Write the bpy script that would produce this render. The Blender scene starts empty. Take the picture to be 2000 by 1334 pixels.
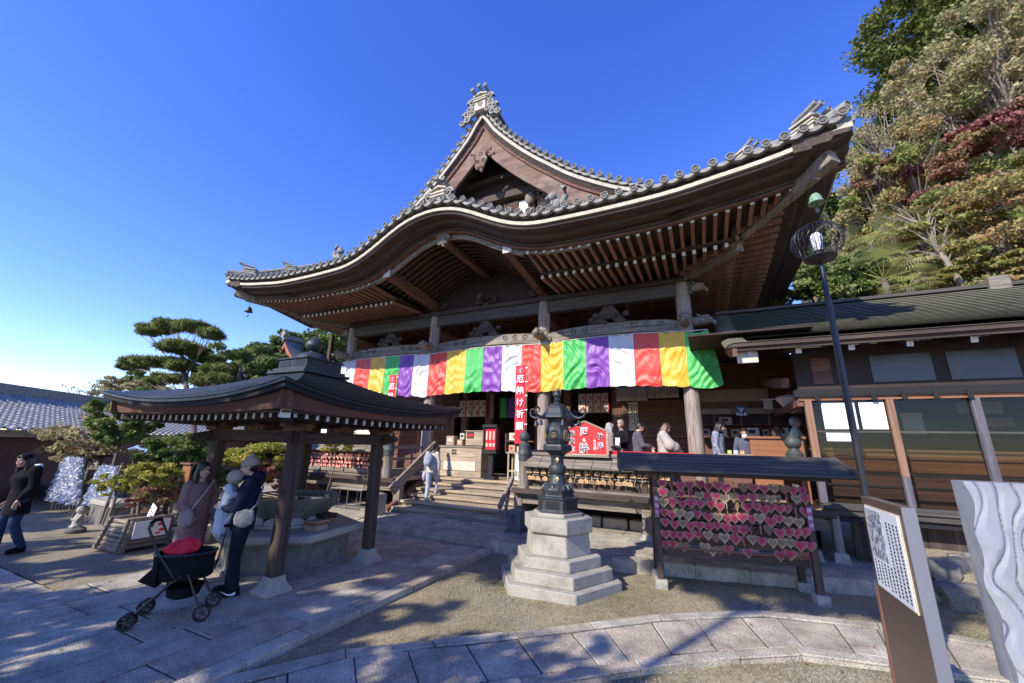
import bpy, bmesh, math, random
import numpy as np
from mathutils import Vector, Matrix
rnd = random.Random(7)
PI = math.pi
sc = bpy.context.scene
COL = sc.collection
RM = np.array([[.9038845866,-.0874723647,-.4187376738],[.4270267092,.2424312181,.8711344868],[.0253148908,-.9662172064,.2564828774]])
CAM = Vector((0, 0, 1.95))
def ray(px, py):
    v = RM @ np.array([px-1000., py-667., 765.]); return v/np.linalg.norm(v)
def at(px, py, Y):
    "point of the depth plane y=Y seen at this place of the photograph"
    r = ray(px, py); return Vector((r[0], r[1], r[2]))*(Y/r[1])+CAM
def gz(px, py, z=0.0):
    r = ray(px, py); return Vector((r[0], r[1], r[2]))*((z-1.95)/r[2])+CAM

# ---------------------------------------------------------------- mesh helpers
def V(*a): return Vector(a)
class MB:
    def __init__(s): s.v=[]; s.f=[]; s.m=[]
    def add(s, vs, fs, m=0):
        b=len(s.v); s.v += [tuple(p) for p in vs]
        s.f += [tuple(i+b for i in q) for q in fs]; s.m += [m]*len(fs); return s
    def box(s, c, d, rz=0, m=0, taper=1.0, mat=None):
        cx,cy,cz=c; x,y,z=d[0]/2,d[1]/2,d[2]/2; ca,sa=math.cos(rz),math.sin(rz); P=[]
        for k in (-1,1):
            t=1 if k<0 else taper
            for i,j in ((-1,-1),(1,-1),(1,1),(-1,1)):
                a,b=i*x*t,j*y*t
                p=V(a*ca-b*sa,a*sa+b*ca,k*z)
                if mat is not None: p=mat@p
                P.append((cx+p[0],cy+p[1],cz+p[2]))
        return s.add(P,[(3,2,1,0),(4,5,6,7),(0,1,5,4),(1,2,6,5),(2,3,7,6),(3,0,4,7)],m)
    def b(s, x0,x1,y0,y1,z0,z1,m=0): return s.box(((x0+x1)/2,(y0+y1)/2,(z0+z1)/2),(x1-x0,y1-y0,z1-z0),0,m)
    def beam(s, p0, p1, w, h, m=0, up=(0,0,1), w1=None, h1=None):
        p0=V(*p0); p1=V(*p1); d=(p1-p0).normalized(); u=V(*up)
        if abs(d.dot(u))>.98: u=V(0,1,0)
        r=d.cross(u).normalized(); u=r.cross(d); P=[]
        for p,ww,hh in ((p0,w,h),(p1,w1 or w,h1 or h)):
            for i,j in ((-1,-1),(1,-1),(1,1),(-1,1)): P.append(p+r*i*ww/2+u*j*hh/2)
        return s.add(P,[(0,1,2,3),(7,6,5,4),(0,4,5,1),(1,5,6,2),(2,6,7,3),(3,7,4,0)],m)
    def tube(s, pts, r, n=8, m=0, cap=True):
        pts=[V(*p) for p in pts]; rs=r if isinstance(r,(list,tuple)) else [r]*len(pts)
        P=[]; F=[]; ref=None
        for i,p in enumerate(pts):
            d=(pts[min(i+1,len(pts)-1)]-pts[max(i-1,0)])
            d=d.normalized() if d.length>1e-9 else V(0,0,1)
            if ref is None: ref=V(0,0,1) if abs(d.z)<.9 else V(1,0,0)
            a=d.cross(ref)
            if a.length<1e-4: a=d.cross(V(.3,1,.2))
            a.normalize(); b=a.cross(d); ref=b if False else ref
            for k in range(n):
                t=2*PI*k/n; P.append(p+(a*math.cos(t)+b*math.sin(t))*rs[i])
        for i in range(len(pts)-1):
            for k in range(n):
                k2=(k+1)%n; F.append((i*n+k,(i+1)*n+k,(i+1)*n+k2,i*n+k2))
        if cap: F.append(tuple(range(n))); F.append(tuple(len(P)-1-k for k in range(n)))
        return s.add(P,F,m)
    def lathe(s, prof, c=(0,0,0), n=16, m=0, mat=None, ph=0, sx=1, sy=1, cap=True):
        P=[]; F=[]; c=V(*c)
        for r,z in prof:
            for k in range(n):
                t=2*PI*k/n+ph; p=V(r*math.cos(t)*sx,r*math.sin(t)*sy,z)
                if mat is not None: p=mat@p
                P.append(c+p)
        L=len(prof)
        for i in range(L-1):
            for k in range(n):
                k2=(k+1)%n; F.append((i*n+k,i*n+k2,(i+1)*n+k2,(i+1)*n+k))
        if cap: F.append(tuple(reversed(range(n)))); F.append(tuple((L-1)*n+k for k in range(n)))
        return s.add(P,F,m)
    def prism(s, poly, a, b, plane='xz', m=0, side=None):
        "extrude a 2D outline from a to b along the third axis"
        n=len(poly)
        f={'xz':lambda p,t:(p[0],t,p[1]),'yz':lambda p,t:(t,p[0],p[1]),'xy':lambda p,t:(p[0],p[1],t)}[plane]
        P=[f(p,a) for p in poly]+[f(p,b) for p in poly]
        F=[tuple(range(n)),tuple(reversed(range(n,2*n)))]
        s.add(P,F,m); bb=len(s.v)-2*n
        for i in range(n): s.f.append((bb+i,bb+n+i,bb+n+(i+1)%n,bb+(i+1)%n)); s.m.append(m if side is None else side)
        return s
    def strip(s, path, prof, m=0):
        "path: list of (x,z,nx,nz); prof: closed outline of (dn,y); swept along the path"
        n=len(prof); P=[]; F=[]
        for x,z,nx,nz in path:
            for dn,y in prof: P.append((x+nx*dn,y,z+nz*dn))
        for i in range(len(path)-1):
            for k in range(n):
                k2=(k+1)%n; F.append((i*n+k,i*n+k2,(i+1)*n+k2,(i+1)*n+k))
        F.append(tuple(reversed(range(n)))); F.append(tuple((len(path)-1)*n+k for k in range(n)))
        return s.add(P,F,m)
    def sphere(s, c, r, n=12, k=8, m=0, mat=None):
        rr=r if isinstance(r,(tuple,list)) else (r,r,r); P=[]; F=[]
        for i in range(k+1):
            t=PI*i/k
            for j in range(n):
                a=2*PI*j/n; p=V(rr[0]*math.sin(t)*math.cos(a),rr[1]*math.sin(t)*math.sin(a),rr[2]*math.cos(t))
                if mat is not None: p=mat@p
                P.append(V(*c)+p)
        for i in range(k):
            for j in range(n):
                j2=(j+1)%n; F.append((i*n+j,(i+1)*n+j,(i+1)*n+j2,i*n+j2))
        return s.add(P,F,m)
    def build(s, name, mats, parent=None, smooth=False, bevel=0):
        if not isinstance(mats,(list,tuple)): mats=[mats]
        me=bpy.data.meshes.new(name)
        vs=s.v
        if parent is not None:
            inv=WM[parent.name].inverted(); vs=[tuple(inv@V(*p)) for p in vs]
        me.from_pydata(vs,[],s.f); 
        for mt in mats: me.materials.append(mt)
        if len(mats)>1: me.polygons.foreach_set('material_index',s.m)
        bm=bmesh.new(); bm.from_mesh(me); bmesh.ops.remove_doubles(bm,verts=bm.verts,dist=1e-5)
        bmesh.ops.recalc_face_normals(bm,faces=bm.faces)
        if bevel:
            bmesh.ops.bevel(bm,geom=[e for e in bm.edges if len(e.link_faces)==2 and e.calc_face_angle(0)>.6],offset=bevel,segments=1,affect='EDGES')
        bm.to_mesh(me); bm.free()
        if smooth:
            me.polygons.foreach_set('use_smooth',[True]*len(me.polygons))
            if smooth!='all':
                me.set_sharp_from_angle(angle=math.radians(38))
        me.update()
        return obj(name, me, parent)
WM={}
def obj(name, me, parent=None, mats=None):
    o=bpy.data.objects.new(name, me); COL.objects.link(o)
    if mats: 
        for mt in mats: me.materials.append(mt)
    if parent is not None:
        o.parent=parent; WM[o.name]=WM[parent.name].copy()
    else: WM[o.name]=Matrix.Identity(4)
    return o
def tag(o, label=None, cat=None, group=None, kind=None):
    if label: o['label']=label
    if cat: o['category']=cat
    if group: o['group']=group
    if kind: o['kind']=kind
    return o
def thing(name, label, cat, loc=(0,0,0), rz=0, group=None):
    o=bpy.data.objects.new(name,None); COL.objects.link(o); o.empty_display_size=.2
    o.location=loc; o.rotation_euler=(0,0,rz)
    WM[o.name]=Matrix.Translation(V(*loc))@Matrix.Rotation(rz,4,'Z')
    return tag(o,label,cat,group)
def dup(root, loc, rz=None, label=None, group=None, scale=None):
    kids=list(KIDS(root))
    r=root.copy(); COL.objects.link(r); r.location=loc
    if rz is not None: r.rotation_euler=(0,0,rz)
    if scale is not None: r.scale=(scale,)*3 if not isinstance(scale,(tuple,list)) else scale
    if label: r['label']=label
    if group: r['group']=group
    def rec(src, dst):
        for ch in KIDS(src):
            c=ch.copy(); COL.objects.link(c); c.parent=dst; rec(ch,c)
    rec(root,r); return r
def KIDS(o): return [c for c in bpy.data.objects if c.parent==o] if False else list(o.children)
def many(name, items, mats, parent, limit=100, key=None, smooth=False):
    "items: MBs; the nearest `limit` become parts of their own, the rest one part"
    items=sorted(items,key=lambda b:(V(*b.v[0])-CAM).length)
    out=[b.build(name,mats,parent,smooth) for b in items[:limit]]
    if items[limit:]:
        r=MB()
        for b in items[limit:]:
            k=len(r.v); r.v+=b.v; r.f+=[tuple(i+k for i in q) for q in b.f]; r.m+=b.m
        o=r.build(name,mats,parent,smooth); o['kind']='stuff'
    return out
def evalmesh(o):
    dg=bpy.context.evaluated_depsgraph_get(); e=o.evaluated_get(dg)
    me=bpy.data.meshes.new_from_object(e); return me
# ---------------------------------------------------------------- text
_tc={}
def textmesh(body, size=1.0, bold=.0, ext=.002, vertical=False, lead=1.0):
    "flat lettering mesh in its local xy plane, centred"
    cu=bpy.data.curves.new('lettering','FONT')
    cu.body='\n'.join(body) if vertical else body
    cu.size=size; cu.align_x='CENTER'; cu.align_y='CENTER'; cu.offset=bold; cu.extrude=ext; cu.space_line=lead
    o=bpy.data.objects.new('lettering',cu); COL.objects.link(o)
    bpy.context.view_layer.update()
    me=evalmesh(o); bpy.data.objects.remove(o); me.name='lettering'
    return me
def lettering(body, loc, size, mat, parent=None, normal=(0,-1,0), bold=0, vertical=False, lead=1.0, name='lettering', up=(0,0,1), ext=.002, italic=0):
    me=textmesh(body,size,bold,ext,vertical,lead)
    n=V(*normal).normalized(); u=V(*up); r=u.cross(n).normalized(); u=n.cross(r)
    M=Matrix(((r.x,u.x,n.x,loc[0]),(r.y,u.y,n.y,loc[1]),(r.z,u.z,n.z,loc[2]),(0,0,0,1)))
    if parent is not None: M=WM[parent.name].inverted()@M
    me.transform(M); me.materials.clear(); me.materials.append(mat)
    return obj(name,me,parent)
# ---------------------------------------------------------------- materials
def newmat(name):
    m=bpy.data.materials.new(name); m.use_nodes=True; nt=m.node_tree
    return m,nt,nt.nodes['Principled BSDF']
def nd(nt,t,**k):
    n=nt.nodes.new(t)
    for a,b in k.items():
        if a in n.inputs: n.inputs[a].default_value=b
        else: setattr(n,a,b)
    return n
def rgb(c): return (c[0],c[1],c[2],1)
def mat(name, c1, c2=None, rough=.7, scale=(4,4,4), detail=6, bump=.0, bscale=None, metal=0, spec=.5, dist=.0, lo=.3, hi=.7, c3=None, c3scale=.6, c3amt=.5, coord='Object', sheen=0, nrough=.6, bdist=.02):
    m,nt,p=newmat(name); L=nt.links
    p.inputs['Roughness'].default_value=rough; p.inputs['Metallic'].default_value=metal
    p.inputs['Specular IOR Level'].default_value=spec
    if sheen: p.inputs['Sheen Weight'].default_value=sheen
    c2=c2 or tuple(x*.75 for x in c1)
    tc=nd(nt,'ShaderNodeTexCoord'); mp=nd(nt,'ShaderNodeMapping'); mp.inputs['Scale'].default_value=scale if isinstance(scale,(tuple,list)) else (scale,)*3
    L.new(tc.outputs[coord],mp.inputs[0])
    nz=nd(nt,'ShaderNodeTexNoise',Scale=1.0,Detail=detail,Roughness=nrough,Distortion=dist); L.new(mp.outputs[0],nz.inputs['Vector'])
    mr=nd(nt,'ShaderNodeMapRange'); mr.inputs[1].default_value=lo; mr.inputs[2].default_value=hi; L.new(nz.outputs['Fac'],mr.inputs[0])
    mx=nd(nt,'ShaderNodeMix',data_type='RGBA'); mx.inputs[6].default_value=rgb(c1); mx.inputs[7].default_value=rgb(c2); L.new(mr.outputs[0],mx.inputs[0])
    out=mx.outputs[2]
    if c3:
        n2=nd(nt,'ShaderNodeTexNoise',Scale=c3scale,Detail=5.0,Roughness=.65); L.new(tc.outputs[coord],n2.inputs['Vector'])
        m2=nd(nt,'ShaderNodeMapRange'); m2.inputs[1].default_value=.48; m2.inputs[2].default_value=.66; m2.inputs[4].default_value=c3amt; L.new(n2.outputs['Fac'],m2.inputs[0])
        x2=nd(nt,'ShaderNodeMix',data_type='RGBA'); L.new(m2.outputs[0],x2.inputs[0]); L.new(out,x2.inputs[6]); x2.inputs[7].default_value=rgb(c3); out=x2.outputs[2]
    L.new(out,p.inputs['Base Color'])
    if bump:
        bn=nd(nt,'ShaderNodeBump',Strength=bump,Distance=bdist)
        if bscale:
            n3=nd(nt,'ShaderNodeTexNoise',Scale=float(bscale),Detail=6.0,Roughness=.7); L.new(tc.outputs[coord],n3.inputs['Vector']); L.new(n3.outputs['Fac'],bn.inputs['Height'])
        else: L.new(nz.outputs['Fac'],bn.inputs['Height'])
        L.new(bn.outputs[0],p.inputs['Normal'])
    return m
def wood(name,c1,c2,axis='x',rough=.75,g=14,bump=.35,c3=None,knots=0.6):
    s={'x':(g*.06,g,g),'y':(g,g*.06,g),'z':(g,g,g*.06)}[axis]
    return mat(name,c1,c2,rough=rough,scale=s,detail=8,bump=bump,dist=knots,lo=.35,hi=.62,c3=c3,c3scale=1.3,c3amt=.6,nrough=.7,spec=.3)
M={}
for ax in 'xyz':
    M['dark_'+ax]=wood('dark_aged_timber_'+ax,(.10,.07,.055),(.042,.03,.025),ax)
    M['brown_'+ax]=wood('brown_timber_'+ax,(.22,.105,.072),(.10,.048,.036),ax)
    M['grey_'+ax]=wood('weathered_grey_timber_'+ax,(.33,.28,.22),(.13,.105,.085),ax,bump=.7)
    M['pale_'+ax]=wood('pale_sunbleached_timber_'+ax,(.52,.42,.29),(.27,.2,.13),ax,bump=.6,knots=1.5,c3=(.2,.17,.14))
M['pillar']=wood('weathered_pillar_timber',(.46,.38,.32),(.17,.13,.11),'z',g=9,bump=.9,knots=2.4)
M['barge']=wood('weathered_barge_board',(.23,.13,.085),(.10,.065,.05),'x',g=7,bump=.5,c3=(.3,.24,.19))
M['tile']=mat('smoked_roof_tile',(.10,.105,.11),(.17,.165,.155),rough=.55,scale=6,bump=.3,c3=(.24,.23,.19),c3scale=2.2,c3amt=.6)
M['tile_rim']=mat('weathered_tile_rim',(.27,.26,.225),(.11,.105,.092),rough=.7,scale=14,bump=.3,lo=.4,hi=.75)  # paler than the round tile face, painting edge light on the rims
M['tile_face']=mat('round_tile_face',(.14,.135,.12),(.06,.058,.05),rough=.7,scale=30,bump=.5)
M['white_board']=mat('chalky_white_eave_board',(.60,.56,.45),(.40,.36,.28),rough=.85,scale=(7,7,7),c3=(.36,.3,.2),c3scale=5,c3amt=.6)
M['tip']=mat('white_painted_end_grain',(.75,.73,.68),(.5,.47,.42),rough=.8,scale=20)
M['plaster']=mat('old_white_plaster',(.7,.67,.6),(.55,.5,.43),rough=.9,scale=3)
M['tan_wall']=mat('tan_plaster_wall',(.42,.32,.24),(.34,.25,.19),rough=.9,scale=2)
M['black']=mat('flat_black',(.012,.012,.014),(.008,.008,.01),rough=.8)  # plain near-black for beams, edges and backing sheets
M['deep']=mat('deep_brown_wood',(.05,.034,.028),(.028,.019,.017),rough=.85,scale=3)  # near-black brown; in tile gaps and side soffits it paints shade
M['granite']=mat('pale_granite',(.43,.40,.33),(.30,.28,.235),rough=.85,scale=38,detail=4,bump=.35,c3=(.19,.18,.15),c3scale=2.6,c3amt=.75,bscale=50)
M['granite_dk']=mat('dark_polished_granite',(.10,.115,.14),(.06,.07,.09),rough=.45,scale=60,detail=3)
M['bronze']=mat('blackened_bronze',(.05,.058,.066),(.022,.026,.03),rough=.48,scale=9,bump=.25,metal=.25,spec=.6,bscale=60)
M['bronze_gr']=mat('green_patina_bronze',(.075,.088,.08),(.035,.042,.04),rough=.6,scale=7,metal=.2,bump=.2)
M['gold']=mat('gilded_relief',(.5,.4,.2),(.35,.26,.12),rough=.4,metal=.5)
M['iron']=mat('black_painted_steel',(.018,.018,.022),(.012,.012,.014),rough=.38,scale=10)
M['red_sign']=mat('bright_red_sign_board',(.75,.02,.02),(.7,.015,.02),rough=.5)
M['red_cloth']=mat('crimson_cloth',(.7,.012,.03),(.6,.01,.03),rough=.75,scale=8)
M['white']=mat('white_lettering',(.85,.85,.83),(.8,.8,.78),rough=.6)
M['ink']=mat('black_ink',(.02,.02,.022),(.015,.015,.015),rough=.7)
M['copper_roof']=mat('dark_copper_sheet_roof',(.035,.038,.045),(.02,.022,.027),rough=.36,scale=5,spec=.6,bump=.1,metal=.35)
M['glass_dark']=mat('window_glass',(.03,.035,.036),(.02,.022,.022),rough=.06,spec=.8)
M['paper']=mat('aged_paper_notice',(.62,.55,.44),(.54,.47,.37),rough=.9,scale=5)
M['paper_w']=mat('white_paper',(.8,.8,.8),(.7,.7,.72),rough=.9,scale=5)
M['orange_w']=wood('honey_timber',(.34,.15,.07),(.2,.085,.04),'x',g=8,bump=.1,rough=.45)
M['orange_wz']=wood('honey_timber_upright',(.33,.19,.115),(.19,.105,.065),'z',g=10,bump=.3,rough=.6)
M['ema']=mat('pale_votive_wood',(.62,.4,.2),(.5,.3,.14),rough=.7,scale=(3,3,14))
M['bluegrey_wood']=wood('weathered_blue_grey_timber',(.10,.092,.08),(.05,.045,.04),'x')
M['bluegrey_woodz']=wood('weathered_blue_grey_timber_z',(.16,.15,.17),(.08,.075,.09),'z')
# ---------------------------------------------------------------- ground and paving
def ground_mat(name, c1, c2, c3, bump=.6, sc1=60, pebble=True):
    m,nt,p=newmat(name); L=nt.links; p.inputs['Roughness'].default_value=.95; p.inputs['Specular IOR Level'].default_value=.2
    g=nd(nt,'ShaderNodeNewGeometry')
    n1=nd(nt,'ShaderNodeTexNoise',Scale=.9,Detail=8.0,Roughness=.65); L.new(g.outputs['Position'],n1.inputs['Vector'])
    n2=nd(nt,'ShaderNodeTexNoise',Scale=float(sc1),Detail=3.0,Roughness=.8); L.new(g.outputs['Position'],n2.inputs['Vector'])
    v=nd(nt,'ShaderNodeTexVoronoi',Scale=float(sc1)*.8); L.new(g.outputs['Position'],v.inputs['Vector'])
    r=nd(nt,'ShaderNodeMapRange'); r.inputs[1].default_value=.4; r.inputs[2].default_value=.62; L.new(n1.outputs['Fac'],r.inputs[0])
    a=nd(nt,'ShaderNodeMix',data_type='RGBA'); a.inputs[6].default_value=rgb(c1); a.inputs[7].default_value=rgb(c2); L.new(r.outputs[0],a.inputs[0])
    r2=nd(nt,'ShaderNodeMapRange'); r2.inputs[1].default_value=.45; r2.inputs[2].default_value=.75; r2.inputs[4].default_value=.75; L.new(n2.outputs['Fac'],r2.inputs[0])
    b=nd(nt,'ShaderNodeMix',data_type='RGBA'); L.new(r2.outputs[0],b.inputs[0]); L.new(a.outputs[2],b.inputs[6]); b.inputs[7].default_value=rgb(c3)
    out=b.outputs[2]
    if pebble:
        bw=nd(nt,'ShaderNodeRGBToBW'); L.new(v.outputs['Color'],bw.inputs[0]); cr=nd(nt,'ShaderNodeMix',data_type='RGBA',blend_type='MULTIPLY'); cr.inputs[0].default_value=.6; L.new(out,cr.inputs[6]); L.new(bw.outputs[0],cr.inputs[7]); out=cr.outputs[2]
    L.new(out,p.inputs['Base Color'])
    bn=nd(nt,'ShaderNodeBump',Strength=bump,Distance=.012); L.new(v.outputs['Distance'],bn.inputs['Height']); 
    b2=nd(nt,'ShaderNodeBump',Strength=.35,Distance=.03); L.new(n1.outputs['Fac'],b2.inputs['Height']); L.new(bn.outputs[0],b2.inputs['Normal']); L.new(b2.outputs[0],p.inputs['Normal'])
    return m
M['gravel']=ground_mat('beaten_gravel_and_moss',(.42,.34,.20),(.22,.185,.09),(.56,.49,.34))
M['earth']=ground_mat('packed_sandy_earth',(.42,.35,.23),(.28,.24,.155),(.5,.42,.3),bump=.25,sc1=90)
M['pebble']=mat('pebble',(.30,.28,.22),(.14,.13,.10),rough=.8,scale=25,coord='Object')
def slab_mat(name, cols, rough=.85, bump=.5):
    m,nt,p=newmat(name); L=nt.links; p.inputs['Roughness'].default_value=rough; p.inputs['Specular IOR Level'].default_value=.3
    g=nd(nt,'ShaderNodeNewGeometry'); at_=nd(nt,'ShaderNodeAttribute',attribute_name='tint')
    cr=nd(nt,'ShaderNodeValToRGB'); e=cr.color_ramp.elements
    e[0].color=rgb(cols[0]); e[1].color=rgb(cols[-1])
    for i,c in enumerate(cols[1:-1]): k=e.new((i+1)/(len(cols)-1)); k.color=rgb(c)
    L.new(at_.outputs['Fac'],cr.inputs[0])
    n=nd(nt,'ShaderNodeTexNoise',Scale=85.0,Detail=4.0,Roughness=.75); L.new(g.outputs['Position'],n.inputs['Vector'])
    n2=nd(nt,'ShaderNodeTexNoise',Scale=2.2,Detail=7.0,Roughness=.7); L.new(g.outputs['Position'],n2.inputs['Vector'])
    r=nd(nt,'ShaderNodeMapRange'); r.inputs[1].default_value=.35; r.inputs[2].default_value=.68; r.inputs[3].default_value=.42; r.inputs[4].default_value=1.55; L.new(n.outputs['Fac'],r.inputs[0])
    r2=nd(nt,'ShaderNodeMapRange'); r2.inputs[1].default_value=.3; r2.inputs[2].default_value=.7; r2.inputs[3].default_value=.5; r2.inputs[4].default_value=1.35; L.new(n2.outputs['Fac'],r2.inputs[0])
    mu=nd(nt,'ShaderNodeMath',operation='MULTIPLY'); L.new(r.outputs[0],mu.inputs[0]); L.new(r2.outputs[0],mu.inputs[1])
    hv=nd(nt,'ShaderNodeHueSaturation'); L.new(mu.outputs[0],hv.inputs['Value']); L.new(cr.outputs[0],hv.inputs['Color']); L.new(hv.outputs[0],p.inputs['Base Color'])
    n3=nd(nt,'ShaderNodeTexNoise',Scale=38.0,Detail=5.0,Roughness=.7); L.new(g.outputs['Position'],n3.inputs['Vector'])
    bn=nd(nt,'ShaderNodeBump',Strength=bump*2,Distance=.022); L.new(n3.outputs['Fac'],bn.inputs['Height']); L.new(bn.outputs[0],p.inputs['Normal'])
    return m
M['slab']=slab_mat('chiselled_granite_paving',[(.46,.41,.31),(.54,.485,.375),(.51,.42,.31),(.48,.43,.335),(.58,.525,.41),(.46,.36,.27)])
M['slab2']=slab_mat('worn_platform_paving',[(.45,.40,.31),(.39,.35,.27),(.49,.44,.34)],bump=.3)
M['joint']=mat('dark_paving_joint',(.09,.08,.065),(.05,.05,.035),rough=.95,scale=9)
def tint(o,vals):
    me=o.data; a=me.attributes.new('tint','FLOAT','FACE'); a.data.foreach_set('value',vals)
class Slabs:
    def __init__(s): s.mb=MB(); s.t=[]
    def quad(s, pts, z0, z1, gap=.006, bev=.006):
        c=[sum(p[i] for p in pts)/4 for i in (0,1)]; n=len(pts)
        def inset(Q,gs):
            out=[]
            for k in range(n):
                p=V(*Q[k],0); a=(V(*Q[(k+1)%n],0)-p).normalized(); b=(V(*Q[k-1],0)-p).normalized(); q=p+(a+b)*gs[k]; out.append((q.x,q.y))
            return out
        A=inset([tuple(p[:2]) for p in pts],[gap*rnd.uniform(.5,1.5) for _ in pts]); B=inset(A,[bev]*n)
        zz=z1+rnd.uniform(-.004,.004); tl=[rnd.uniform(-.003,.003) for _ in pts]
        P=[(a[0],a[1],z0) for a in A]+[(a[0],a[1],zz-bev+t) for a,t in zip(A,tl)]+[(b[0],b[1],zz+t) for b,t in zip(B,tl)]
        F=[tuple(range(2*n,3*n))]
        for k in range(n):
            k2=(k+1)%n; F+=[(k,k2,n+k2,n+k),(n+k,n+k2,2*n+k2,2*n+k)]
        s.mb.add(P,F); s.t+= [rnd.random()]*len(F)
    def build(s,name,mt,bed=None):
        me=bpy.data.meshes.new(name); me.from_pydata(s.mb.v,[],s.mb.f); me.materials.append(mt); o=obj(name,me); 
        tint(o,s.t); o['kind']='structure'; return o
GZ=-.08
# one ground sheet to the horizon, rolling slightly
gx=[-900,-400,-200,-90,-50,-30]+[ -20+i*.5 for i in range(61)]+[14,18,26,40,80,200,500,900]
gy=[-900,-300,-80,-30,-12]+[-6+i*.5 for i in range(41)]+[18,24,34,60,120,300,900]
me=bpy.data.meshes.new('ground'); P=[]; F=[]
for y in gy:
    for x in gx:
        near=abs(x)<21 and -7<y<15
        dz=.0
        if near:
            dz=-.012*math.sin(x*1.7+.6)*math.sin(y*1.3)-.006*math.sin(x*4.1+y*3.3)
        P.append((x,y,GZ+dz))
for j in range(len(gy)-1):
    for i in range(len(gx)-1):
        a=j*len(gx)+i; F.append((a,a+1,a+len(gx)+1,a+len(gx)))
me.from_pydata(P,[],F); me.materials.append(M['gravel']); tag(obj('ground',me),kind='structure')
# packed earth court on the left, laid as a thin sheet
mb=MB(); mb.add([(-30,2.72,GZ+.035),(-7.78,2.72,GZ+.035),(-7.78,7.25,GZ+.035),(-30,8.2,GZ+.035)],[(0,1,2,3)])
tag(mb.build('earth_court',M['earth']),kind='structure')
# main approach path, slabs in rows running away from the camera
S=Slabs(); rows=[-3.88,-4.12,-4.62,-5.12,-5.72,-6.38,-7.05,-7.7]
for i in range(len(rows)-1):
    x1,x0=rows[i],rows[i+1]; y=-2.5+rnd.uniform(-.8,.2)
    while y<7.42:
        L=rnd.uniform(.95,1.75) if i else rnd.uniform(.7,1.3); y2=min(y+L,7.42)
        if 7.42-y2<.25: y2=7.42
        S.quad([(x0,y),(x1,y),(x1,y2),(x0,y2)],-.12,0.0,gap=.011,bev=.006); y=y2
rows2=[2.66,2.05,1.5,.9,.25,-.4,-1.1]
for i in range(len(rows2)-1):
    y1,y0=rows2[i],rows2[i+1]; x=-7.72
    while x>-19:
        L=rnd.uniform(.9,1.6); S.quad([(x-L,y0),(x,y0),(x,y1),(x-L,y1)],-.12,-.008); x-=L
S.build('stone_path',M['slab'])
mb=MB(); mb.b(-7.68,-3.9,-2.4,7.4,-.2,-.0095); mb.b(-19,-7.68,-1.05,2.64,-.2,-.0175); tag(mb.build('path_bed',M['joint']),kind='structure')
# branch path sweeping off to the right
U=[(-6.2,.4),(-4.75,1.75),(-4.01,2.4),(-3.3,3.5),(-2.5,4.15),(-1.58,4.98),(-.67,5.85),(.45,6.62),(1.66,6.89),(2.93,6.91),(4.6,7.0),(7,7.1)]
Lw=[(-4.9,-.7),(-3.6,.9),(-2.9,1.7),(-2.45,2.75),(-1.75,3.48),(-.95,4.2),(-.3,4.8),(.72,5.5),(1.5,5.66),(2.6,5.88),(4.6,5.95),(7,6.0)]
def lerp(a,b,t): return tuple(a[i]+(b[i]-a[i])*t for i in range(len(a)))
def poly(Q,t):
    t=min(max(t,0),len(Q)-1.0001); i=int(t); return lerp(Q[i],Q[i+1],t-i)
S=Slabs(); t=2.05
S_=[]
while t<len(U)-1.01:
    k=int(t); seg=(V(*poly(U,t))-V(*poly(U,min(t+.1,len(U)-1.01)))).length/.1
    t2=min(t+rnd.uniform(.42,.68)/max(seg,.3),len(U)-1.01)
    if t<7<t2 and 7-t>.25: t2=7.0
    elif t<7<t2: t2=t2
    u0,u1=poly(U,t),poly(U,t2); l0,l1=poly(Lw,t),poly(Lw,t2)
    S.quad([lerp(u0,l0,.84),lerp(u1,l1,.84),lerp(u1,l1,.17),lerp(u0,l0,.17)],-.12,-.03,gap=.008)
    t=t2
for (f0,f1) in ((.0,.155),(.855,1.0)):
    t=2.0
    while t<len(U)-1.01:
        seg=(V(*poly(U,t))-V(*poly(U,min(t+.1,len(U)-1.01)))).length/.1
        t2=min(t+rnd.uniform(.8,1.4)/max(seg,.3),len(U)-1.01)
        if t<7<t2: t2=7.0
        u0,u1=poly(U,t),poly(U,t2); l0,l1=poly(Lw,t),poly(Lw,t2)
        S.quad([lerp(u0,l0,f1),lerp(u1,l1,f1),lerp(u1,l1,f0),lerp(u0,l0,f0)],-.12,-.022,gap=.006); t=t2
S.build('branch_path',M['slab'])
mb=MB()
Q=[poly(U,k*.5+2) for k in range(18)]+[poly(Lw,k*.5+2) for k in reversed(range(18))]
n=18
mb.add([(a[0],a[1],-.0395) for a in Q],[(k,k+1,2*n-2-k,2*n-1-k) for k in range(n-1)]); tag(mb.build('branch_path_bed',M['joint']),kind='structure')
# raised stone platform round the hall with a kerb
PZ=.12
edge=[(-16,7.9),(-7.75,7.62),(-7.7,7.46),(-3.75,7.5),(-3.3,7.42),(-1.62,7.5),(-.3,7.78),(1.3,8.08),(2.1,8.28),(3.9,8.72),(9,9.6)]
mb=MB(); mb.prism([(a[0],a[1]+.3) for a in edge]+[(9,30),(-16,30)],-.4,PZ-.006,'xy'); tag(mb.build('platform',M['slab2']),kind='structure')
tint(bpy.data.objects['platform'],[.3]*len(bpy.data.objects['platform'].data.polygons))
S=Slabs()
for i in range(len(edge)-1):
    a,b=V(*edge[i],0),V(*edge[i+1],0); L=(b-a).length; n=max(1,round(L/.85)); d=(b-a)/n; nn=V(-d.y,d.x,0).normalized()*.29
    for k in range(n):
        p=a+d*k; q=p+d; S.quad([(p.x,p.y),(q.x,q.y),(q.x+nn.x,q.y+nn.y),(p.x+nn.x,p.y+nn.y)],-.3,PZ,gap=.004,bev=.018)
S.build('kerb',M['slab2'])
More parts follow.
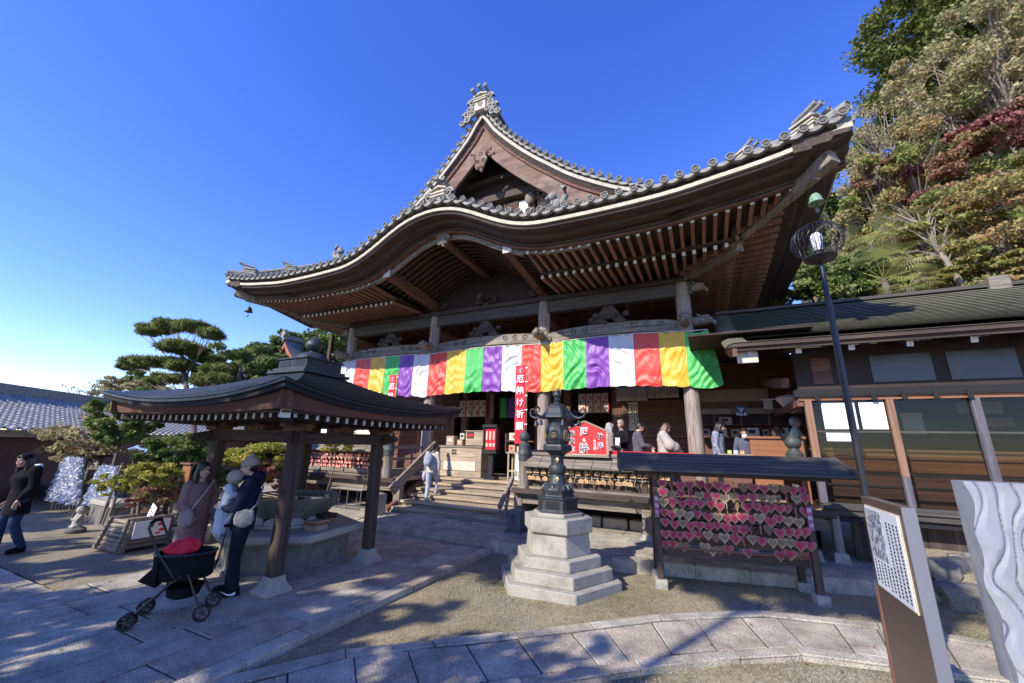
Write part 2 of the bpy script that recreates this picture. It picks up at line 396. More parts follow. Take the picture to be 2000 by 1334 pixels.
# rough cobbles in front of the stairs, and flagstones beside them
S=Slabs(); y=7.8
while y<9.0:
    h=rnd.uniform(.13,.2); x=-8.0
    while x<-5.2+(y-7.8)*.35:
        w=rnd.uniform(.16,.34); S.quad([(x,y+rnd.uniform(-.01,.01)),(x+w,y+rnd.uniform(-.01,.01)),(x+w,y+h),(x,y+h)],.05,PZ+rnd.uniform(.004,.022),gap=.012,bev=.014); x+=w
    y+=h
S.build('cobbles',M['slab2'])
S=Slabs(); y=7.82
for h in (.5,.55,.6,.7,.8):
    x=-5.2+(y-7.8)*.35+.3
    while x<9:
        w=rnd.uniform(.7,1.2); S.quad([(x,y+max(0,(x+1.6)*.2)),(x+w,y+max(0,(x+w+1.6)*.2)),(x+w,y+h+max(0,(x+w+1.6)*.2)),(x,y+h+max(0,(x+1.6)*.2))],.05,PZ+.004,gap=.003,bev=.003); x+=w
    y+=h
S.build('flagstones',M['slab2'])
# loose stones scattered on the gravel
P=[];F=[];r2=random.Random(3)
def pebble(x,y,r,z=GZ):
    b=len(P)
    a0=r2.random()*6; 
    for k in range(5): P.append((x+r*math.cos(a0+k*1.257)*r2.uniform(.7,1.1),y+r*math.sin(a0+k*1.257)*r2.uniform(.7,1.1),z-.004))
    P.append((x,y,z+r*r2.uniform(.5,.9)))
    for k in range(5): F.append((b+k,b+(k+1)%5,b+5))
for i in range(8000):
    q=r2.random()
    if q<.45: a=r2.uniform(0,6.28); rr=r2.uniform(.95,1.9); x,y=-2.32+rr*math.cos(a),6.5+rr*math.sin(a)
    elif q<.8:
        t=r2.uniform(2,9.5); e=poly(U,t); x,y=e[0]-abs(r2.gauss(0,.35)),e[1]+abs(r2.gauss(.05,.35))
    else: x,y=r2.uniform(-3.8,3.5),r2.uniform(4,8)
    if x<-3.84 or y>7.35+max(0,(x+1.6)*.22): continue
    pebble(x,y,r2.uniform(.006,.017))
for i in range(2200):
    t=r2.uniform(4,10); e=poly(Lw,t); pebble(e[0]+abs(r2.gauss(.1,.3)),e[1]-abs(r2.gauss(.05,.3)),r2.uniform(.006,.016))
me=bpy.data.meshes.new('pebbles'); me.from_pydata(P,[],F); o=obj('loose_pebbles',me,mats=[M['pebble']]); tag(o,'small pale pebbles scattered over the gravel','pebbles',kind='stuff')

r2=random.Random(14); cols=[mat('fallen_leaf_%d'%i,c,rough=.8) for i,c in enumerate(((.35,.16,.05),(.42,.3,.08),(.22,.05,.03)))]
P=[];F=[]
for i in range(900):
    x,y=r2.uniform(-14,4),r2.uniform(1,9); z=GZ+.012
    if -7.7<x<-3.88 and y<7.4 or (x<-7.7 and y<2.66): z=.006
    elif x<-7.78: z=GZ+.05
    elif y>7.4: z=PZ+.03
    elif (V(x,y,0)-V(*[c for c in min([poly(U,k*.25)[:2] for k in range(8,40)],key=lambda q:(q[0]-x)**2+(q[1]-y)**2)],0)).length<1.0: z=-.015
    a=r2.random()*6.28; s_=r2.uniform(.008,.02); b=len(P)
    for (u,v_,w_) in ((1.3,0,.004),(0,.8,.0),(-1.3,0,.006),(0,-.8,0)): P.append((x+s_*(u*math.cos(a)-v_*math.sin(a)),y+s_*(u*math.sin(a)+v_*math.cos(a)),z+w_))
    F.append((b,b+1,b+2,b+3))
me=bpy.data.meshes.new('leaf_litter'); me.from_pydata(P,[],F)
for c in cols: me.materials.append(c)
me.polygons.foreach_set('material_index',[r2.randrange(3) for _ in F]); tag(obj('leaf_litter',me),'small fallen autumn leaves scattered over the court','fallen leaves',kind='stuff')
# ---------------------------------------------------------------- the temple hall
XC=-6.28; HW=9.12; YE=7.55; YB=25.0; DZ=.95
def interp(T,x):
    x=abs(x)
    for i in range(len(T)-1):
        if x<=T[i+1][0]:
            a,b=T[i],T[i+1]; t=(x-a[0])/(b[0]-a[0]); return a[1]+(b[1]-a[1])*t
    return T[-1][1]
def smooth_tab(T,n=240):
    "Catmull-Rom resample of (x,z) pairs"
    P=[(2*T[0][0]-T[1][0],T[1][1])]+list(T)+[(2*T[-1][0]-T[-2][0],2*T[-1][1]-T[-2][1])]; out=[]
    for i in range(1,len(P)-2):
        for k in range(12):
            t=k/12.; r=[]
            for c in (0,1):
                a,b,d,e=P[i-1][c],P[i][c],P[i+1][c],P[i+2][c]
                r.append(.5*(2*b+(d-a)*t+(2*a-5*b+4*d-e)*t*t+(3*b-a-3*d+e)*t**3))
            out.append(tuple(r))
    out.append(T[-1]); return out
EZ=smooth_tab([(0,8.09),(.45,8.05),(.9,7.93),(1.35,7.72),(1.8,7.47),(2.25,7.24),(2.7,7.07),(3.15,6.98),(3.7,6.95),(4.7,6.93),(6,6.96),(6.9,7.06),(7.8,7.18),(8.6,7.34),(9.12,7.47)])
VG=smooth_tab([(0,13.72),(.7,12.82),(1.39,12.02),(2.05,11.35),(2.68,10.79),(3.3,10.26),(3.9,9.84),(4.7,9.36),(5.5,9.0),(6.3,8.6),(7.2,8.15),(8.2,7.6),(9.12,7.15)])
ez=lambda u:interp(EZ,u); vg=lambda u:interp(VG,u)
def side_base(u): return 6.93+.54*max(0,(abs(u)-6.2)/2.92)**1.7 if abs(u)>6.2 else 6.93
def path_of(f,u0,u1,n):
    pts=[(u0+(u1-u0)*i/n) for i in range(n+1)]; out=[]
    for u in pts:
        z=f(u); e=.02; dz=(f(u+e)-f(u-e))/(2*e); l=math.hypot(1,dz)
        out.append((XC+u,z,-dz/l,1/l))
    return out
def arc_samples(f,u0,u1,step):
    "points at even spacing along the curve"
    N=1200; us=[u0+(u1-u0)*i/N for i in range(N+1)]; acc=[0]
    for i in range(N): acc.append(acc[-1]+math.hypot(us[i+1]-us[i],f(us[i+1])-f(us[i])))
    n=max(1,round(acc[-1]/step)); out=[]; j=0
    for k in range(n+1):
        s=acc[-1]*k/n
        while j<N-1 and acc[j+1]<s: j+=1
        t=(s-acc[j])/max(acc[j+1]-acc[j],1e-9); u=us[j]+(us[j+1]-us[j])*t
        z=f(u); e=.02; dz=(f(u+e)-f(u-e))/(2*e); l=math.hypot(1,dz); out.append((u,z,-dz/l,1/l))
    return out
hall=thing('temple_hall','large old wooden temple hall with a curved dark tiled roof, gabled front and arched eave','temple',(XC,11,0))
def part(mb,name,mt,parent=hall,smooth=False,bevel=0,label=None,kind=None):
    return tag(mb.build(name,mt,parent,smooth,bevel),label,kind=kind)
# --- roof surface: two slopes, hipped skirt in front, tile rolls running down it
def roofz(u,y):
    zs=vg(u)
    d=y-YE
    if y<10.45:
        zf=side_base(u)+.24+.60*d+.02*d*d
        k=ez(u)+.26-.0*d if abs(u)<3.15 else -9
        lift=(side_base(u)-6.93)
        return max(min(zf,zs+.2+.3*lift),k)
    du=HW-abs(u)
    lift=.54*max(0,1-(y-YE)/4.5)**1.7*max(0,1-du/3.0)
    return zs+lift
mb=MB()
def surf(us,ys,fz):
    P=[];F=[];n=len(us)
    for y in ys:
        for u in us:
            c=math.cos(2*PI*u/.304); roll=.045*c**.5 if c>0 else 0
            P.append((XC+u,y,fz(u,y)+roll-.06))
    for j in range(len(ys)-1):
        for i in range(n-1):
            a=j*n+i; F.append((a,a+1,a+n+1,a+n))
    mb.add(P,F)
def skirt(u,y):
    d=y-YE; zf=side_base(u)+.24+.60*d+.02*d*d; lift=side_base(u)-6.93
    return max(min(zf,vg(u)+.2+.3*lift), ez(u)+.26 if abs(u)<3.15 else -9)
def main(u,y):
    lift=.54*max(0,1-(y-YE)/4.5)**1.7*max(0,1-(HW-abs(u))/3.0)
    return vg(u)+lift
surf([-HW+2*HW*i/240 for i in range(241)],[YE+.02+.25*i for i in range(15)],skirt)
surf([-5.5+11*i/144 for i in range(145)],[10.1]+[11+1.4*i for i in range(11)],main)
for s_ in (-1,1): surf([s_*(5.5+(HW-5.5)*i/48) for i in range(49)],[10.46]+[11+1.4*i for i in range(11)],main)
roof=part(mb,'roof',M['tile'],smooth=True)
# underside lining of the roof
mb=MB(); P=[];F=[]
for j,y in enumerate([10.9,14,18,25]):
    for i in range(49):
        u=-6.15+12.3*i/48; P.append((XC+u,y,min(vg(u)-.45,99)))
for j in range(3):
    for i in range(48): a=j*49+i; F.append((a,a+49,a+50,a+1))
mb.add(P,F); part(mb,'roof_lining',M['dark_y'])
# --- front eave: white board, stepped dark fascia
FP=path_of(ez,-HW,HW,260)
mb=MB(); mb.strip(FP,[(0,7.56),(.085,7.56),(.085,7.8),(0,7.8)])
# scalloped flat-tile lips above it
wb=mb; part(wb,'eave_board',M['white_board'])
mb=MB(); mb.strip(FP,[(.086,7.63),(.19,7.60),(.22,7.66),(.22,8.0),(.086,8.0)]); part(mb,'tile_gap_shade',M['deep'])  # dark strip standing in for the shadow beneath the end tiles
mb=MB(); mb.strip(FP,[(0,7.62),(-.07,7.63),(-.09,7.66),(-.09,7.9),(-.15,7.93),(-.17,7.97),(-.17,8.2),(-.23,8.22),(-.25,8.26),(-.25,8.48),(0,8.5)]); part(mb,'fascia',M['dark_x'])
mb=MB(); mb.strip(path_of(ez,-HW,HW,200),[(-.262,8.22),(-.3,8.22),(-.3,8.34),(-.262,8.34)]); part(mb,'lower_fascia_strip',M['brown_x'])
# tile fringe, drip tiles and round end tiles
def disc(c, nrm_y=-1, r=.080, L=.32, tilt=0):
    b=MB(); Mx=Matrix.Rotation(PI/2+tilt,3,'X')
    b.lathe([(r,-L),(r,-.005),(r*1.02,.012),(r*.83,.014),(r*.80,-.006),(r*.45,-.006),(r*.42,.006),(r*.18,.006),(.001,.009)],(0,0,0),14,0,Mx)
    nf=len(b.f); 
    # recessed faces painted darker, so the rim seems to catch the light
    for i in range(len(b.f)):
        ring=i//14
        b.m[i]=1 if 4<=ring<=7 else 0
    b.v=[(v[0]+c[0],v[1]+c[1],v[2]+c[2]) for v in b.v]; return b
tiles=[]; drips=MB()
fr=arc_samples(ez,-HW+.06,HW-.06,.305)
for k,(u,z,nx,nz) in enumerate(fr):
    tiles.append(disc((XC+u+nx*.29,7.44,z+nz*.29)))
    if k<len(fr)-1:
        u2,z2=fr[k+1][0],fr[k+1][1]; P=[]
        for i in range(7):
            t=i/6.; s=math.sin(PI*t); uu=u+(u2-u)*t; zz=z+(z2-z)*t; cx=XC+uu+nx*.25; cz=zz+nz*.25
            for (dy,dn) in ((7.46,-.035*s+.02),(7.46,-.035*s-.028-.03*s),(7.75,-.035*s-.028),(7.75,-.035*s+.03)):
                P.append((cx+nx*dn,dy,cz+nz*dn))
        F=[]
        for i in range(6):
            for q in range(4): F.append((i*4+q,i*4+(q+1)%4,(i+1)*4+(q+1)%4,(i+1)*4+q))
        drips.add(P,F)
vt=arc_samples(vg,-5.55,5.55,.315)
for (u,z,nx,nz) in vt: 
    if abs(u)>.12: tiles.append(disc((XC+u+nx*.12,10.0,z+nz*.12),L=.4))
for k,(u,z,nx,nz) in enumerate(vt[:-1]):
    u2,z2=vt[k+1][0],vt[k+1][1]; P=[]
    for i in range(5):
        t=i/4.; s=math.sin(PI*t); cx=XC+u+(u2-u)*t; cz=z+(z2-z)*t
        for (y,dn) in ((10.03,.07-.03*s),(10.03,.01-.05*s),(10.3,.0),(10.3,.06)): P.append((cx+nx*dn,y,cz+nz*dn))
    drips.add(P,[(i*4+q,i*4+(q+1)%4,(i+1)*4+(q+1)%4,(i+1)*4+q) for i in range(4) for q in range(4)])
many('round_end_tile',tiles,[M['tile_rim'],M['tile_face']],roof,100,smooth=True)
tag(drips.build('drip_tiles',M['tile_rim'],roof))
# --- side eaves (seen from below on both sides)
def side_e(y): return 6.93+.54*max(0,1-(y-YE)/4.5)**1.7
for sg in (-1,1):
    b=MB(); b2=MB(); b3=MB(); ys2=[YE+.0+i*.45 for i in range(39)]
    for (mbb,prof) in ((b,[(0,0),(0,.1),(-.22,.1),(-.22,0)]),(b2,[(-.03,0),(-.06,-.08),(-.3,-.1),(-.34,-.18),(-.6,-.2),(-.64,-.26),(-.9,-.26),(-.9,0)]),(b3,[(.0,.1),(.05,.12),(.05,.2),(-.3,.28),(-.3,.1)])):
        P=[];F=[];n=len(prof)
        for y in ys2:
            for (dx,dz) in prof: P.append((XC+sg*(HW+dx),y,side_e(y)+dz))
        for i in range(len(ys2)-1):
            for q in range(n): F.append((i*n+q,i*n+(q+1)%n,(i+1)*n+(q+1)%n,(i+1)*n+q))
        F.append(tuple(range(n))); mbb.add(P,F)
    part(b,'side_eave_board',M['white_board']); part(b2,'side_fascia',M['dark_y']); part(b3,'side_eave_tiles',M['tile'])
# --- rafters: two tiers in front, two tiers on the sides, white painted tips
raf=[]
def rafter(p0,p1,w,h,tip=True):
    b=MB(); b.beam(p0,p1,w,h)
    if tip: 
        p0=V(*p0); p1=V(*p1); d=(p0-p1).normalized(); b.beam(p0+d*.006,p0+d*.0005,w*.98,h*.98,1)
    return b
fl=lambda u: (side_base(u)-6.93)
u=-HW+.75
while u<HW-.7:
    if abs(u)>2.55:
        y1=min(9.5,11-0); 
        hip=YE+ (HW-abs(u))      # where the hip line crosses
        l=fl(u)
        zo=ez(u)-.26-.05; zi=6.64+l*.55
        yend=min(9.55,max(hip,8.45)) if hip<9.55 else 9.55
        if abs(u)<3.2: zo=min(zo,6.72)
        raf.append(rafter((XC+u,8.33,zo),(XC+u,yend,zo+(zi-zo)*(yend-8.33)/1.2),.075,.095))
        if hip>9.5:
            ye=min(11.05,hip); z1=6.47+l*.5; z2=6.60+l*.1
            raf.append(rafter((XC+u,9.38,z1),(XC+u,ye,z1+(z2-z1)*(ye-9.38)/1.67),.08,.1))
    u+=.225
for sg in (-1,1):
    y=8.75
    while y<22:
        l=(side_e(y)-6.93); xo=HW-.88; hipx=HW-(y-YE); xi=max(6.1,hipx) if y<11 else 6.1
        zo=side_e(y)-.31; zi=6.60
        if xo-7.3>0:
            xm=max(7.25,hipx); 
            if xo>xm+.05: raf.append(rafter((XC+sg*xo,y,zo),(XC+sg*xm,y,zo+(6.68+l*.4-zo)*(xo-xm)/.99),.1,.11,sg<0))
        if 7.4>hipx:
            xi2=max(6.1,hipx); raf.append(rafter((XC+sg*7.4,y,6.50+l*.5),(XC+sg*xi2,y,6.6),.1,.11,False))
        y+=.285
M['raf']=wood('bounce_lit_rafter_timber',(.38,.20,.13),(.2,.1,.065),'y',g=9)  # lighter timber tone carries the bounce light from the ground
many('rafter',raf,[M['raf'],M['tip']],hall,100)
# soffit boards above the rafters, kioi beams between the tiers
mb=MB(); N=80
P=[];F=[]
for y in (8.25,9.5,11.2):
    for i in range(N+1):
        u=-HW+.1+2*(HW-.1)*i/N; l=fl(u)
        z={8.25:ez(u)-.24 if abs(u)>3.2 else 6.74,9.5:6.74+l*.5,11.2:6.7+l*.05}[y]; P.append((XC+u,y,z+.02))
for j in (0,1):
    for i in range(N):
        uu=-HW+.1+2*(HW-.1)*(i+.5)/N
        if abs(uu)<2.6: continue
        a=j*(N+1)+i; F.append((a,a+1,a+N+2,a+N+1))
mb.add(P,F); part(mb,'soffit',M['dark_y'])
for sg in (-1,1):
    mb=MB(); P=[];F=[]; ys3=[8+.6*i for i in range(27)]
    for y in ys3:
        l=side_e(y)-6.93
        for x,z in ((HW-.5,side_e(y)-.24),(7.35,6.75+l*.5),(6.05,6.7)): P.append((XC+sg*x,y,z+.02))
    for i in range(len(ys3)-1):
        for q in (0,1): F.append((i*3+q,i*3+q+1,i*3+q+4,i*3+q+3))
    mb.add(P,F); part(mb,'side_soffit',M['deep'])  # near-black boards paint shade between the pale side rafters
for s in (-1,1):
    mb=MB()
    for i in range(14):
        a=2.6+(7.5-2.6)*i/14; b=2.6+(7.5-2.6)*(i+1)/14
        mb.beam((XC+s*a,9.42,6.59+fl(a)*.5),(XC+s*b,9.42,6.59+fl(b)*.5),.1,.09)
    part(mb,'eave_purlin',M['dark_x'])
for s in (-1,1):
    mb=MB()
    for i in range(24):
        y=9.0+i*.6; mb.beam((XC+s*7.32,y,6.6+(side_e(y)-6.93)*.5),(XC+s*7.32,y+.6,6.6+(side_e(y+.6)-6.93)*.5),.1,.09)
    part(mb,'side_eave_purlin',M['dark_y'])
# hip rafters with end blocks
for s in (-1,1):
    mb=MB(); mb.beam((XC+s*6.0,11.15,6.5),(XC+s*7.45,9.62,6.56),.2,.26); mb.beam((XC+s*7.2,9.85,6.68),(XC+s*8.62,8.06,7.0),.17,.22)
    mb.beam((XC+s*8.35,8.4,7.0),(XC+s*8.85,7.82,7.16),.24,.3); part(mb,'hip_rafter',M['grey_y'],bevel=.01)
# --- arched bay under the front eave: curved ribs, purlins, boards
ARC=[(0,8.09),(.45,8.05),(.9,7.93),(1.35,7.72),(1.8,7.47),(2.25,7.24),(2.62,7.1)]
ap=path_of(ez,-2.62,2.62,60)
ribs=[]
for k in range(10):
    y=8.62+k*.245; b=MB(); b.strip(ap,[(-.27,y),(-.27,y+.085),(-.36,y+.085),(-.36,y)]); ribs.append(b)
many('arched_rib',ribs,M['dark_x'],hall)
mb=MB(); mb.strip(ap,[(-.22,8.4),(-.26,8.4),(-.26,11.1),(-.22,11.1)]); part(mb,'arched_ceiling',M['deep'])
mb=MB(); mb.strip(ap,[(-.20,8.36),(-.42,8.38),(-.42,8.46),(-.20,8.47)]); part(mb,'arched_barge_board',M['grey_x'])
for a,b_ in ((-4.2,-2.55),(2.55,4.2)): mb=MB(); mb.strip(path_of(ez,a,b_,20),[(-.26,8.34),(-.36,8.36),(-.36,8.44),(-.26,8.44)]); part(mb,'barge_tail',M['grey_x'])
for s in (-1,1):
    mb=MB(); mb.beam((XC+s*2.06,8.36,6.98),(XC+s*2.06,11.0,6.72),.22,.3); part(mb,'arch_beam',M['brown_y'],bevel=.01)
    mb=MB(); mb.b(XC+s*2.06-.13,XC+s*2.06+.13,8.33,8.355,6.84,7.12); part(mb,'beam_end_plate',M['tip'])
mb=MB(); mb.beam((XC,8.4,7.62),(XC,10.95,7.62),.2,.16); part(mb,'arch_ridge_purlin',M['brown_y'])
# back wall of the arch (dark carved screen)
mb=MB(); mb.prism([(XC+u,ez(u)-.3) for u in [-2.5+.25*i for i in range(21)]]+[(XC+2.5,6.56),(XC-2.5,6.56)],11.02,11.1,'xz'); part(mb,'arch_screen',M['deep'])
def scroll_poly(cx,cz,r,turns=1.4,th=.3,n=22,mirror=1,a0=0):
    out=[];inn=[]
    for i in range(n+1):
        t=i/n; a=a0+turns*2*PI*t; rr=r*(1-.8*t); w=th*r*(1-.6*t)/2
        out.append((cx+mirror*(rr+w)*math.cos(a),cz+(rr+w)*math.sin(a))); inn.append((cx+mirror*max(rr-w,.004)*math.cos(a),cz+max(rr-w,.004)*math.sin(a)))
    return out,inn
def scroll(mb,cx,cz,r,y0,y1,mirror=1,a0=0,turns=1.4,th=.35,m=0):
    o,i_=scroll_poly(cx,cz,r,turns,th,20,mirror,a0)
    P=[(p[0],y0,p[1]) for p in o]+[(p[0],y0,p[1]) for p in i_]+[(p[0],y1,p[1]) for p in o]+[(p[0],y1,p[1]) for p in i_]; n=len(o); F=[]
    for k in range(n-1):
        F+=[(k,k+1,n+k+1,n+k),(2*n+k,3*n+k,3*n+k+1,2*n+k+1),(k,2*n+k,2*n+k+1,k+1),(n+k,n+k+1,3*n+k+1,3*n+k)]
    mb.add(P,F,m)
# carved pendants (gegyo): one under the arch, one under the main gable, one small on the right barge
def pendant(cx,y,zt,w,h,holes=True):
    mb=MB(); out=[]
    for i in range(41):
        a=-PI/2+2*PI*i/41; k=1+.12*math.cos(5*a+PI/2*0)+.05*math.cos(9*a); out.append((cx+w*.62*math.cos(a)*k,zt-h*.55+h*.5*math.sin(a)*k*(1.0 if math.sin(a)<0 else .9)))
    mb.prism(out,y,y+.07,'xz')
    for s in (-1,1):
        scroll(mb,cx+s*w*.33,zt-h*.62,w*.2,y-.03,y+.02,s,0); scroll(mb,cx+s*w*.2,zt-h*.9,w*.17,y-.03,y+.02,s,2)
        scroll(mb,cx+s*w*.75,zt-h*.3,w*.2,y-.02,y+.04,s,1); scroll(mb,cx+s*w*1.1,zt-h*.22,w*.14,y-.02,y+.04,s,1)
    for k in range(6):
        a=k*PI/3+.5; mb.sphere((cx+.09*math.cos(a)*w*2,y-.01,zt-h*.3+.09*math.sin(a)*w*2),(.05*w*2,.02,.05*w*2),8,5)
    return mb
part(pendant(XC,8.25,7.98,.34,.52),'carved_pendant',M['grey_x'],smooth=True)
part(pendant(XC,10.08,12.28,.36,.95),'gable_pendant',M['barge'],smooth=True)
# --- main gable front
GP=path_of(vg,-5.6,0,110); GP2=path_of(vg,0,5.6,110)
def both(prof,name,mt,lo=5.6):
    for s in (-1,1):
        mb=MB(); n=90; us_=[s*lo*i/n for i in range(n+1)]; pth=[]
        for u in us_:
            e=.02; uu=u if abs(u)>e else s*e*1.2; dz=(vg(uu+e)-vg(uu-e))/(2*e); l=math.hypot(1,dz); 
            pth.append((XC+u,vg(u),-dz/l,1/l))
        P=[];F=[];n2=len(prof)
        for (x,z,nx,nz) in pth:
            for dn,y in prof:
                px=x+nx*dn; pz=z+nz*dn
                if (px-XC)*s<0:      # clip at the centre line
                    k=(x-XC)/( (x-px) if abs(x-px)>1e-6 else 1e-6); k=max(0,min(1,k)); px=XC; pz=z+nz*dn*1.0
                P.append((px,y,pz))
        for i in range(len(pth)-1):
            for q in range(n2): F.append((i*n2+q,i*n2+(q+1)%n2,(i+1)*n2+(q+1)%n2,(i+1)*n2+q))
        F.append(tuple(len(P)-1-q for q in range(n2))); F.append(tuple(range(n2)))
        mb.add(P,F); part(mb,name,mt)
both([(.05,10.08),(.05,10.5),(-.1,10.5),(-.1,10.1)],'verge_gap_shade',M['deep'])  # dark strip painting the shade below the verge tiles
both([(-.1,10.02),(-.1,10.5),(-.19,10.5),(-.19,10.04)],'verge_board',M['white_board'])
both([(-.19,10.08),(-.19,10.6),(-.34,10.6),(-.34,10.2)],'verge_fascia',M['dark_x'])
both([(-.33,10.16),(-.33,10.6),(-.40,10.6),(-.40,10.18)],'barge_strip',M['brown_x'],5.4)
both([(-.38,10.24),(-.38,10.34),(-.9,10.34),(-.9,10.24)],'barge_board',M['barge'],5.0)
both([(.08,10.3),(.08,25),(-.1,25),(-.1,10.4)],'roof_edge_slab',M['tile'],5.55)
# rafters under the gable overhang
raf=[]
for s in (-1,1):
    for k in range(15):
        u=.5+k*.33; z=vg(u)-.62
        b=MB(); b.beam((XC+s*u,10.36,z),(XC+s*u,11.25,z),.1,.1); raf.append(b)
many('gable_purlin',raf,M['dark_y'],hall)
# tympanum wall, its plaster panels, beams, little window, struts
mb=MB(); mb.prism([(XC-4.9,8.9),(XC+4.9,8.9)]+[(XC+4.9-.25*i,vg(4.9-.25*i)-.5) for i in range(20)]+[(XC-.15-.25*i,vg(.15+.25*i)-.5) for i in range(19)],11.3,11.4,'xz'); part(mb,'gable_wall',M['deep'])
mb=MB(); mb.b(XC-3.9,XC+3.9,11.05,11.3,9.25,9.5); mb.b(XC-2.6,XC+2.6,11.0,11.3,10.62,10.9); mb.b(XC-1.2,XC+1.2,11.05,11.3,11.55,11.75); part(mb,'gable_beam',M['dark_x'],bevel=.01)
for s in (-1,1):
    mb=MB(); mb.b(XC+s*1.55-.12,XC+s*1.55+.12,11.1,11.28,9.5,10.62); part(mb,'gable_strut',M['brown_z'])
    mb=MB(); x0,x1=sorted((XC+s*1.72,XC+s*2.6)); mb.b(x0,x1,11.24,11.295,9.72,10.5); part(mb,'plaster_panel',M['plaster'])
    mb=MB(); x0,x1=sorted((XC+s*1.0,XC+s*1.4)); mb.b(x0,x1,11.24,11.295,9.72,10.5); part(mb,'plaster_panel',M['plaster'])
    mb=MB()
    for q in range(3): scroll(mb,XC+s*(1.75+q*.33),10.45-.2*q,.2-.03*q,11.02,11.1,s,.5)
    mb.sphere((XC+s*1.55,11.0,10.35),(.2,.12,.24),10,8); part(mb,'carved_bracket',M['grey_x'],smooth=True)
mb=MB(); mb.b(XC+.42,XC+1.0,11.2,11.27,9.95,10.5)
win=part(mb,'gable_window',M['dark_x'])
mb=MB()
for k in range(6): mb.b(XC+.47+k*.095,XC+.50+k*.095,11.17,11.2,9.98,10.47)
mb.build('lattice',M['brown_z'],win)
for s in (-1,1):
    mb=MB(); 
    for q in range(7): mb.sphere((XC+s*(1.0+.34*q),11.05,9.6+.05*math.sin(q*2.)),(.24,.09,.17),8,6)
    for q in range(5): scroll(mb,XC+s*(1.1+.5*q),9.72,.15,10.93,11.0,s,q)
    part(mb,'carved_frieze',M['grey_x'],smooth=True)
# --- ridge end ornament and ridge
def ridge_orn(name,cx,y,z,sc_,fins=True,tubes=3,rz=0,lab=None):
    t=MB(); Rm=Matrix.Rotation(rz,3,'Z')
    def w(p): q=Rm@V(p[0],p[1],p[2])*sc_; return (cx+q.x,y+q.y,z+q.z)
    b=MB()
    b.box((0,.28,.22),(.52,.6,.44)); b.box((0,.26,.47),(.60,.68,.05)); b.box((0,.28,.54),(.50,.6,.07)); b.box((0,.26,.6),(.58,.66,.05)); b.box((0,.3,.67),(.42,.6,.08))
    b.prism([(-.33,.7),(0,.82),(.33,.7),(.33,.76),(0,.89),(-.33,.76)],-.06,.6,'xz')
    t.add([w(p) for p in b.v],b.f,0)
    b=MB()
    if fins:
        for s in (-1,1):
            scroll(b,s*.42,.52,.2,-.02,.12,s,0,1.6,.42); scroll(b,s*.52,.2,.17,-.02,.12,s,2,1.5,.42); scroll(b,s*.70,-.02,.15,-.02,.12,s,0,1.5,.42)
            scroll(b,s*.62,-.3,.17,-.02,.12,s,1,1.5,.42); scroll(b,s*.86,-.38,.14,-.02,.12,s,3,1.5,.42); scroll(b,s*.36,-.05,.13,-.02,.12,s,3,1.5,.42)
            b.box((s*.45,.06,.1),(.3,.08,.6)); b.box((s*.62,.07,-.2),(.34,.08,.36))
        t.add([w(p) for p in b.v],b.f,1)
    b=MB(); xs={3:(-.3,0,.3),2:(-.17,.17)}[tubes]
    for x in xs:
        zz=.9+(.1 if x==0 else 0.0)
        q=disc((x,-.22,zz+.08),r=.085,L=.05); b.add(q.v,q.f,1)
        b.tube([(x,-.22,zz+.08),(x,.1,zz-.0),(x,.48,zz-.08)],[.078,.07,.065],10,0)
    t.add([w(p) for p in b.v],b.f,1)
    b=MB(); q=disc((0,-.03,.3),r=.12,L=.04); t.add([w(p) for p in q.v],q.f,1)
    return part(t,name,[M['white_board'],M['tile_rim']],roof,label=lab)
ridge_orn('ridge_end_ornament',XC,9.86,13.72,.86)
mb=MB(); mb.b(XC-.2,XC+.2,10.4,25,13.5,14.3); mb.b(XC-.28,XC+.28,10.4,25,14.3,14.38); part(mb,'ridge',M['tile'],roof)
for xx,rr in ((-.0,0),):
    ridge_orn('arch_ridge_ornament',XC,7.9,8.44,.82)
mb=MB(); mb.b(XC-.12,XC+.12,8.3,10.4,8.3,8.62); part(mb,'arch_ridge',M['tile'],roof)
# descending hip ridges with their end ornaments
for s in (-1,1):
    mb=MB(); pts=[]
    for i in range(13):
        d=.12+i*.255; pts.append((XC+s*(HW-d),YE+d,roofz(HW-d,YE+d)+.1))
    for i in range(12):
        mb.beam(pts[i],pts[i+1],.2,.26); 
        a,b_=V(*pts[i]),V(*pts[i+1]); mb.beam(a+V(0,0,.15),b_+V(0,0,.15),.26,.04)
        mb.tube([a+V(0,0,.2),b_+V(0,0,.2)],.065,8)
    part(mb,'hip_ridge',M['tile_rim'],roof)
    a=math.atan2(1,-s)-PI/2
    for d,tb,sz,up in ((.36,3,.64,.0),(1.3,2,.56,.01)):
        p=(XC+s*(HW-d),YE+d); ridge_orn('hip_ornament',p[0],p[1],roofz(HW-d,YE+d)-.02+up,sz,False,tb,a)
    q=disc((0,0,0),r=.10,L=.4); Rm=Matrix.Rotation(a,3,'Z'); b=MB(); c=V(XC+s*(HW-.0),YE+.02,7.92)
    b.add([c+Rm@V(*p) for p in q.v],q.f); part(b,'corner_round_tile',M['tile_rim'],roof,smooth=True)
    # verge ridge down the gable slope
    mb=MB(); pth=[V(XC+s*u,10.62,vg(u)+.12) for u in [.3+i*.48 for i in range(12)]]
    for i in range(11): mb.beam(pth[i],pth[i+1],.22,.26)
    part(mb,'verge_ridge',M['tile'],roof)
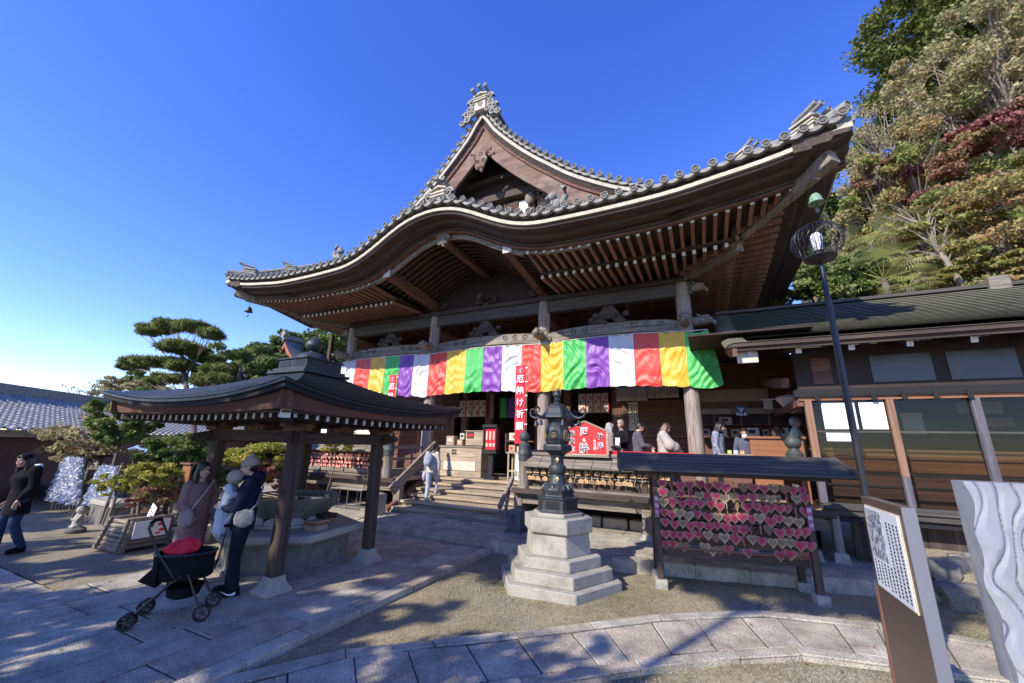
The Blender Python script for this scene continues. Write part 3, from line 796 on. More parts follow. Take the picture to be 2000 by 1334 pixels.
# guardian lions where the arch meets the straight eave
for s,nm in ((-1,'a'),(1,'b')):
    mb=MB(); cx=XC+s*3.62; y=7.8; z=7.3
    mb.sphere((cx,y,z+.22),(.13,.11,.16),10,8); mb.sphere((cx-s*.1,y-.05,z+.42),(.12,.11,.11),10,8); mb.sphere((cx-s*.2,y-.08,z+.38),(.07,.07,.05),8,6)
    for q in (-1,1): mb.tube([(cx-s*.08,y+q*.07,z+.3),(cx-s*.14,y+q*.08,z+.02)],[.045,.04],6)
    mb.tube([(cx+s*.1,y,z+.2),(cx+s*.22,y,z+.4),(cx+s*.2,y,z+.62),(cx+s*.1,y,z+.72)],[.07,.08,.06,.02],8)
    mb.tube([(cx-s*.05,y,z+.5),(cx-s*.02,y-.02,z+.66)],[.04,.01],6)
    for q in range(6): mb.sphere((cx-s*.02+.07*math.cos(q),y+.05*math.sin(q*2),z+.36+.07*math.sin(q)),.045,6,5)
    mb.tube([(cx+s*.25,y-.15,z),(cx+s*.35,y+.3,z+.08)],[.11,.1],10)
    part(mb,'guardian_lion',M['tile_rim'],roof,smooth=True)
# --- pillars, beams, brackets
PX=[XC-6.12,XC-2.08,XC+2.1,XC+6.12]
for i,x in enumerate(PX):
    mb=MB(); mb.lathe([(.19,DZ),(.19,4.2),(.185,6.0),(.17,6.5)],(x,11,0),16); part(mb,'pillar',M['pillar'],smooth=True,label='weathered round pillar with cracked grain')
    mb=MB(); mb.box((x,11,DZ+.06),(.52,.52,.12)); part(mb,'pillar_base',M['granite'],bevel=.02)
def nose(x,y,z,dx,dy,L=.55,r=.15,name='carved_nose'):
    mb=MB(); d=V(dx,dy,0); c=V(x,y,z)
    pts=[c,c+d*L*.35,c+d*L*.7+V(0,0,.03),c+d*L+V(0,0,.0)]
    mb.tube(pts,[r*.8,r*.95,r,r*.55],10)
    mb.tube([c+d*L*.95+V(0,0,-.03),c+d*L*1.15+V(0,0,-.08),c+d*L*1.12+V(0,0,-.2)],[r*.5,r*.4,r*.18],8)
    mb.sphere(c+d*L*.8+V(0,0,r*.8),(r*.4,)*3,8,6)
    for s in (-1,1):
        p=V(-dy,dx,0)*s*r*.8; mb.sphere(c+d*L*.75+p+V(0,0,.02),(r*.35,)*3,8,6); mb.tube([c+d*L*.5+p+V(0,0,r*.6),c+d*L*.25+p*1.3+V(0,0,r*1.2)],[r*.25,r*.08],6)
    part(mb,name,M['grey_y'],smooth=True)
for i,x in enumerate(PX):
    nose(x,10.85,5.18,0,-1,.62,.15)
    if i==3: nose(x+.15,11,5.25,1,0,.5,.14); nose(x+.15,11,6.2,1,0,.4,.12)
    if i==0: nose(x-.15,11,5.25,-1,0,.5,.14); nose(x-.15,11,6.2,-1,0,.4,.12)
mb=MB(); mb.b(PX[0]-.25,PX[3]+.25,10.88,11.12,5.99,6.36); part(mb,'head_beam',M['bluegrey_wood'],bevel=.015)
mb=MB(); mb.b(PX[0]-.4,PX[3]+.4,10.8,11.2,6.36,6.5); part(mb,'plate_beam',M['dark_x'],bevel=.01)
for i in range(3):
    a,b_=PX[i]+.16,PX[i+1]-.16; mb=MB(); n=14; top=[];bot=[]
    for k in range(n+1):
        t=k/n; x=a+(b_-a)*t; s=math.sin(PI*t)**.6; top.append((x,5.30+.14*s)); bot.append((x,4.98+.13*s))
    mb.prism(bot+top[::-1],10.9,11.1,'xz'); rb=part(mb,'rainbow_beam',M['grey_x'],bevel=.01)
    mb=MB()
    for k in range(3):
        for s in (-1,1):
            cx=a+.45+k*.34 if s<0 else b_-.45-k*.34; scroll(mb,cx,5.24+.03*k,.1,10.885,10.9,s,k,1.3,.25)
    mb.build('carved_scroll',M['dark_x'],rb)
    # frog-leg strut and carving between the beams
    c=(a+b_)/2; mb=MB(); mb.prism([(c-.62,5.46),(c-.45,5.52),(c-.26,5.78),(c-.13,5.97),(c+.13,5.97),(c+.26,5.78),(c+.45,5.52),(c+.62,5.46),(c+.3,5.46),(c,5.62),(c-.3,5.46)],10.94,11.06,'xz')
    for k in range(9): mb.sphere((c-.5+.125*k,10.93,5.58+.13*math.sin(k*1.7)),(.1,.06,.09),8,6)
    part(mb,'frog_leg_strut',M['dark_x'],smooth=True)
# bracket sets on each pillar and mid-bay
def bracket(x,s=1.0,y=11,corner=0):
    mb=MB(); z=6.5
    mb.box((x,y,z+.07),(.3*s,.3*s,.14),taper=1.0); mb.box((x,y,z+.17),(1.0*s,.14,.1)); mb.box((x,y-.2,z+.17),(.14,.9*s,.1))
    for q in (-.42,0,.42): mb.box((x+q*s,y,z+.265),(.17*s,.17*s,.09),taper=1.2)
    mb.box((x,y-.55*s,z+.25),(.17*s,.17*s,.09),taper=1.2)
    return mb
for i,x in enumerate(PX): part(bracket(x),'bracket_set',M['dark_x'])
for i in range(3): part(bracket((PX[i]+PX[i+1])/2,.8),'bracket_set',M['dark_x'])
# porch ceiling with coffered frames, seen in the shade
mb=MB(); mb.b(PX[0]-.6,PX[3]+.6,11.15,13.4,6.66,6.7); part(mb,'porch_ceiling',M['deep'])
for i in range(3):
    for j in (0,1):
        a=PX[i]+.3+j*(PX[i+1]-PX[i])/2; w=(PX[i+1]-PX[i])/2-.5; mb=MB()
        for k in range(3): mb.beam((a+w*k/2,11.3,6.5),(a+w*k/2+.0,12.9,6.5),.07,.08)
        for k in range(4): mb.beam((a,11.3+k*.5,6.5),(a+w,11.3+k*.5,6.5),.05,.06)
        part(mb,'coffer_frame',M['brown_x'])
for i,x in enumerate(PX):
    mb=MB(); mb.beam((x,11.1,5.72),(x,13.3,5.9),.2,.3); mb.beam((x,11.1,4.2+1.3),(x,13.3,4.9),.1,.16); part(mb,'tie_beam',M['brown_y'])
# --- inner front wall at the back of the porch
YW=13.35
mb=MB(); mb.b(PX[0]-.2,PX[3]+.2,YW,YW+.15,4.15,6.66); 
part(mb,'upper_wall',M['brown_x'])
mb=MB(); 
for z in (4.15,5.2,6.3): mb.b(PX[0]-.2,PX[3]+.2,YW-.06,YW,z-.1,z+.1)
part(mb,'wall_rail',M['dark_x'])
for i,x in enumerate(PX+[(PX[1]+PX[2])/2-1.02,(PX[1]+PX[2])/2+1.02,(PX[2]+PX[3])/2,(PX[0]+PX[1])/2]):
    mb=MB(); mb.b(x-.12,x+.12,YW-.12,YW+.1,DZ,6.6); part(mb,'wall_post',M['brown_z'],bevel=.01)
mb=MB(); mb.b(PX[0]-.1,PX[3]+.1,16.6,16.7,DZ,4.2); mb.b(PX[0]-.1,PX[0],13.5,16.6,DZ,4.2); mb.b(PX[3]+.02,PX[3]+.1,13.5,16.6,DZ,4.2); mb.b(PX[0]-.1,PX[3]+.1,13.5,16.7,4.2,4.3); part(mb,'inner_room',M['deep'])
def lattice(x0,x1,z0,z1,nx,nz,y=YW-.02,mt='orange_w',bk='brown_x',name='lattice_shutter',bar=.012,fr=.04):
    mb=MB(); mb.b(x0,x1,y+.03,y+.05,z0,z1); pn=part(mb,name,M[bk]); mb=MB()
    for k in range(nx+1): xx=x0+(x1-x0)*k/nx; mb.b(xx-bar,xx+bar,y-.01,y+.02,z0,z1)
    for k in range(nz+1): zz=z0+(z1-z0)*k/nz; mb.b(x0,x1,y-.018,y-.0105,zz-bar,zz+bar)
    mb.b(x0-fr,x0,y-.03,y+.04,z0-fr,z1+fr); mb.b(x1,x1+fr,y-.03,y+.04,z0-fr,z1+fr); mb.b(x0,x1,y-.03,y+.04,z1,z1+fr); mb.b(x0,x1,y-.03,y+.04,z0-fr,z0)
    mb.build('grille',M[mt],pn); return pn
lattice(-1.95,-.5,2.35,3.42,22,4)
lattice(-2.62,-2.12,2.3,3.85,5,15,mt='brown_x',bk='plaster',name='pierced_panel',bar=.03)
lattice(-9.4,-8.75,3.2,4.0,6,8,mt='brown_x',bk='plaster',name='pierced_panel',bar=.03)
lattice(-9.9,-8.9,1.9,2.9,14,3,name='lattice_shutter')
lattice(-12.0,-10.6,1.9,3.6,16,5,name='lattice_shutter')
for a,b_,c in ((-2.1,PX[3],2.28),(PX[0],-9.3,1.85)): mb=MB(); mb.b(a,b_,YW-.03,YW+.05,DZ,c); part(mb,'dado_boards',M['brown_x'])
mb=MB(); mb.b(PX[0],-8.7,YW-.03,YW+.05,2.95,4.1); part(mb,'wall_panel',M['brown_x'])
# --- veranda deck, its supports, stairs
SX0,SX1=-8.0,-4.28
mb=MB()
for (x0,x1,y0,y1) in ((-13.2,SX0,9.2,YW),(SX1,2.0,9.2,YW),(SX0,SX1,10.95,YW)): mb.b(x0,x1,y0,y1,DZ-.08,DZ)
dk=part(mb,'veranda_deck',M['pale_y'])
for a,b_ in ((-13.2,SX0+.02),(SX1-.02,2.0)): mb=MB(); mb.b(a,b_,9.12,9.28,DZ-.1,DZ+.012); part(mb,'deck_edge_board',M['dark_x'],bevel=.008)
for a,b_ in ((-13.2,SX0),(SX1,2.0)): mb=MB(); mb.b(a,b_,9.32,9.42,DZ-.34,DZ-.1); part(mb,'deck_joist',M['grey_x'])
for x in (-12.6,-10.6,-8.72,-7.98,-4.2,-2.95,-1.2,.6):
    mb=MB(); mb.b(x-.11,x+.11,9.3,9.5,PZ+.1,DZ-.34 if x not in (-4.2,-7.98) else DZ-.1); part(mb,'deck_post',M['grey_z'],bevel=.01)
    mb=MB(); mb.box((x,9.4,PZ+.045),(.34,.34,.12),taper=.88); part(mb,'footing_stone',M['granite'],bevel=.01)
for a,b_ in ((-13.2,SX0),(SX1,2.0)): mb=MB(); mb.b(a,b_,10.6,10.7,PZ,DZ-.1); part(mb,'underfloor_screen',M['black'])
mb=MB(); 
for k in range(9): mb.box((-3.9+k*.62,10.2,PZ+.1),(.56,.3,.26),rz=.06*math.sin(k))
part(mb,'foundation_stones',M['granite'],bevel=.02)
steps=6
for k in range(steps):
    z=PZ+(DZ-PZ)*(k+1)/steps; y=9.02+k*.32
    if k==steps-1: y=10.62
    mb=MB(); n=3; 
    mb.b(SX0+.12,SX1-.05,y,y+.37,z-.07,z+.0); part(mb,'stair_tread',M['pale_x'],bevel=.012,label='worn sunbleached stair tread')
    mb=MB(); mb.b(SX0+.12,SX1-.05,y+.05,y+.09,z-.15,z-.07); part(mb,'stair_riser',M['grey_x'])
mb=MB(); mb.b(SX0+.1,SX1-.04,8.98,9.4,PZ-.02,PZ+.07); part(mb,'bottom_sill',M['grey_x'],bevel=.012)
for x in (SX0+.02,):
    mb=MB(); mb.prism([(8.92,PZ),(8.92,PZ+.1),(10.7,DZ+.08),(11.0,DZ+.08),(11.0,PZ)],x-.04,x+.08,'yz'); part(mb,'stair_stringer',M['brown_y'])
mb=MB(); mb.prism([(8.92,PZ),(8.92,PZ+.1),(10.7,DZ+.02),(11.0,DZ+.02),(11.0,PZ)],SX1-.06,SX1+.02,'yz'); part(mb,'stair_stringer',M['grey_y'])
# sloping handrails
mb=MB(); mb.beam((SX0+.18,8.82,.72),(SX0+.18,10.75,1.98),.09,.11); mb.beam((SX0+.18,8.95,.62),(SX0+.18,10.6,1.72),.05,.2); part(mb,'stair_handrail',M['grey_y'],bevel=.01)
mb=MB(); mb.beam((SX1-.12,8.7,.55),(SX1-.12,9.4,1.15),.08,.12); mb.beam((SX1-.12,9.0,.3),(SX1-.12,9.2,.9),.07,.07); part(mb,'stair_handrail',M['grey_y'],bevel=.01)
# newel posts with onion finials
def newel(x,y,h=1.15,cap='bronze_gr'):
    mb=MB(); mb.lathe([(.15,DZ),(.15,DZ+.05),(.135,DZ+.07),(.135,DZ+h*.62),(.145,DZ+h*.64)],(x,y,0),16); p_=part(mb,'newel_post',M['grey_z'],smooth=True)
    mb=MB(); z=DZ+h*.62
    mb.lathe([(.15,z),(.15,z+.12),(.158,z+.13),(.158,z+.17),(.15,z+.18),(.145,z+.34),(.15,z+.36),(.12,z+.4),(.09,z+.43),(.085,z+.46),(.125,z+.5),(.14,z+.56),(.12,z+.63),(.06,z+.69),(.02,z+.74),(.005,z+.78)],(x,y,0),18); mb.build('giboshi_cap',M[cap],p_,True)
newel(-8.4,9.3,1.0); newel(-4.05,9.3,1.05); newel(1.55,9.3,1.0,'bronze_gr')
# rails beside the stair well and along the veranda front
def rail(p0,p1):
    mb=MB()
    for z,w,h in ((DZ+.86,.09,.09),(DZ+.52,.06,.07),(DZ+.16,.06,.16)): mb.beam((p0[0],p0[1],z),(p1[0],p1[1],z),w,h)
    L=(V(*p1)-V(*p0)).length; n=max(1,int(L/1.1))
    for k in range(1,n+1):
        q=V(*p0).lerp(V(*p1),k/(n+.5)); mb.box((q.x,q.y,DZ+.42),(.06,.06,.84))
    part(mb,'veranda_railing',M['grey_x'],bevel=.006)
rail((-8.4,9.45),(-8.4,10.8)); rail((-4.0,9.45),(-4.0,10.8)); rail((-13.2,9.3),(-8.55,9.3)); rail((-13.2,9.3),(-13.2,13.2))
# side walls and back of the hall
mb=MB(); mb.b(PX[0]-.1,PX[0]+.1,13.4,24,DZ-.8,6.6); mb.b(PX[3]-.1,PX[3]+.1,13.4,24,DZ-.8,6.6); mb.b(PX[0],PX[3],23.8,24,0,6.6); part(mb,'side_wall',M['brown_y'])
for x in (PX[0],PX[3]):
    mb=MB(); mb.b(x-.12,x+.12,11.1,24,5.99,6.45); part(mb,'side_beam',M['dark_y'])
# rain pipe under the left eave
mb=MB(); mb.beam((-15.35,12.4,6.75),(-15.35,12.4,.1),.16,.16); part(mb,'rain_post',M['dark_z'])
# wind bells
def bell(p,r,mt,label):
    t=thing('wind_bell',label,'bell',p,0)
    x,y,z=p; mb=MB(); mb.lathe([(r*1.15,-.3*r*3),(r*1.05,-.26*r*3),(r*.85,-.1*r*3),(r*.75,.1*r*3),(r*.5,.24*r*3),(.004,.28*r*3)],(x,y,z-.25),16); mb.build('bell_body',mt,t,True)
    mb=MB(); mb.tube([(x,y,z-.25+.28*r*3-.01),(x,y,z)],.008,6); mb.tube([(x,y,z-.28),(x,y,z-.45)],.006,5); mb.b(x-.03,x+.03,y-.004,y+.004,z-.55,z-.45); mb.build('clapper',M['iron'],t)
M['bell_green']=mat('verdigris_bronze',(.22,.36,.25),(.12,.22,.16),rough=.7,scale=20,c3=(.1,.12,.1),c3scale=9)
bell((XC+8.6,8.25,6.86),.12,M['bell_green'],'verdigris green wind bell hanging from the right corner of the hall eave')
bell((XC-8.6,8.25,6.86),.12,M['bronze'],'dark wind bell hanging from the left corner of the hall eave')
# ---------------------------------------------------------------- things on and in front of the veranda
def satin(name,c,dark,rgh=.5):
    m,nt,p=newmat(name); L=nt.links; p.inputs['Roughness'].default_value=rgh; p.inputs['Sheen Weight'].default_value=.3; p.inputs['Specular IOR Level'].default_value=.6
    tc=nd(nt,'ShaderNodeTexCoord'); mp=nd(nt,'ShaderNodeMapping'); mp.inputs['Scale'].default_value=(6.2,0,6.2); L.new(tc.outputs['Object'],mp.inputs[0])
    v=nd(nt,'ShaderNodeTexVoronoi',Scale=1.0,Randomness=.35); L.new(mp.outputs[0],v.inputs['Vector'])
    cr=nd(nt,'ShaderNodeValToRGB'); e=cr.color_ramp.elements; cr.color_ramp.interpolation='LINEAR'
    e[0].position=.0; e[0].color=(0,0,0,1); e[1].position=.28; e[1].color=(.15,.15,.15,1)
    for pos,val in ((.30,.9),(.36,.9),(.39,.1),(.50,.1),(.56,.7),(.62,.2)): k=e.new(pos); k.color=(val,)*3+(1,)
    L.new(v.outputs['Distance'],cr.inputs[0])
    n=nd(nt,'ShaderNodeTexNoise',Scale=40.0,Detail=3.0); L.new(tc.outputs['Object'],n.inputs['Vector'])
    mu=nd(nt,'ShaderNodeMath',operation='MULTIPLY'); mu.inputs[1].default_value=.62; L.new(cr.outputs[0],mu.inputs[0])
    mx=nd(nt,'ShaderNodeMix',data_type='RGBA'); L.new(mu.outputs[0],mx.inputs[0]); mx.inputs[6].default_value=rgb(c); mx.inputs[7].default_value=rgb(dark); L.new(mx.outputs[2],p.inputs['Base Color'])
    return m
SC={'white':satin('white_brocade',(.62,.62,.62),(.34,.34,.35)),'red':satin('red_brocade',(.72,.06,.03),(.36,.015,.012)),'yellow':satin('yellow_brocade',(.80,.47,.02),(.42,.2,.008)),
    'green':satin('green_brocade',(.05,.46,.08),(.01,.2,.035)),'purple':satin('purple_brocade',(.21,.045,.36),(.08,.012,.17))}
ed=[-12.5,-11.75,-10.98,-10.27,-9.59,-8.98,-8.29,-7.56,-6.82,-6.16,-5.49,-4.81,-4.17,-3.48,-2.8,-2.15,-1.48,-.83,-.19,.52]
seq=['white','red','yellow','green','purple']
cur=thing('ceremonial_curtain','long five-coloured satin curtain hung between the front pillars of the hall','curtain',(XC,10.72,4.9))
def ztop(x):
    for i in range(3):
        a,b_=PX[i],PX[i+1]
        if a<=x<=b_: return 4.93+.07*math.sin(PI*(x-a)/(b_-a))
    return 4.92
for i in range(19):
    x0,x1=ed[i],ed[i+1]; r=random.Random(i+11); mb=MB(); nx,nz=26,54
    folds=[(r.uniform(.005,.024),r.uniform(9,26),r.choice((-1,1))*r.uniform(.1,1.5),r.random()*6,r.uniform(-.1,1.1)) for _ in range(5)]
    P=[]
    for k in range(nz+1):
        t=k/nz
        for j in range(nx+1):
            s=j/nx; x=x0+(x1-x0)*s; 
            if i==18: x+= -(1-t)**1.5*.16*s+ t*.05*s
            zt=ztop(x)-.01*abs(math.sin(s*PI*2))*(1) - (.05*math.sin(PI*s) if i==18 else .012*math.sin(PI*s*2)**2)
            z=zt-(1.43+.015*math.sin(s*5+i))*t - (.04*s if i<6 else 0)*t
            y=10.72-.02*t
            for (a,f,sl,ph,cc) in folds:
                q=f*(t*1.4+sl*(s-.5)*.9+.12*math.sin(s*5+ph)+.06*math.sin(t*9+i))+ph; env=math.exp(-((t-cc)/.33)**2)*math.sin(PI*min(max(s,0),1))**.5
                w=math.sin(q); y-=a*env*(w if w<0 else w**.6)
            y-=.03*math.sin(2*PI*s+i)*t*t+.016*math.sin(PI*6*s+i)*math.exp(-t*4)
            P.append((x,y,z))
    F=[(k*(nx+1)+j,(k+1)*(nx+1)+j,(k+1)*(nx+1)+j+1,k*(nx+1)+j+1) for k in range(nz) for j in range(nx)]
    mb.add(P,F); tag(mb.build('curtain_panel',SC[seq[i%5]],cur,'all'),seq[i%5]+' satin panel')
mb=MB(); mb.tube([(ed[0],10.74,4.92)]+[(ed[0]+(ed[-1]-ed[0])*k/40,10.74,ztop(ed[0]+(ed[-1]-ed[0])*k/40)+.012) for k in range(1,40)]+[(.35,10.74,4.93)],.014,6); mb.build('hanging_rope',M['plaster'],cur)
# tall red prayer banners
def nobori(x,y,z0,z1,label,w=.3,lean=.0):
    t=thing('prayer_banner',label,'banner',(x,y,DZ),0,'crimson prayer banners on the veranda')
    mb=MB(); P=[]; n=30
    for k in range(n+1):
        zz=z0+(z1-z0)*k/n
        for j in range(7): s=j/6; P.append((x-w/2+w*s,y+.012*math.sin(k*.6+s*3),zz))
    mb.add(P,[(k*7+j,k*7+j+1,(k+1)*7+j+1,(k+1)*7+j) for k in range(n) for j in range(6)]); c=mb.build('cloth',M['red_cloth'],t,'all')
    mb=MB(); mb.tube([(x+w/2+.03,y+.01,DZ),(x+w/2+.03,y+.01,z1+.1)],.012,8); mb.tube([(x+w/2+.03,y+.01,z1+.06),(x-w/2-.02,y+.01,z1+.06)],.008,6); mb.build('pole',M['orange_wz'],t)
    for k in range(6):
        mb=MB(); zz=z1-.08-k*(z1-z0-.2)/5; mb.b(x+w/2-.02,x+w/2+.055,y-.012,y+.012,zz-.012,zz+.012); mb.build('loop',M['white'],t)
    H=z1-z0
    for k,ch in enumerate('厄除け祈願'):
        lettering(ch,(x,y-.03,z1-.17*H-.15*H*k-.02*H),.108*H,M['white'],t,bold=.004)
    mb=MB(); zc=z1-.075*H; r=.088
    for k in range(40):
        a0,a1=2*PI*k/40,2*PI*(k+1)/40; mb.beam((x+r*.85*math.cos(a0),y-.03,zc+r*math.sin(a0)),(x+r*.85*math.cos(a1),y-.03,zc+r*math.sin(a1)),.003,.012,up=(0,1,0))
    mb.tube([(x+.035,y-.03,zc+.06),(x+.005,y-.03,zc+.06),(x-.008,y-.03,zc+.03),(x-.004,y-.03,zc-.04),(x-.015,y-.03,zc-.065)],[.008]*5,6); mb.tube([(x-.035,y-.03,zc+.02),(x+.03,y-.03,zc+.014)],.007,6); mb.tube([(x-.028,y-.03,zc-.02),(x+.028,y-.03,zc-.024)],.006,6)
    mb.build('crest',M['white'],t)
    mb=MB(); mb.lathe([(.14,DZ),(.14,DZ+.06),(.05,DZ+.1),(.02,DZ+.12)],(x+w/2+.03,y+.01,0),12); mb.build('stand',M['iron'],t)
nobori(-4.33,9.62,2.0,4.08,'crimson vertical banner with white lettering standing right of the stairs')
nobori(-8.82,9.62,2.0,4.05,'crimson vertical banner left of the stairs, half hidden by the pavilion roof')
# red ema-shaped price sign
t=thing('votive_sign','bright red house-shaped sign with white and black writing behind the bronze lantern','sign',(-2.5,9.3,1.76))
mb=MB(); sp=[(-3.06,1.79),(-1.98,1.79),(-1.98,2.33),(-2.5,2.55),(-3.06,2.33)]
mb.prism(sp,9.29,9.31,'xz'); mb.build('sign_board',M['red_sign'],t)
mb=MB()
for i in range(5):
    a,b_=sp[i],sp[(i+1)%5]; mb.beam((a[0],9.29,a[1]),(b_[0],9.29,b_[1]),.05,.028)
mb.build('frame',M['pale_x'],t)
mb=MB(); mb.b(-3.1,-1.94,9.2,9.42,1.735,1.775); mb.build('ledge',M['grey_x'],t)
for ch,x,z,s in (('絵',-2.14,2.2,.15),('馬',-2.14,1.99,.15),('六',-2.27,2.1,.06),('〇',-2.27,2.035,.05),('〇',-2.27,1.98,.05),('円',-2.27,1.92,.06),('厄',-2.52,2.3,.2),('除',-2.52,1.92,.23),('ら',-2.52,2.11,.09),('護',-2.82,2.24,.15),('摩',-2.82,2.07,.15),('木',-2.82,1.9,.15)):
    lettering(ch,(x,9.282,z),s,M['white'],t,bold=.008*s/.15)
    if s>.12: lettering(ch,(x,9.279,z),s,M['ink'],t,bold=.0)
# red-clothed counter
t=thing('red_counter','low counter draped in bright red with white lettering behind the heart plaque rack','counter',(-1.1,9.7,DZ))
mb=MB(); mb.b(-2.03,-.18,9.42,9.9,1.84,1.885); mb.build('counter_top',M['red_cloth'],t,bevel=.006)
mb=MB(); mb.b(-2.03,-.18,9.42,9.45,1.62,1.84); mb.build('front_cloth',M['red_cloth'],t)
mb=MB(); mb.b(-2.0,-.2,9.5,9.88,DZ,1.62); mb.build('cabinet',M['brown_x'],t)
lettering('奉',(-1.62,9.41,1.73),.19,M['white'],t,bold=.01); lettering('納',(-1.3,9.41,1.73),.19,M['white'],t,bold=.01)
# veranda votive racks with shingled lids
def veranda_rack(x0,x1,y,zr,label):
    t=thing('votive_rack',label,'plaque rack',((x0+x1)/2,y,DZ),0)
    for x in (x0+.05,x1-.05):
        mb=MB(); mb.b(x-.04,x+.04,y-.03,y+.05,DZ+.01,zr+.1); mb.build('post',M['grey_z'],t,bevel=.005)
    n=int((x1-x0)/.41)
    for k in range(n):
        a=x0+(x1-x0)*k/n; b_=x0+(x1-x0)*(k+1)/n-.012; mb=MB()
        mb.prism([(y-.26,zr-.06),(y-.27,zr-.03),(y-.1,zr+.09),(y-.1,zr+.05)],a,b_,'yz'); mb.prism([(y-.12,zr+.05),(y-.13,zr+.09),(y+.1,zr+.22),(y+.1,zr+.18)],a,b_,'yz'); mb.build('shingle_board',M['grey_x'],t)
    mb=MB(); mb.b(x0-.05,x1+.05,y+.02,y+.16,zr+.2,zr+.28); mb.build('ridge_board',M['grey_x'],t,bevel=.008)
    for z in (zr-.1,zr-.27):
        mb=MB(); mb.b(x0,x1,y-.02,y,z,z+.035); mb.build('rail',M['grey_x'],t)
    mb=MB(); mb.b(x0,x1,y+.05,y+.07,DZ+.02,zr); mb.build('back_board',M['dark_x'],t)
    mb=MB(); mb.b(x0-.08,x1+.08,y-.06,y+.1,DZ,DZ+.06); mb.build('bottom_ledge',M['grey_x'],t)
    return t
veranda_rack(-4.0,-.62,9.34,1.53,'small rack with a grey shingled lid on the veranda edge behind the bronze lantern')
veranda_rack(-12.3,-8.75,9.34,1.72,'small rack with a shingled lid on the veranda edge left of the stairs')
def ema_mesh(w,h,th=.009):
    mb=MB(); mb.prism([(-w/2,-h),(w/2,-h),(w/2,-.3*h),(0,0),(-w/2,-.3*h)],-th/2,th/2,'xz'); return mb
em=thing('votive_plaque','','plaque',(-3.9,9.27,1.44),0,'house-shaped plaques on the right veranda rack')
ema_mesh(.125,.095).build('board',M['ema'],None); b0=bpy.data.objects['board']; b0.parent=em; b0.name='board'
mb=MB(); mb.tube([(0,0,-.01),(.003,0,.06)],.003,4); c0=mb.build('cord',M['white'],None); c0.parent=em
mb=MB(); 
for q in range(4): mb.b(-.04+.022*q,-.034+.022*q,-.006,-.005,-.08,-.035)
i0=mb.build('writing',M['ink'],None); i0.parent=em
r=random.Random(5); first=True
LBL='small honey wood votive plaque hanging in the right veranda rack, above the underfloor gap'
for row,z in ((0,1.43),(1,1.27)):
    x=-3.88 
    while x<-.72:
        p=(x,9.27-r.uniform(0,.05),z-r.uniform(0,.02)); rz=r.choice((0,0,.5,-.6,1.2,-.2,.2))*r.uniform(.6,1.3)
        lb='house-shaped honey wood plaque in the %s row of the right veranda rack'%('upper','lower')[row]
        if first: em.location=p; em.rotation_euler=(0,0,rz); em['label']=lb; first=False
        else: dup(em,p,rz,lb,'house-shaped plaques on the right veranda rack')
        x+=r.uniform(.1,.19)
M['ema_red']=mat('red_and_white_plaque_print',(.7,.55,.42),(.62,.06,.06),rough=.7,scale=22,lo=.45,hi=.52)
em2=thing('charm_plaque','','plaque',(-12,9.27,1.6),0)
o=ema_mesh(.11,.09).build('board',M['ema_red']); o.parent=em2
mb=MB(); mb.tube([(0,0,-.01),(.003,0,.05)],.005,4); o=mb.build('cord',M['red_cloth']); o.parent=em2
first=True
for row,z in ((0,1.62),(1,1.50),(2,1.38),(3,1.27)):
    x=-12.2
    while x<-8.85:
        p=(x,9.27-r.uniform(0,.05),z-r.uniform(0,.02)); rz=r.uniform(-.5,.5); lb='red and white plaque crowded in the left veranda rack, %s row'%('top','second','third','bottom')[row]
        if first: em2.location=p; em2['label']=lb; em2['group']='red and white plaques on the left veranda rack'; first=False
        else: dup(em2,p,rz,lb)
        x+=r.uniform(.13,.2)
# offering box and the cabinets on the porch
t=thing('offering_box','big pale wooden offering box with a four-square crest at the head of the stairs','offering box',(-7.15,11.5,DZ))
mb=MB(); mb.b(-7.95,-6.35,11.2,11.85,1.12,1.84); mb.build('box_body',M['pale_x'],t,bevel=.01)
mb=MB(); mb.b(-8.0,-6.3,11.12,11.9,DZ,1.12); mb.build('plinth',M['pale_x'],t,bevel=.01)
mb=MB(); mb.b(-7.98,-6.32,11.17,11.88,1.84,1.9); mb.build('rim',M['grey_x'],t,bevel=.008)
mb=MB(); mb.b(-7.75,-6.55,11.185,11.2,1.14,1.42); mb.build('white_apron',M['paper'],t)
mb=MB()
for a in (-7.42,-7.32):
    for b_ in (1.66,1.75): mb.b(a-.035,a+.035,11.185,11.2,b_-.03,b_+.03)
mb.build('crest',M['ink'],t)
def simple(name,label,cat,boxes,group=None,loc=None):
    "a thing of named box parts: (part, material, x0,x1,y0,y1,z0,z1)"
    xs=[b[2] for b in boxes]+[b[3] for b in boxes]; ysx=[b[4] for b in boxes]+[b[5] for b in boxes]; zs=[b[6] for b in boxes]
    t=thing(name,label,cat,(sum(xs)/len(xs),sum(ysx)/len(ysx),min(zs)),0,group)
    for (pn,mt,x0,x1,y0,y1,z0,z1) in boxes:
        mb=MB(); mb.b(x0,x1,y0,y1,z0,z1); mb.build(pn,M[mt],t,bevel=.004)
    return t
M['card']=mat('tan_card',(.46,.31,.19),(.38,.25,.15),rough=.8,scale=5)
c=simple('fortune_cabinet','tan cabinet with a dark red label standing on the offering box','cabinet',[('cabinet_body','pale_x',-7.05,-6.35,11.35,11.75,1.92,2.36),('red_label','deep',-7.0,-6.75,11.335,11.35,2.14,2.34),('lid','pale_x',-7.08,-6.32,11.32,11.78,2.36,2.39)])
mb=MB(); 
for q in range(5): mb.b(-6.96+.04*q,-6.935+.04*q,11.33,11.335,2.19,2.29)
mb.build('print',M['red_sign'],c)
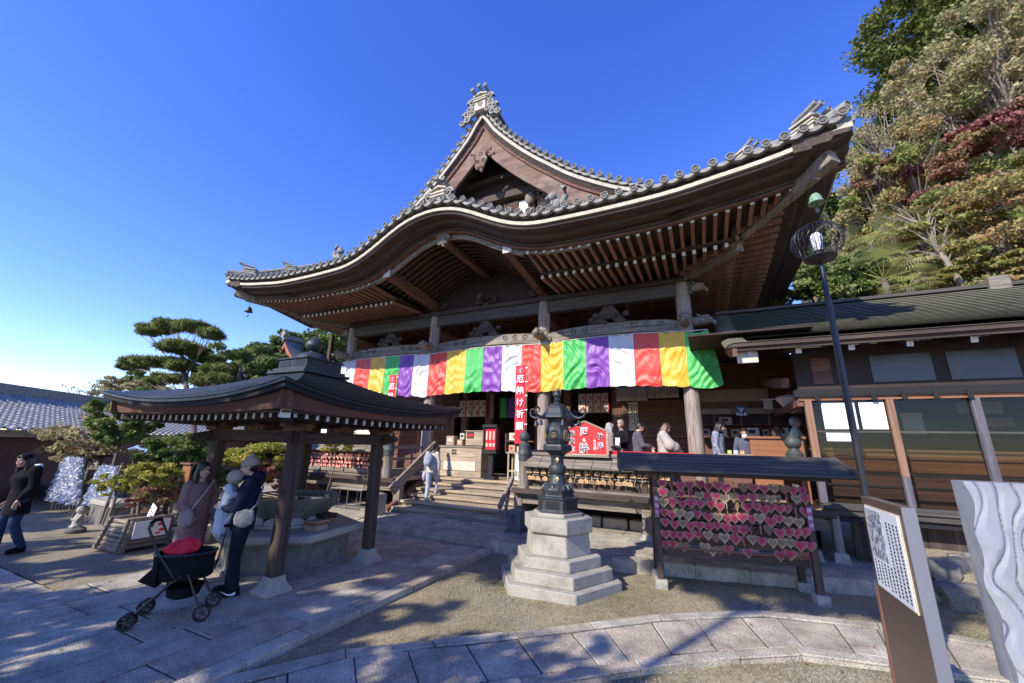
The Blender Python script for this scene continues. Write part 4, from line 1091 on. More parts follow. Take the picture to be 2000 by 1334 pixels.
for q,(x,w,z,h,mt,lb) in enumerate(((-7.28,.2,1.91,.18,'card','squat tan box stacked left of the fortune cabinet'),(-7.2,.16,2.1,.2,'paper','upright cream box on top of a tan box beside the fortune cabinet'),(-7.66,.3,1.91,.3,'pale_x','slanted wooden display board at the left end of the offering box'))):
    simple('display_box',lb,'box',[('carton',mt,x-w/2,x+w/2,11.35,11.6,z,z+h),('label_print','ink' if q==1 else 'paper',x-w*.3,x+w*.3,11.342,11.35,z+h*.35,z+h*.75)])
t=thing('lantern_stand','tall black and red lantern cabinet on a post right of the offering box','lantern stand',(-5.85,10.95,DZ))
mb=MB(); mb.b(-6.05,-5.65,10.8,11.1,DZ,DZ+.1); mb.b(-5.93,-5.77,10.88,11.02,DZ+.1,DZ+.75); mb.build('post',M['iron'],t,bevel=.01)
mb=MB(); mb.b(-6.08,-5.62,10.78,11.12,DZ+.75,DZ+.85); mb.b(-6.1,-5.6,10.75,11.15,DZ+1.52,DZ+1.6)
for x in (-6.06,-5.64):
    for y in (10.8,11.08): mb.b(x-.02,x+.02,y-.02,y+.02,DZ+.85,DZ+1.52)
mb.build('case_frame',M['iron'],t)
mb=MB(); mb.b(-6.03,-5.67,10.83,11.06,DZ+.86,DZ+1.5); mb.build('red_drum',M['red_cloth'],t)
mb=MB()
for q in range(3): mb.b(-6.0+.12*q,-5.93+.12*q,10.822,10.83,DZ+.95,DZ+1.05); mb.b(-6.0+.12*q,-5.95+.12*q,10.822,10.83,DZ+1.15,DZ+1.4)
mb.build('pale_print',M['paper'],t)
t=simple('candle_table','narrow wooden side table with boxes beside the white candle sign','table',[('table_top','pale_x',-5.35,-4.35,10.9,11.3,1.72,1.76),('leg','pale_z',-5.3,-5.25,10.93,10.98,DZ,1.72),('leg','pale_z',-4.45,-4.4,10.93,10.98,DZ,1.72),('leg','pale_z',-5.3,-5.25,11.22,11.27,DZ,1.72),('leg','pale_z',-4.45,-4.4,11.22,11.27,DZ,1.72),('stretcher','pale_x',-5.25,-4.45,10.94,10.97,1.2,1.25)])
for x,w,h,z,lb in ((-5.2,.2,.2,1.765,'brown box at the left end of the candle table'),(-4.93,.2,.16,1.765,'cream box in the middle of the candle table'),(-5.05,.5,.22,2.1,'row of cream books on the shelf above the candle table')):
    simple('offering_carton',lb,'box',[('carton','paper' if w>.21 or x>-5 else 'card',x-w/2,x+w/2,11.0,11.2,z,z+h),('label_print','red_cloth',x-w*.25,x+w*.1,10.99,11.0,z+h*.3,z+h*.7)])
simple('wall_shelf','brown shelf fixed above the candle table','shelf',[('shelf_board','brown_x',-5.4,-4.5,10.98,11.3,2.06,2.09),('upright','brown_z',-5.42,-5.39,10.98,11.3,1.765,2.3)])
t=thing('candle_sign','narrow white standing sign with black vertical writing at the top of the stairs','sign',(-4.85,10.75,DZ))
mb=MB(); mb.b(-4.96,-4.74,10.74,10.76,1.0,1.72); mb.build('sign_panel',M['white'],t)
mb=MB(); mb.b(-4.98,-4.95,10.73,10.78,DZ,1.74); mb.b(-4.75,-4.72,10.73,10.78,DZ,1.74); mb.build('frame',M['pale_z'],t)
for q,ch in enumerate('おろうそく一束'): lettering(ch,(-4.82,10.735,1.65-.09*q),.09,M['ink'],t,bold=.003)
for q,ch in enumerate('百円'): lettering(ch,(-4.91,10.735,1.2-.08*q),.07,M['ink'],t,bold=.003)
# hanging cloths
M['noren']=mat('cream_noren_cloth',(.56,.47,.38),(.5,.42,.34),rough=.9,scale=8)
def noren(x0,x1,z0,z1,n,label,y=13.15):
    t=thing('door_curtain',label,'curtain',((x0+x1)/2,y,z1))
    for k in range(n):
        a=x0+(x1-x0)*k/n+.012; b_=x0+(x1-x0)*(k+1)/n-.012; mb=MB(); P=[]
        for i in range(9):
            for j in range(7): s=j/6; P.append((a+(b_-a)*s,y+.02*math.sin(s*6+k)*(i/8),z1-(z1-z0)*i/8))
        mb.add(P,[(i*7+j,(i+1)*7+j,(i+1)*7+j+1,i*7+j+1) for i in range(8) for j in range(6)]); p_=mb.build('cloth_panel',M['noren'],t,'all')
        mb=MB(); w=(b_-a)*.14
        for cx,cz in (((a+b_)/2-w*1.1,z1-(z1-z0)*.45),((a+b_)/2+w*1.7,z1-(z1-z0)*.75),((a+b_)/2+w*1.7,z1-(z1-z0)*.22)):
            mb.prism([(cx-w,cz),(cx,cz-w*1.7),(cx+w,cz),(cx,cz+w*1.7)],y-.03,y-.027,'xz')
        mb.build('diamond_print',M['dark_x'],p_)
        mb=MB(); mb.b(b_-.002,b_+.022,y-.02,y-.012,z0-.05,z1); mb.build('red_cord',M['red_cloth'],t)
noren(-3.75,-2.72,3.08,3.72,4,'cream door curtain with dark diamonds right of the middle pillar')
noren(-8.55,-7.35,2.98,3.6,4,'cream door curtain with dark diamonds left of the hall centre')
for q,(x0,x1,mt,lb) in enumerate(((-6.95,-6.65,'green','green strip of cloth hanging in the dim sanctum doorway'),(-6.6,-6.1,'purple','purple curtain hanging in the dim sanctum doorway'),(-6.02,-5.82,'white','white strip of cloth hanging in the dim sanctum doorway'))):
    mb=MB(); P=[]
    for i in range(9):
        for j in range(7): P.append((x0+(x1-x0)*j/6+(.06*(i/8)*(-1 if q==2 else 0)),13.5+.02*math.sin(j*2.+i*.3),3.7-.75*i/8))
    mb.add(P,[(i*7+j,(i+1)*7+j,(i+1)*7+j+1,i*7+j+1) for i in range(8) for j in range(6)]); tag(mb.build('hanging_cloth',SC[mt],None,'all'),lb,'cloth')
simple('wooden_plaque','orange vertical plaque with dark writing left of the sanctum doorway','plaque',[('plaque_board','orange_wz',-7.16,-7.0,13.1,13.16,2.9,3.85)])
# notice boards over the lattice
def notice(x0,x1,z0,z1,y,cols,label,mt='paper',fr='brown_x'):
    t=thing('notice_board',label,'notice',((x0+x1)/2,y,z0))
    mb=MB(); mb.b(x0,x1,y,y+.03,z0,z1); mb.build('board',M[mt],t,bevel=.004)
    mb=MB(); r=random.Random(int(x0*100))
    for k in range(cols):
        x=x1-(x1-x0)*(k+.6)/cols-.0; z=z1-.08*(z1-z0)
        while z>z0+.12*(z1-z0)*r.uniform(.8,3):
            h=(z1-z0)*r.uniform(.03,.055); mb.b(x-(x1-x0)/cols*.22,x+(x1-x0)/cols*.22,y-.003,y,z-h,z); z-=h*1.45
            if r.random()<.08: z-=.1*(z1-z0)
    mb.build('writing',M['ink'],t)
notice(-2.45,-1.48,3.44,3.86,13.05,14,'wide tan notice board covered with columns of writing above the lattice, left one')
notice(-1.46,-.55,3.5,3.88,13.05,10,'wide tan notice board covered with columns of writing beside the right pillar')
notice(-2.1,-1.8,2.5,3.4,13.2,4,'narrow cream notice sheet left of the wooden lattice')
notice(-5.0,-4.7,2.9,3.9,13.15,1,'brown vertical name board right of the middle pillar','brown_x')
# stone bollards by the stairs
t=thing('stone_marker','dark polished granite block with carved characters right of the stairs','stone marker',(-3.88,8.5,PZ))
mb=MB(); mb.b(-4.07,-3.66,8.3,8.7,PZ,PZ+.06); mb.build('base_slab',M['granite_dk'],t,bevel=.006)
mb=MB(); mb.b(-4.02,-3.71,8.35,8.65,PZ+.06,PZ+.46); mb.build('block',M['granite_dk'],t,bevel=.008)
lettering('献',(-3.87,8.345,PZ+.33),.11,M['bluegrey_wood'],t); lettering('灯',(-3.87,8.345,PZ+.2),.11,M['bluegrey_wood'],t)
t=thing('stone_pillar','pale granite block with carved black characters left of the stairs','stone marker',(-7.85,8.45,PZ))
mb=MB(); mb.b(-8.0,-7.68,8.3,8.6,PZ,PZ+.52); mb.build('block',M['granite'],t,bevel=.008)
for q,ch in enumerate('奉納'): lettering(ch,(-7.84,8.295,PZ+.4-.19*q),.15,M['ink'],t)
# metal trolley racks under the left veranda
t=thing('metal_rack','low blue-grey metal frame standing on the platform left of the stairs','metal frame',(-9.3,8.9,PZ))
for x in (-9.9,-9.2,-8.7):
    for y in (8.7,9.05):
        mb=MB(); mb.tube([(x,y,PZ),(x,y,PZ+.5)],.014,6); mb.build('leg',M['bluegrey_woodz'],t)
mb=MB()
for z in (PZ+.03,PZ+.5):
    for y in (8.7,9.05): mb.tube([(-9.9,y,z),(-8.7,y,z)],.014,6)
mb.build('rails',M['bluegrey_wood'],t)
mb=MB(); mb.b(-9.9,-8.7,8.7,9.05,PZ+.5,PZ+.52); mb.build('top_sheet',M['granite'],t)
# ---------------------------------------------------------------- water pavilion
PCX,PCY,PHX,PHY=-6.57,4.83,2.24,1.88
pav=thing('water_pavilion','open wooden wash pavilion with a low curved dark metal roof and onion finial','pavilion',(PCX,PCY,0))
BX,BY,BH=-6.47,4.86,.40
def ring(d,s_):
    "point on the roof: d 0 eave..1 top, s_ 0..4 round the four sides"
    k=int(s_)%4; t=s_-int(s_); c=[(1,-1),(1,1),(-1,1),(-1,-1)]
    a,b_=c[k],c[(k+1)%4]; ux=a[0]+(b_[0]-a[0])*t; uy=a[1]+(b_[1]-a[1])*t
    hx=PHX+(BH-PHX)*d; hy=PHY+(BH-PHY)*d; cx=PCX+(BX-PCX)*d; cy=PCY+(BY-PCY)*d
    e=abs(2*t-1); lift=.19*e**2.3
    z=2.46+lift*(1-d)**1.6+(3.08-2.46)*(.55*d+.45*d*d)
    out=1+.02*e**3*(1-d); return (cx+ux*hx*out,cy+uy*hy*out,z)
N=96; mb=MB(); P=[];F=[]; C=24
for c in range(C):
    for (dd,dz) in ((c/C,.0),((c+1)/C,.0)):
        for i in range(N): p=ring(dd,4*i/N); P.append((p[0],p[1],p[2]+(.010 if dd==c/C else -.004)))
    for i in range(N):
        i2=(i+1)%N; a=c*2*N; F.append((a+i,a+i2,a+N+i2,a+N+i))
        if c<C-1: F.append((a+N+i,a+N+i2,a+2*N+i2,a+2*N+i))
mb.add(P,F); mb.build('roof_sheets',M['copper_roof'],pav)
def edge_ring(ins0,ins1,z0,z1,name,mt,close=True):
    mb=MB(); P=[];F=[]
    for i in range(N):
        p=ring(0,4*i/N); s4=(4*i/N); k=int(s4)%4; lift=.0
        for (ins,dz) in ((ins0,z0),(ins0,z1),(ins1,z1),(ins1,z0)):
            fx=(PHX-ins)/PHX; fy=(PHY-ins)/PHY; P.append((PCX+(p[0]-PCX)*fx,PCY+(p[1]-PCY)*fy,2.46+(p[2]-2.46)*(1-ins*.8)+dz))
    for i in range(N):
        i2=(i+1)%N
        for q in range(4): F.append((i*4+q,i2*4+q,i2*4+(q+1)%4,i*4+(q+1)%4))
    mb.add(P,F); return mb.build(name,M[mt],pav)
edge_ring(.0,.3,-.035,-.0,'roof_lip','copper_roof')
edge_ring(.03,.4,-.1,-.036,'roof_edge','black')
M['fascia_b']=wood('red_brown_fascia',(.17,.085,.065),(.11,.055,.045),'y',g=5,bump=.15)
M['fascia_x']=wood('red_brown_fascia_x',(.17,.085,.065),(.11,.055,.045),'x',g=5,bump=.15)
for sg,ax in ((1,'e'),(-1,'w')):
    mb=MB(); n=24
    P=[];F=[]
    for i in range(n+1):
        t=i/n; p=ring(0,(0 if sg>0 else 2)+t); x=PCX+sg*(PHX-.10); y=PCY+(p[1]-PCY)*(PHY-.10)/PHY; zt=2.46+(p[2]-2.46)*.9-.09; zb=2.275+.25*(p[2]-2.46)
        for (dx,z) in ((0,zt),(-.0,zb),(-.05,zb),(-.05,zt)): P.append((x+sg*dx-sg*.05*((zt-z)/(zt-zb)),y,z))
    for i in range(n):
        for q in range(4): F.append((i*4+q,(i+1)*4+q,(i+1)*4+(q+1)%4,i*4+(q+1)%4))
    F+=[(0,1,2,3),(n*4+3,n*4+2,n*4+1,n*4)]; mb.add(P,F); mb.build('fascia_board',M['fascia_b'],pav)
    mb=MB(); P=[];F=[]
    for i in range(n+1):
        t=i/n; p=ring(0,(3 if sg>0 else 1)+t); y=PCY-sg*(PHY-.10); x=PCX+(p[0]-PCX)*(PHX-.10)/PHX; zt=2.46+(p[2]-2.46)*.9-.09; zb=2.275+.25*(p[2]-2.46)
        for (dx,z) in ((0,zt),(-.0,zb),(-.05,zb),(-.05,zt)): P.append((x,y-sg*dx+sg*.05*((zt-z)/(zt-zb)),z))
    for i in range(n):
        for q in range(4): F.append((i*4+q,(i+1)*4+q,(i+1)*4+(q+1)%4,i*4+(q+1)%4))
    F+=[(0,1,2,3),(n*4+3,n*4+2,n*4+1,n*4)]; mb.add(P,F); mb.build('fascia_board',M['fascia_x'],pav)
# underside boards and rafters
mb=MB(); mb.b(PCX-PHX+.2,PCX+PHX-.2,PCY-PHY+.2,PCY+PHY-.2,2.27,2.30); mb.build('ceiling_boards',M['dark_x'],pav)
raf=[]
def lz(t): e=abs(2*t-1); return .12*e**2.3
for i in range(23):
    t=(i+.5)/23; x=PCX-PHX+.32+(2*PHX-.64)*t
    for s in (-1,1): raf.append(rafter((x,PCY+s*(PHY-.28),2.222+lz(t)*.35),(x,PCY+s*.8,2.24),.045,.075))
for i in range(19):
    t=(i+.5)/19; y=PCY-PHY+.32+(2*PHY-.64)*t
    for s in (-1,1): raf.append(rafter((PCX+s*(PHX-.28),y,2.222+lz(t)*.35),(PCX+s*1.0,y,2.24),.045,.075))
many('rafter',raf,[M['dark_y'],M['tip']],pav)
for sx in (-1,1):
    for sy in (-1,1):
        b=rafter((PCX+sx*(PHX-.24),PCY+sy*(PHY-.24),2.27),(PCX+sx*1.0,PCY+sy*.8,2.2),.12,.13); b.build('hip_rafter',[M['dark_x'],M['tip']],pav)
# top box and finial
mb=MB(); mb.box((BX,BY,3.10),(.98,.98,.05)); mb.box((BX,BY,3.15),(.86,.86,.06)); mb.box((BX,BY,3.26),(.74,.74,.17)); mb.box((BX,BY,3.355),(.8,.8,.03))
tb=mb.build('finial_box',M['bronze'],pav,bevel=.006)
for q in (-1,1):
    mb=MB(); mb.b(BX+q*.18-.14,BX+q*.18+.14,BY-.376,BY-.371,3.21,3.31); mb.build('box_panel',M['iron'],tb)
mb=MB(); mb.lathe([(.30,3.37),(.29,3.40),(.24,3.47),(.15,3.52),(.07,3.545),(.06,3.57),(.11,3.59),(.145,3.64),(.15,3.69),(.12,3.75),(.06,3.79),(.02,3.83),(.004,3.86)],(BX,BY,0),24); mb.build('onion_finial',M['bronze'],pav,True)
# posts, pads, beams
PP=[(-5.3,3.93),(-5.3,5.6),(-7.22,3.93),(-7.22,5.6)]
for (x,y) in PP:
    mb=MB(); mb.beam((x,y,.2),(x+(PCX+.15-x)*.03,y+(4.77-y)*.03,2.2),.17,.17,up=(0,1,0)); mb.build('post',M['dark_z'],pav,bevel=.018)
    mb=MB(); mb.lathe([(.245,0),(.245,.05),(.23,.055),(.215,.07),(.17,.11),(.145,.16),(.14,.205)],(x,y,0),4,0,None,PI/4); pd=mb.build('post_pad',M['granite'],pav,bevel=.004)
def pbeam(p0,p1,z,w,h,nm='tie_beam'):
    mb=MB(); d=(V(*p1,0)-V(*p0,0)).normalized()*.36; mb.beam((p0[0]-d.x*.2,p0[1]-d.y*.2,z),(p1[0]+d.x*.2,p1[1]+d.y*.2,z),w,h); mb.build(nm,M['dark_x' if abs(d.x)>abs(d.y) else 'dark_y'],pav,bevel=.006)
    for p,s in ((p0,-1),(p1,1)):
        mb=MB(); c=V(p[0],p[1],z)+d*s*.3
        mb.beam(c,c+d*s*.75,w*.95,h*.98,w1=w*.8,h1=.05); mb.build('beam_nose',M['dark_x'],pav)
Z=1.98
pbeam(PP[0],PP[1],Z,.1,.17); pbeam(PP[2],PP[3],Z,.1,.17); pbeam(PP[2],PP[0],Z+.02,.1,.17); pbeam(PP[3],PP[1],Z+.02,.1,.17)
for (x,y) in PP:
    mb=MB(); mb.box((x,y,2.1),(.24,.24,.06),taper=1.2); mb.box((x,y,2.16),(.5,.1,.06)); mb.box((x,y,2.161),(.1,.5,.058))
    for q in (-.2,.2): mb.box((x+q,y,2.2),(.1,.1,.05)); mb.box((x,y+q,2.2),(.1,.1,.05))
    mb.build('bracket',M['brown_x'],pav)
for a,b_ in ((0,1),(2,3),(0,2),(1,3)):
    p=((PP[a][0]+PP[b_][0])/2,(PP[a][1]+PP[b_][1])/2); mb=MB(); ax=a+b_ in (1,5)
    prof=[(-.3,2.08),(-.2,2.1),(-.1,2.18),(.1,2.18),(.2,2.1),(.3,2.08),(.12,2.07),(0,2.11),(-.12,2.07)]
    if ax: mb.prism([(p[1]+q[0],q[1]) for q in prof],p[0]-.03,p[0]+.03,'yz')
    else: mb.prism([(p[0]+q[0],q[1]) for q in prof],p[1]-.03,p[1]+.03,'xz')
    for k in range(5): mb.sphere((p[0]+(0 if ax else -.2+.1*k),p[1]+(-.2+.1*k if ax else 0),2.12+.03*math.sin(k*2)),(.06,.06,.04),8,5)
    mb.build('frog_leg_strut',M['brown_x'],pav,True)
# ---------------------------------------------------------------- stone wash basin
bc=(-6.38,4.86); bs=thing('stone_basin','hexagonal carved stone water basin with a lotus bowl under the pavilion','basin',(bc[0],bc[1],0))
M['basin_stone']=mat('damp_carved_stone',(.20,.185,.16),(.10,.095,.085),rough=.7,scale=9,bump=.4,bscale=30,c3=(.08,.08,.07),c3scale=3)
ph=math.radians(-22)
mb=MB(); mb.lathe([(1.02,0),(1.02,.07),(.97,.08),(.95,.46)],(bc[0],bc[1],0),6,0,None,ph); mb.build('pedestal',M['basin_stone'],bs,bevel=.01)
mb=MB(); mb.lathe([(1.08,.46),(1.16,.5),(1.16,.585),(1.13,.6)],(bc[0],bc[1],0),6,0,None,ph); mb.build('table_slab',M['granite'],bs,bevel=.008)
for k in range(6):
    a=ph+PI/3*(k+.5); d=V(math.cos(a),math.sin(a),0); s_=V(-d.y,d.x,0); c=V(bc[0],bc[1],.27)+d*.835; mb=MB()
    mb.box((c.x,c.y,c.z),(.012,.62,.26),rz=a); p_=mb.build('side_panel',M['basin_stone'],bs,bevel=.003)
mb=MB(); mb.lathe([(.62,.6),(.66,.63),(.66,.66),(.5,.7),(.5,.72)],(bc[0],bc[1],0),28); mb.build('lotus_base',M['granite'],bs,True)
for k in range(12):
    a=2*PI*k/12; mb=MB(); Mx=Matrix.Rotation(a,3,'Z')@Matrix.Rotation(-.25,3,'Y'); mb.sphere((bc[0]+.56*math.cos(a),bc[1]+.56*math.sin(a),.68),(.06,.15,.09),10,7,0,Mx); mb.build('base_petal',M['granite'],bs,True)
mb=MB(); mb.lathe([(.40,.70),(.52,.76),(.64,.86),(.71,.96),(.74,1.03),(.735,1.045),(.69,1.045),(.67,1.0),(.6,.9),(.5,.86),(.001,.85)],(bc[0],bc[1],0),40); bw=mb.build('lotus_bowl',M['basin_stone'],bs,True)
for k in range(10):
    a=2*PI*(k+.5)/10; mb=MB(); Mx=Matrix.Rotation(a,3,'Z')@Matrix.Rotation(.62,3,'Y'); mb.sphere((bc[0]+.60*math.cos(a),bc[1]+.60*math.sin(a),.87),(.035,.2,.2),12,8,0,Mx); mb.build('bowl_petal',M['basin_stone'],bw,True)
M['water']=mat('still_water',(.08,.06,.05),(.06,.05,.04),rough=.03,spec=1)
mb=MB(); mb.lathe([(.685,.985),(.001,.9851)],(bc[0],bc[1],0),40); mb.build('water',M['water'],bs)
for k,(x,y,a) in enumerate(((-6.2,4.4,.2),(-6.45,4.5,-.1),(-6.0,4.75,.5),(-6.7,4.7,.1))):
    t=thing('bamboo_ladle','long-handled water ladle resting across the lotus bowl','ladle',(x,y,1.06),a,'water ladles on the lotus bowl'); 
    mb=MB(); d=V(math.cos(a),math.sin(a),0); p=V(x,y,1.058); mb.tube([p-d*.25,p+d*.35],.007,6); mb.build('handle',M['pale_x'],t)
    mb=MB(); q=p+d*.37; mb.lathe([(.033,-.03),(.036,.04),(.03,.04),(.028,-.02)],tuple(q),12); mb.build('cup',M['pale_z'],t)
for (x,y,w,h,z,mt,lb) in ((-5.62,4.75,.24,.07,.6,'pale_x','pale wooden tray at the right corner of the basin slab'),(-5.64,4.78,.22,.05,.672,'orange_w','orange wooden box on the tray at the basin corner'),(-5.7,5.0,.2,.07,.725,'iron','black lacquer tray above the orange box beside the lotus bowl')):
    simple('basin_box',lb,'tray',[('tray_body',mt,x-w/2,x+w/2,y-.12,y+.12,z,z+h),('tray_lid','card' if mt!='iron' else 'iron',x-w/2-.008,x+w/2+.008,y-.128,y+.128,z+h-.012,z+h+.002)])
# ---------------------------------------------------------------- bronze lantern on its stepped stone base
LX,LY=-2.232,6.513; la=math.radians(-57)
sb=thing('stepped_pedestal','stepped hexagonal pale stone base carrying the bronze lantern','stone base',(LX,LY,GZ))
def hexa(r0,z0,r1,z1,nm,bev=.012,r2=None,z2=None):
    mb=MB(); pr=[(r0,z0),(r1,z1)]; 
    if r2: pr.append((r2,z2))
    mb.lathe(pr,(LX,LY,0),6,0,None,la); return mb.build(nm,M['granite'],sb,bevel=bev)
hexa(.976,GZ-.1,.976,.052,'bottom_step'); hexa(.847,.0525,.847,.214,'middle_step'); hexa(.678,.2145,.678,.367,'upper_step')
hexa(.53,.3675,.505,.66,'drum'); hexa(.50,.661,.563,.69,'cap_slab',.008,.565,.892); hexa(.40,.8925,.40,.945,'plinth',.006)
bl=thing('bronze_lantern','tall blackened bronze lantern with curled roof corners and small bells','lantern',(LX,LY,.945))
def blz(prof,n,nm,parent=bl,mt='bronze',sm=False,phs=la,bev=0):
    mb=MB(); mb.lathe(prof,(LX,LY,0),n,0,None,phs); return mb.build(nm,M[mt],parent,sm,bev)
blz([(.365,.946),(.365,.975),(.335,.985),(.335,1.14),(.355,1.15),(.355,1.175)],6,'lower_tier',bev=.005)
blz([(.285,1.176),(.285,1.195),(.27,1.2),(.27,1.25),(.285,1.258),(.285,1.275)],6,'upper_tier',bev=.004)
for k in range(6):
    a=la+PI/3*(k+.5)
    for (d,z,w,h) in ((.291,1.062,.22,.11),(.235,1.225,.17,.035)):
        mb=MB(); mb.box((LX+d*math.cos(a),LY+d*math.sin(a),z),(.012,w,h),rz=a); mb.build('relief_panel',M['iron'],bl,bevel=.003)
blz([(.255,1.276),(.245,1.30),(.215,1.335),(.175,1.36),(.165,1.375)],24,'lotus_foot',sm=True)
for k in range(16):
    a=2*PI*k/16; mb=MB(); mb.tube([(LX+.25*math.cos(a),LY+.25*math.sin(a),1.285),(LX+.222*math.cos(a),LY+.222*math.sin(a),1.33),(LX+.175*math.cos(a),LY+.175*math.sin(a),1.365)],[.02,.026,.01],6); mb.build('foot_petal',M['bronze'],bl,True)
blz([(.15,1.375),(.14,1.42),(.122,1.47),(.115,1.51)],24,'stem_lower',sm=True)
blz([(.118,1.51),(.135,1.525),(.142,1.56),(.142,1.62),(.132,1.65),(.108,1.66)],24,'stem_ring',sm=True)
blz([(.105,1.66),(.102,1.72),(.11,1.79),(.14,1.83)],24,'stem_upper',sm=True)
blz([(.15,1.83),(.21,1.87),(.245,1.89),(.25,1.90),(.25,1.965),(.24,1.975),(.24,1.99)],6,'platform_tier',bev=.004)
for k in range(6):
    a=la+PI/3*(k+.5); mb=MB(); mb.box((LX+.214*math.cos(a),LY+.214*math.sin(a),1.933),(.01,.15,.03),rz=a); mb.build('relief_panel',M['iron'],bl)
fb=blz([(.17,1.99),(.19,2.005),(.212,2.08),(.215,2.17),(.195,2.26),(.165,2.3),(.165,2.40)],12,'firebox')
for k in range(6):
    a=la+PI/3*(k+.5); d=V(math.cos(a),math.sin(a),0); s_=V(-d.y,d.x,0); c=V(LX,LY,2.135)+d*.21; mb=MB()
    for q in range(16):
        ang=2*PI*q/16; mb.tube([c+s_*.08*math.cos(ang)+V(0,0,.09*math.sin(ang)),c+s_*.05*math.cos(ang+.5)+V(0,0,.055*math.sin(ang+.5))],.006,4)
    mb.build('openwork',M['bronze'] if k%2 else M['gold'],fb)
    if k in (4,5,0):
        mb=MB()
        for s in (-1,1):
            for q in range(14):
                a0,a1=2*PI*q/14,2*PI*(q+1)/14; o=c+d*.008+s_*.02*s; mb.tube([o+s_*.026*math.cos(a0)+V(0,0,.035*math.sin(a0)),o+s_*.026*math.cos(a1)+V(0,0,.035*math.sin(a1))],.006,4)
        mb.build('gilt_crest',M['gold'],fb)
blz([(.27,2.405),(.30,2.42),(.30,2.44),(.25,2.50),(.20,2.575),(.15,2.63),(.08,2.67),(.06,2.69),(.04,2.71)],6,'roof_cap',bev=.004)
for k in range(6):
    a=la+PI/3*k; d=V(math.cos(a),math.sin(a),0); c=V(LX,LY,2.43); mb=MB()
    mb.tube([c+d*.05+V(0,0,.24),c+d*.16+V(0,0,.165),c+d*.235+V(0,0,.08),c+d*.30+V(0,0,.01),c+d*.38+V(0,0,-.01),c+d*.46+V(0,0,.02),c+d*.495+V(0,0,.08),c+d*.48+V(0,0,.135),c+d*.435+V(0,0,.15),c+d*.40+V(0,0,.12),c+d*.405+V(0,0,.085),c+d*.43+V(0,0,.075)],[.010,.012,.014,.018,.022,.022,.02,.018,.016,.014,.012,.009],8); mb.build('curled_arm',M['bronze'],bl,True)
    mb=MB(); e=c+d*.38; mb.tube([e,e+V(0,0,-.05)],.005,4); mb.lathe([(.043,-.14),(.036,-.11),(.028,-.075),(.018,-.052),(.004,-.048)],tuple(e),12); mb.build('small_bell',M['bronze'],bl,True)
blz([(.04,2.69),(.06,2.71),(.065,2.74),(.045,2.76),(.05,2.775),(.072,2.80),(.075,2.83),(.055,2.87),(.025,2.90),(.004,2.93)],20,'jewel_finial',sm=True)
mb=MB()
for k in range(6):
    a=k*PI/3; mb.tube([(LX+.06*math.cos(a),LY+.06*math.sin(a),2.83),(LX+.075*math.cos(a),LY+.075*math.sin(a),2.88),(LX+.03*math.cos(a),LY+.03*math.sin(a),2.95)],[.008,.009,.003],5)
mb.build('flame_points',M['bronze'],bl)
for z,r_ in ((1.44,.138),(1.74,.108)):
    a=math.atan2(-LY,-LX); mb=MB(); c=V(LX+r_*math.cos(a),LY+r_*math.sin(a),z)
    for q in range(3): mb.sphere((c.x+.015*(q-1),c.y,c.z+.02*(q%2)),(.014,.01,.02),6,5)
    mb.sphere((c.x,c.y,c.z-.03),(.008,.008,.02),6,5); mb.build('gilt_crest',M['gold'],bl)
# ---------------------------------------------------------------- heart plaque rack
ra=math.atan2(.42,2.05); rk=thing('heart_plaque_rack','dark roofed timber rack hung with pink and cream heart plaques, right of the stone lantern','plaque rack',(-.76,7.05,GZ),ra)
RMt=WM[rk.name]
def rw(x,y,z): return tuple(RMt@V(x,y,z))
def rbox(x0,x1,y0,y1,z0,z1,nm,mt,bev=.006):
    mb=MB(); mb.b(x0,x1,y0,y1,z0,z1); mb.v=[rw(*v) for v in mb.v]; return mb.build(nm,M[mt] if isinstance(mt,str) else mt,rk,bevel=bev)
for x in (0,2.1):
    for y in (0,.55):
        rbox(x-.045,x+.045,y-.045,y+.045,.12,1.68,'post','dark_z'); rbox(x-.085,x+.085,y-.085,y+.085,-.05,.13,'footing_block','granite')
    rbox(x-.035,x+.035,-.05,.6,1.56,1.66,'cross_beam','brown_y')
for z in (1.66,): 
    for y in (-.02,.57): rbox(-.3,2.4,y-.03,y+.03,z-.03,z+.04,'plate_beam','dark_x')
for k,z in enumerate((1.45,1.27,1.09,.91,.73,.55)):
    rbox(.04,2.06,.02,.05,z,z+.035,'hanging_rail','brown_x',.003); rbox(.05,2.05,.055,.07,z-.11,z+.03,'backing_slat','dark_x',.003); 
    if k%2==0: rbox(.04,2.06,.5,.53,z-.08,z-.045,'hanging_rail','grey_x',.003)
for s,nm in ((0,'roof_board'),(1,'roof_board')):
    for q in range(5):
        y0=.275+(-1 if s==0 else 1)*(.62-.115*q); y1=y0+(.097 if s==0 else -.097); z0=1.70+.046*q
        mb=MB(); mb.add([rw(x,y,z) for x in (-.52,2.66) for (y,z) in ((y0,z0),(y1,z0+.03),(y1,z0+.055),(y0,z0+.03))],[(0,1,2,3),(7,6,5,4),(0,4,5,1),(1,5,6,2),(2,6,7,3),(3,7,4,0)]); mb.build(nm,M['bluegrey_wood'],rk)
for s in (-1,1):
    mb=MB(); mb.add([rw(x,y,z) for x in (-.5,2.64) for (y,z) in ((.275+s*.6,1.705),(.275,1.94),(.275,1.92),(.275+s*.6,1.685))],[(0,1,2,3),(7,6,5,4),(0,4,5,1),(1,5,6,2),(2,6,7,3),(3,7,4,0)]); mb.build('gap_shade_sheet',M['black'],rk)  # black sheet paints shade into the gaps between roof boards
rbox(-.56,2.70,.2,.35,1.925,1.97,'ridge_board','bluegrey_wood')
rbox(-.3,2.45,-.2,.75,1.69,1.702,'soffit_board','dark_x')
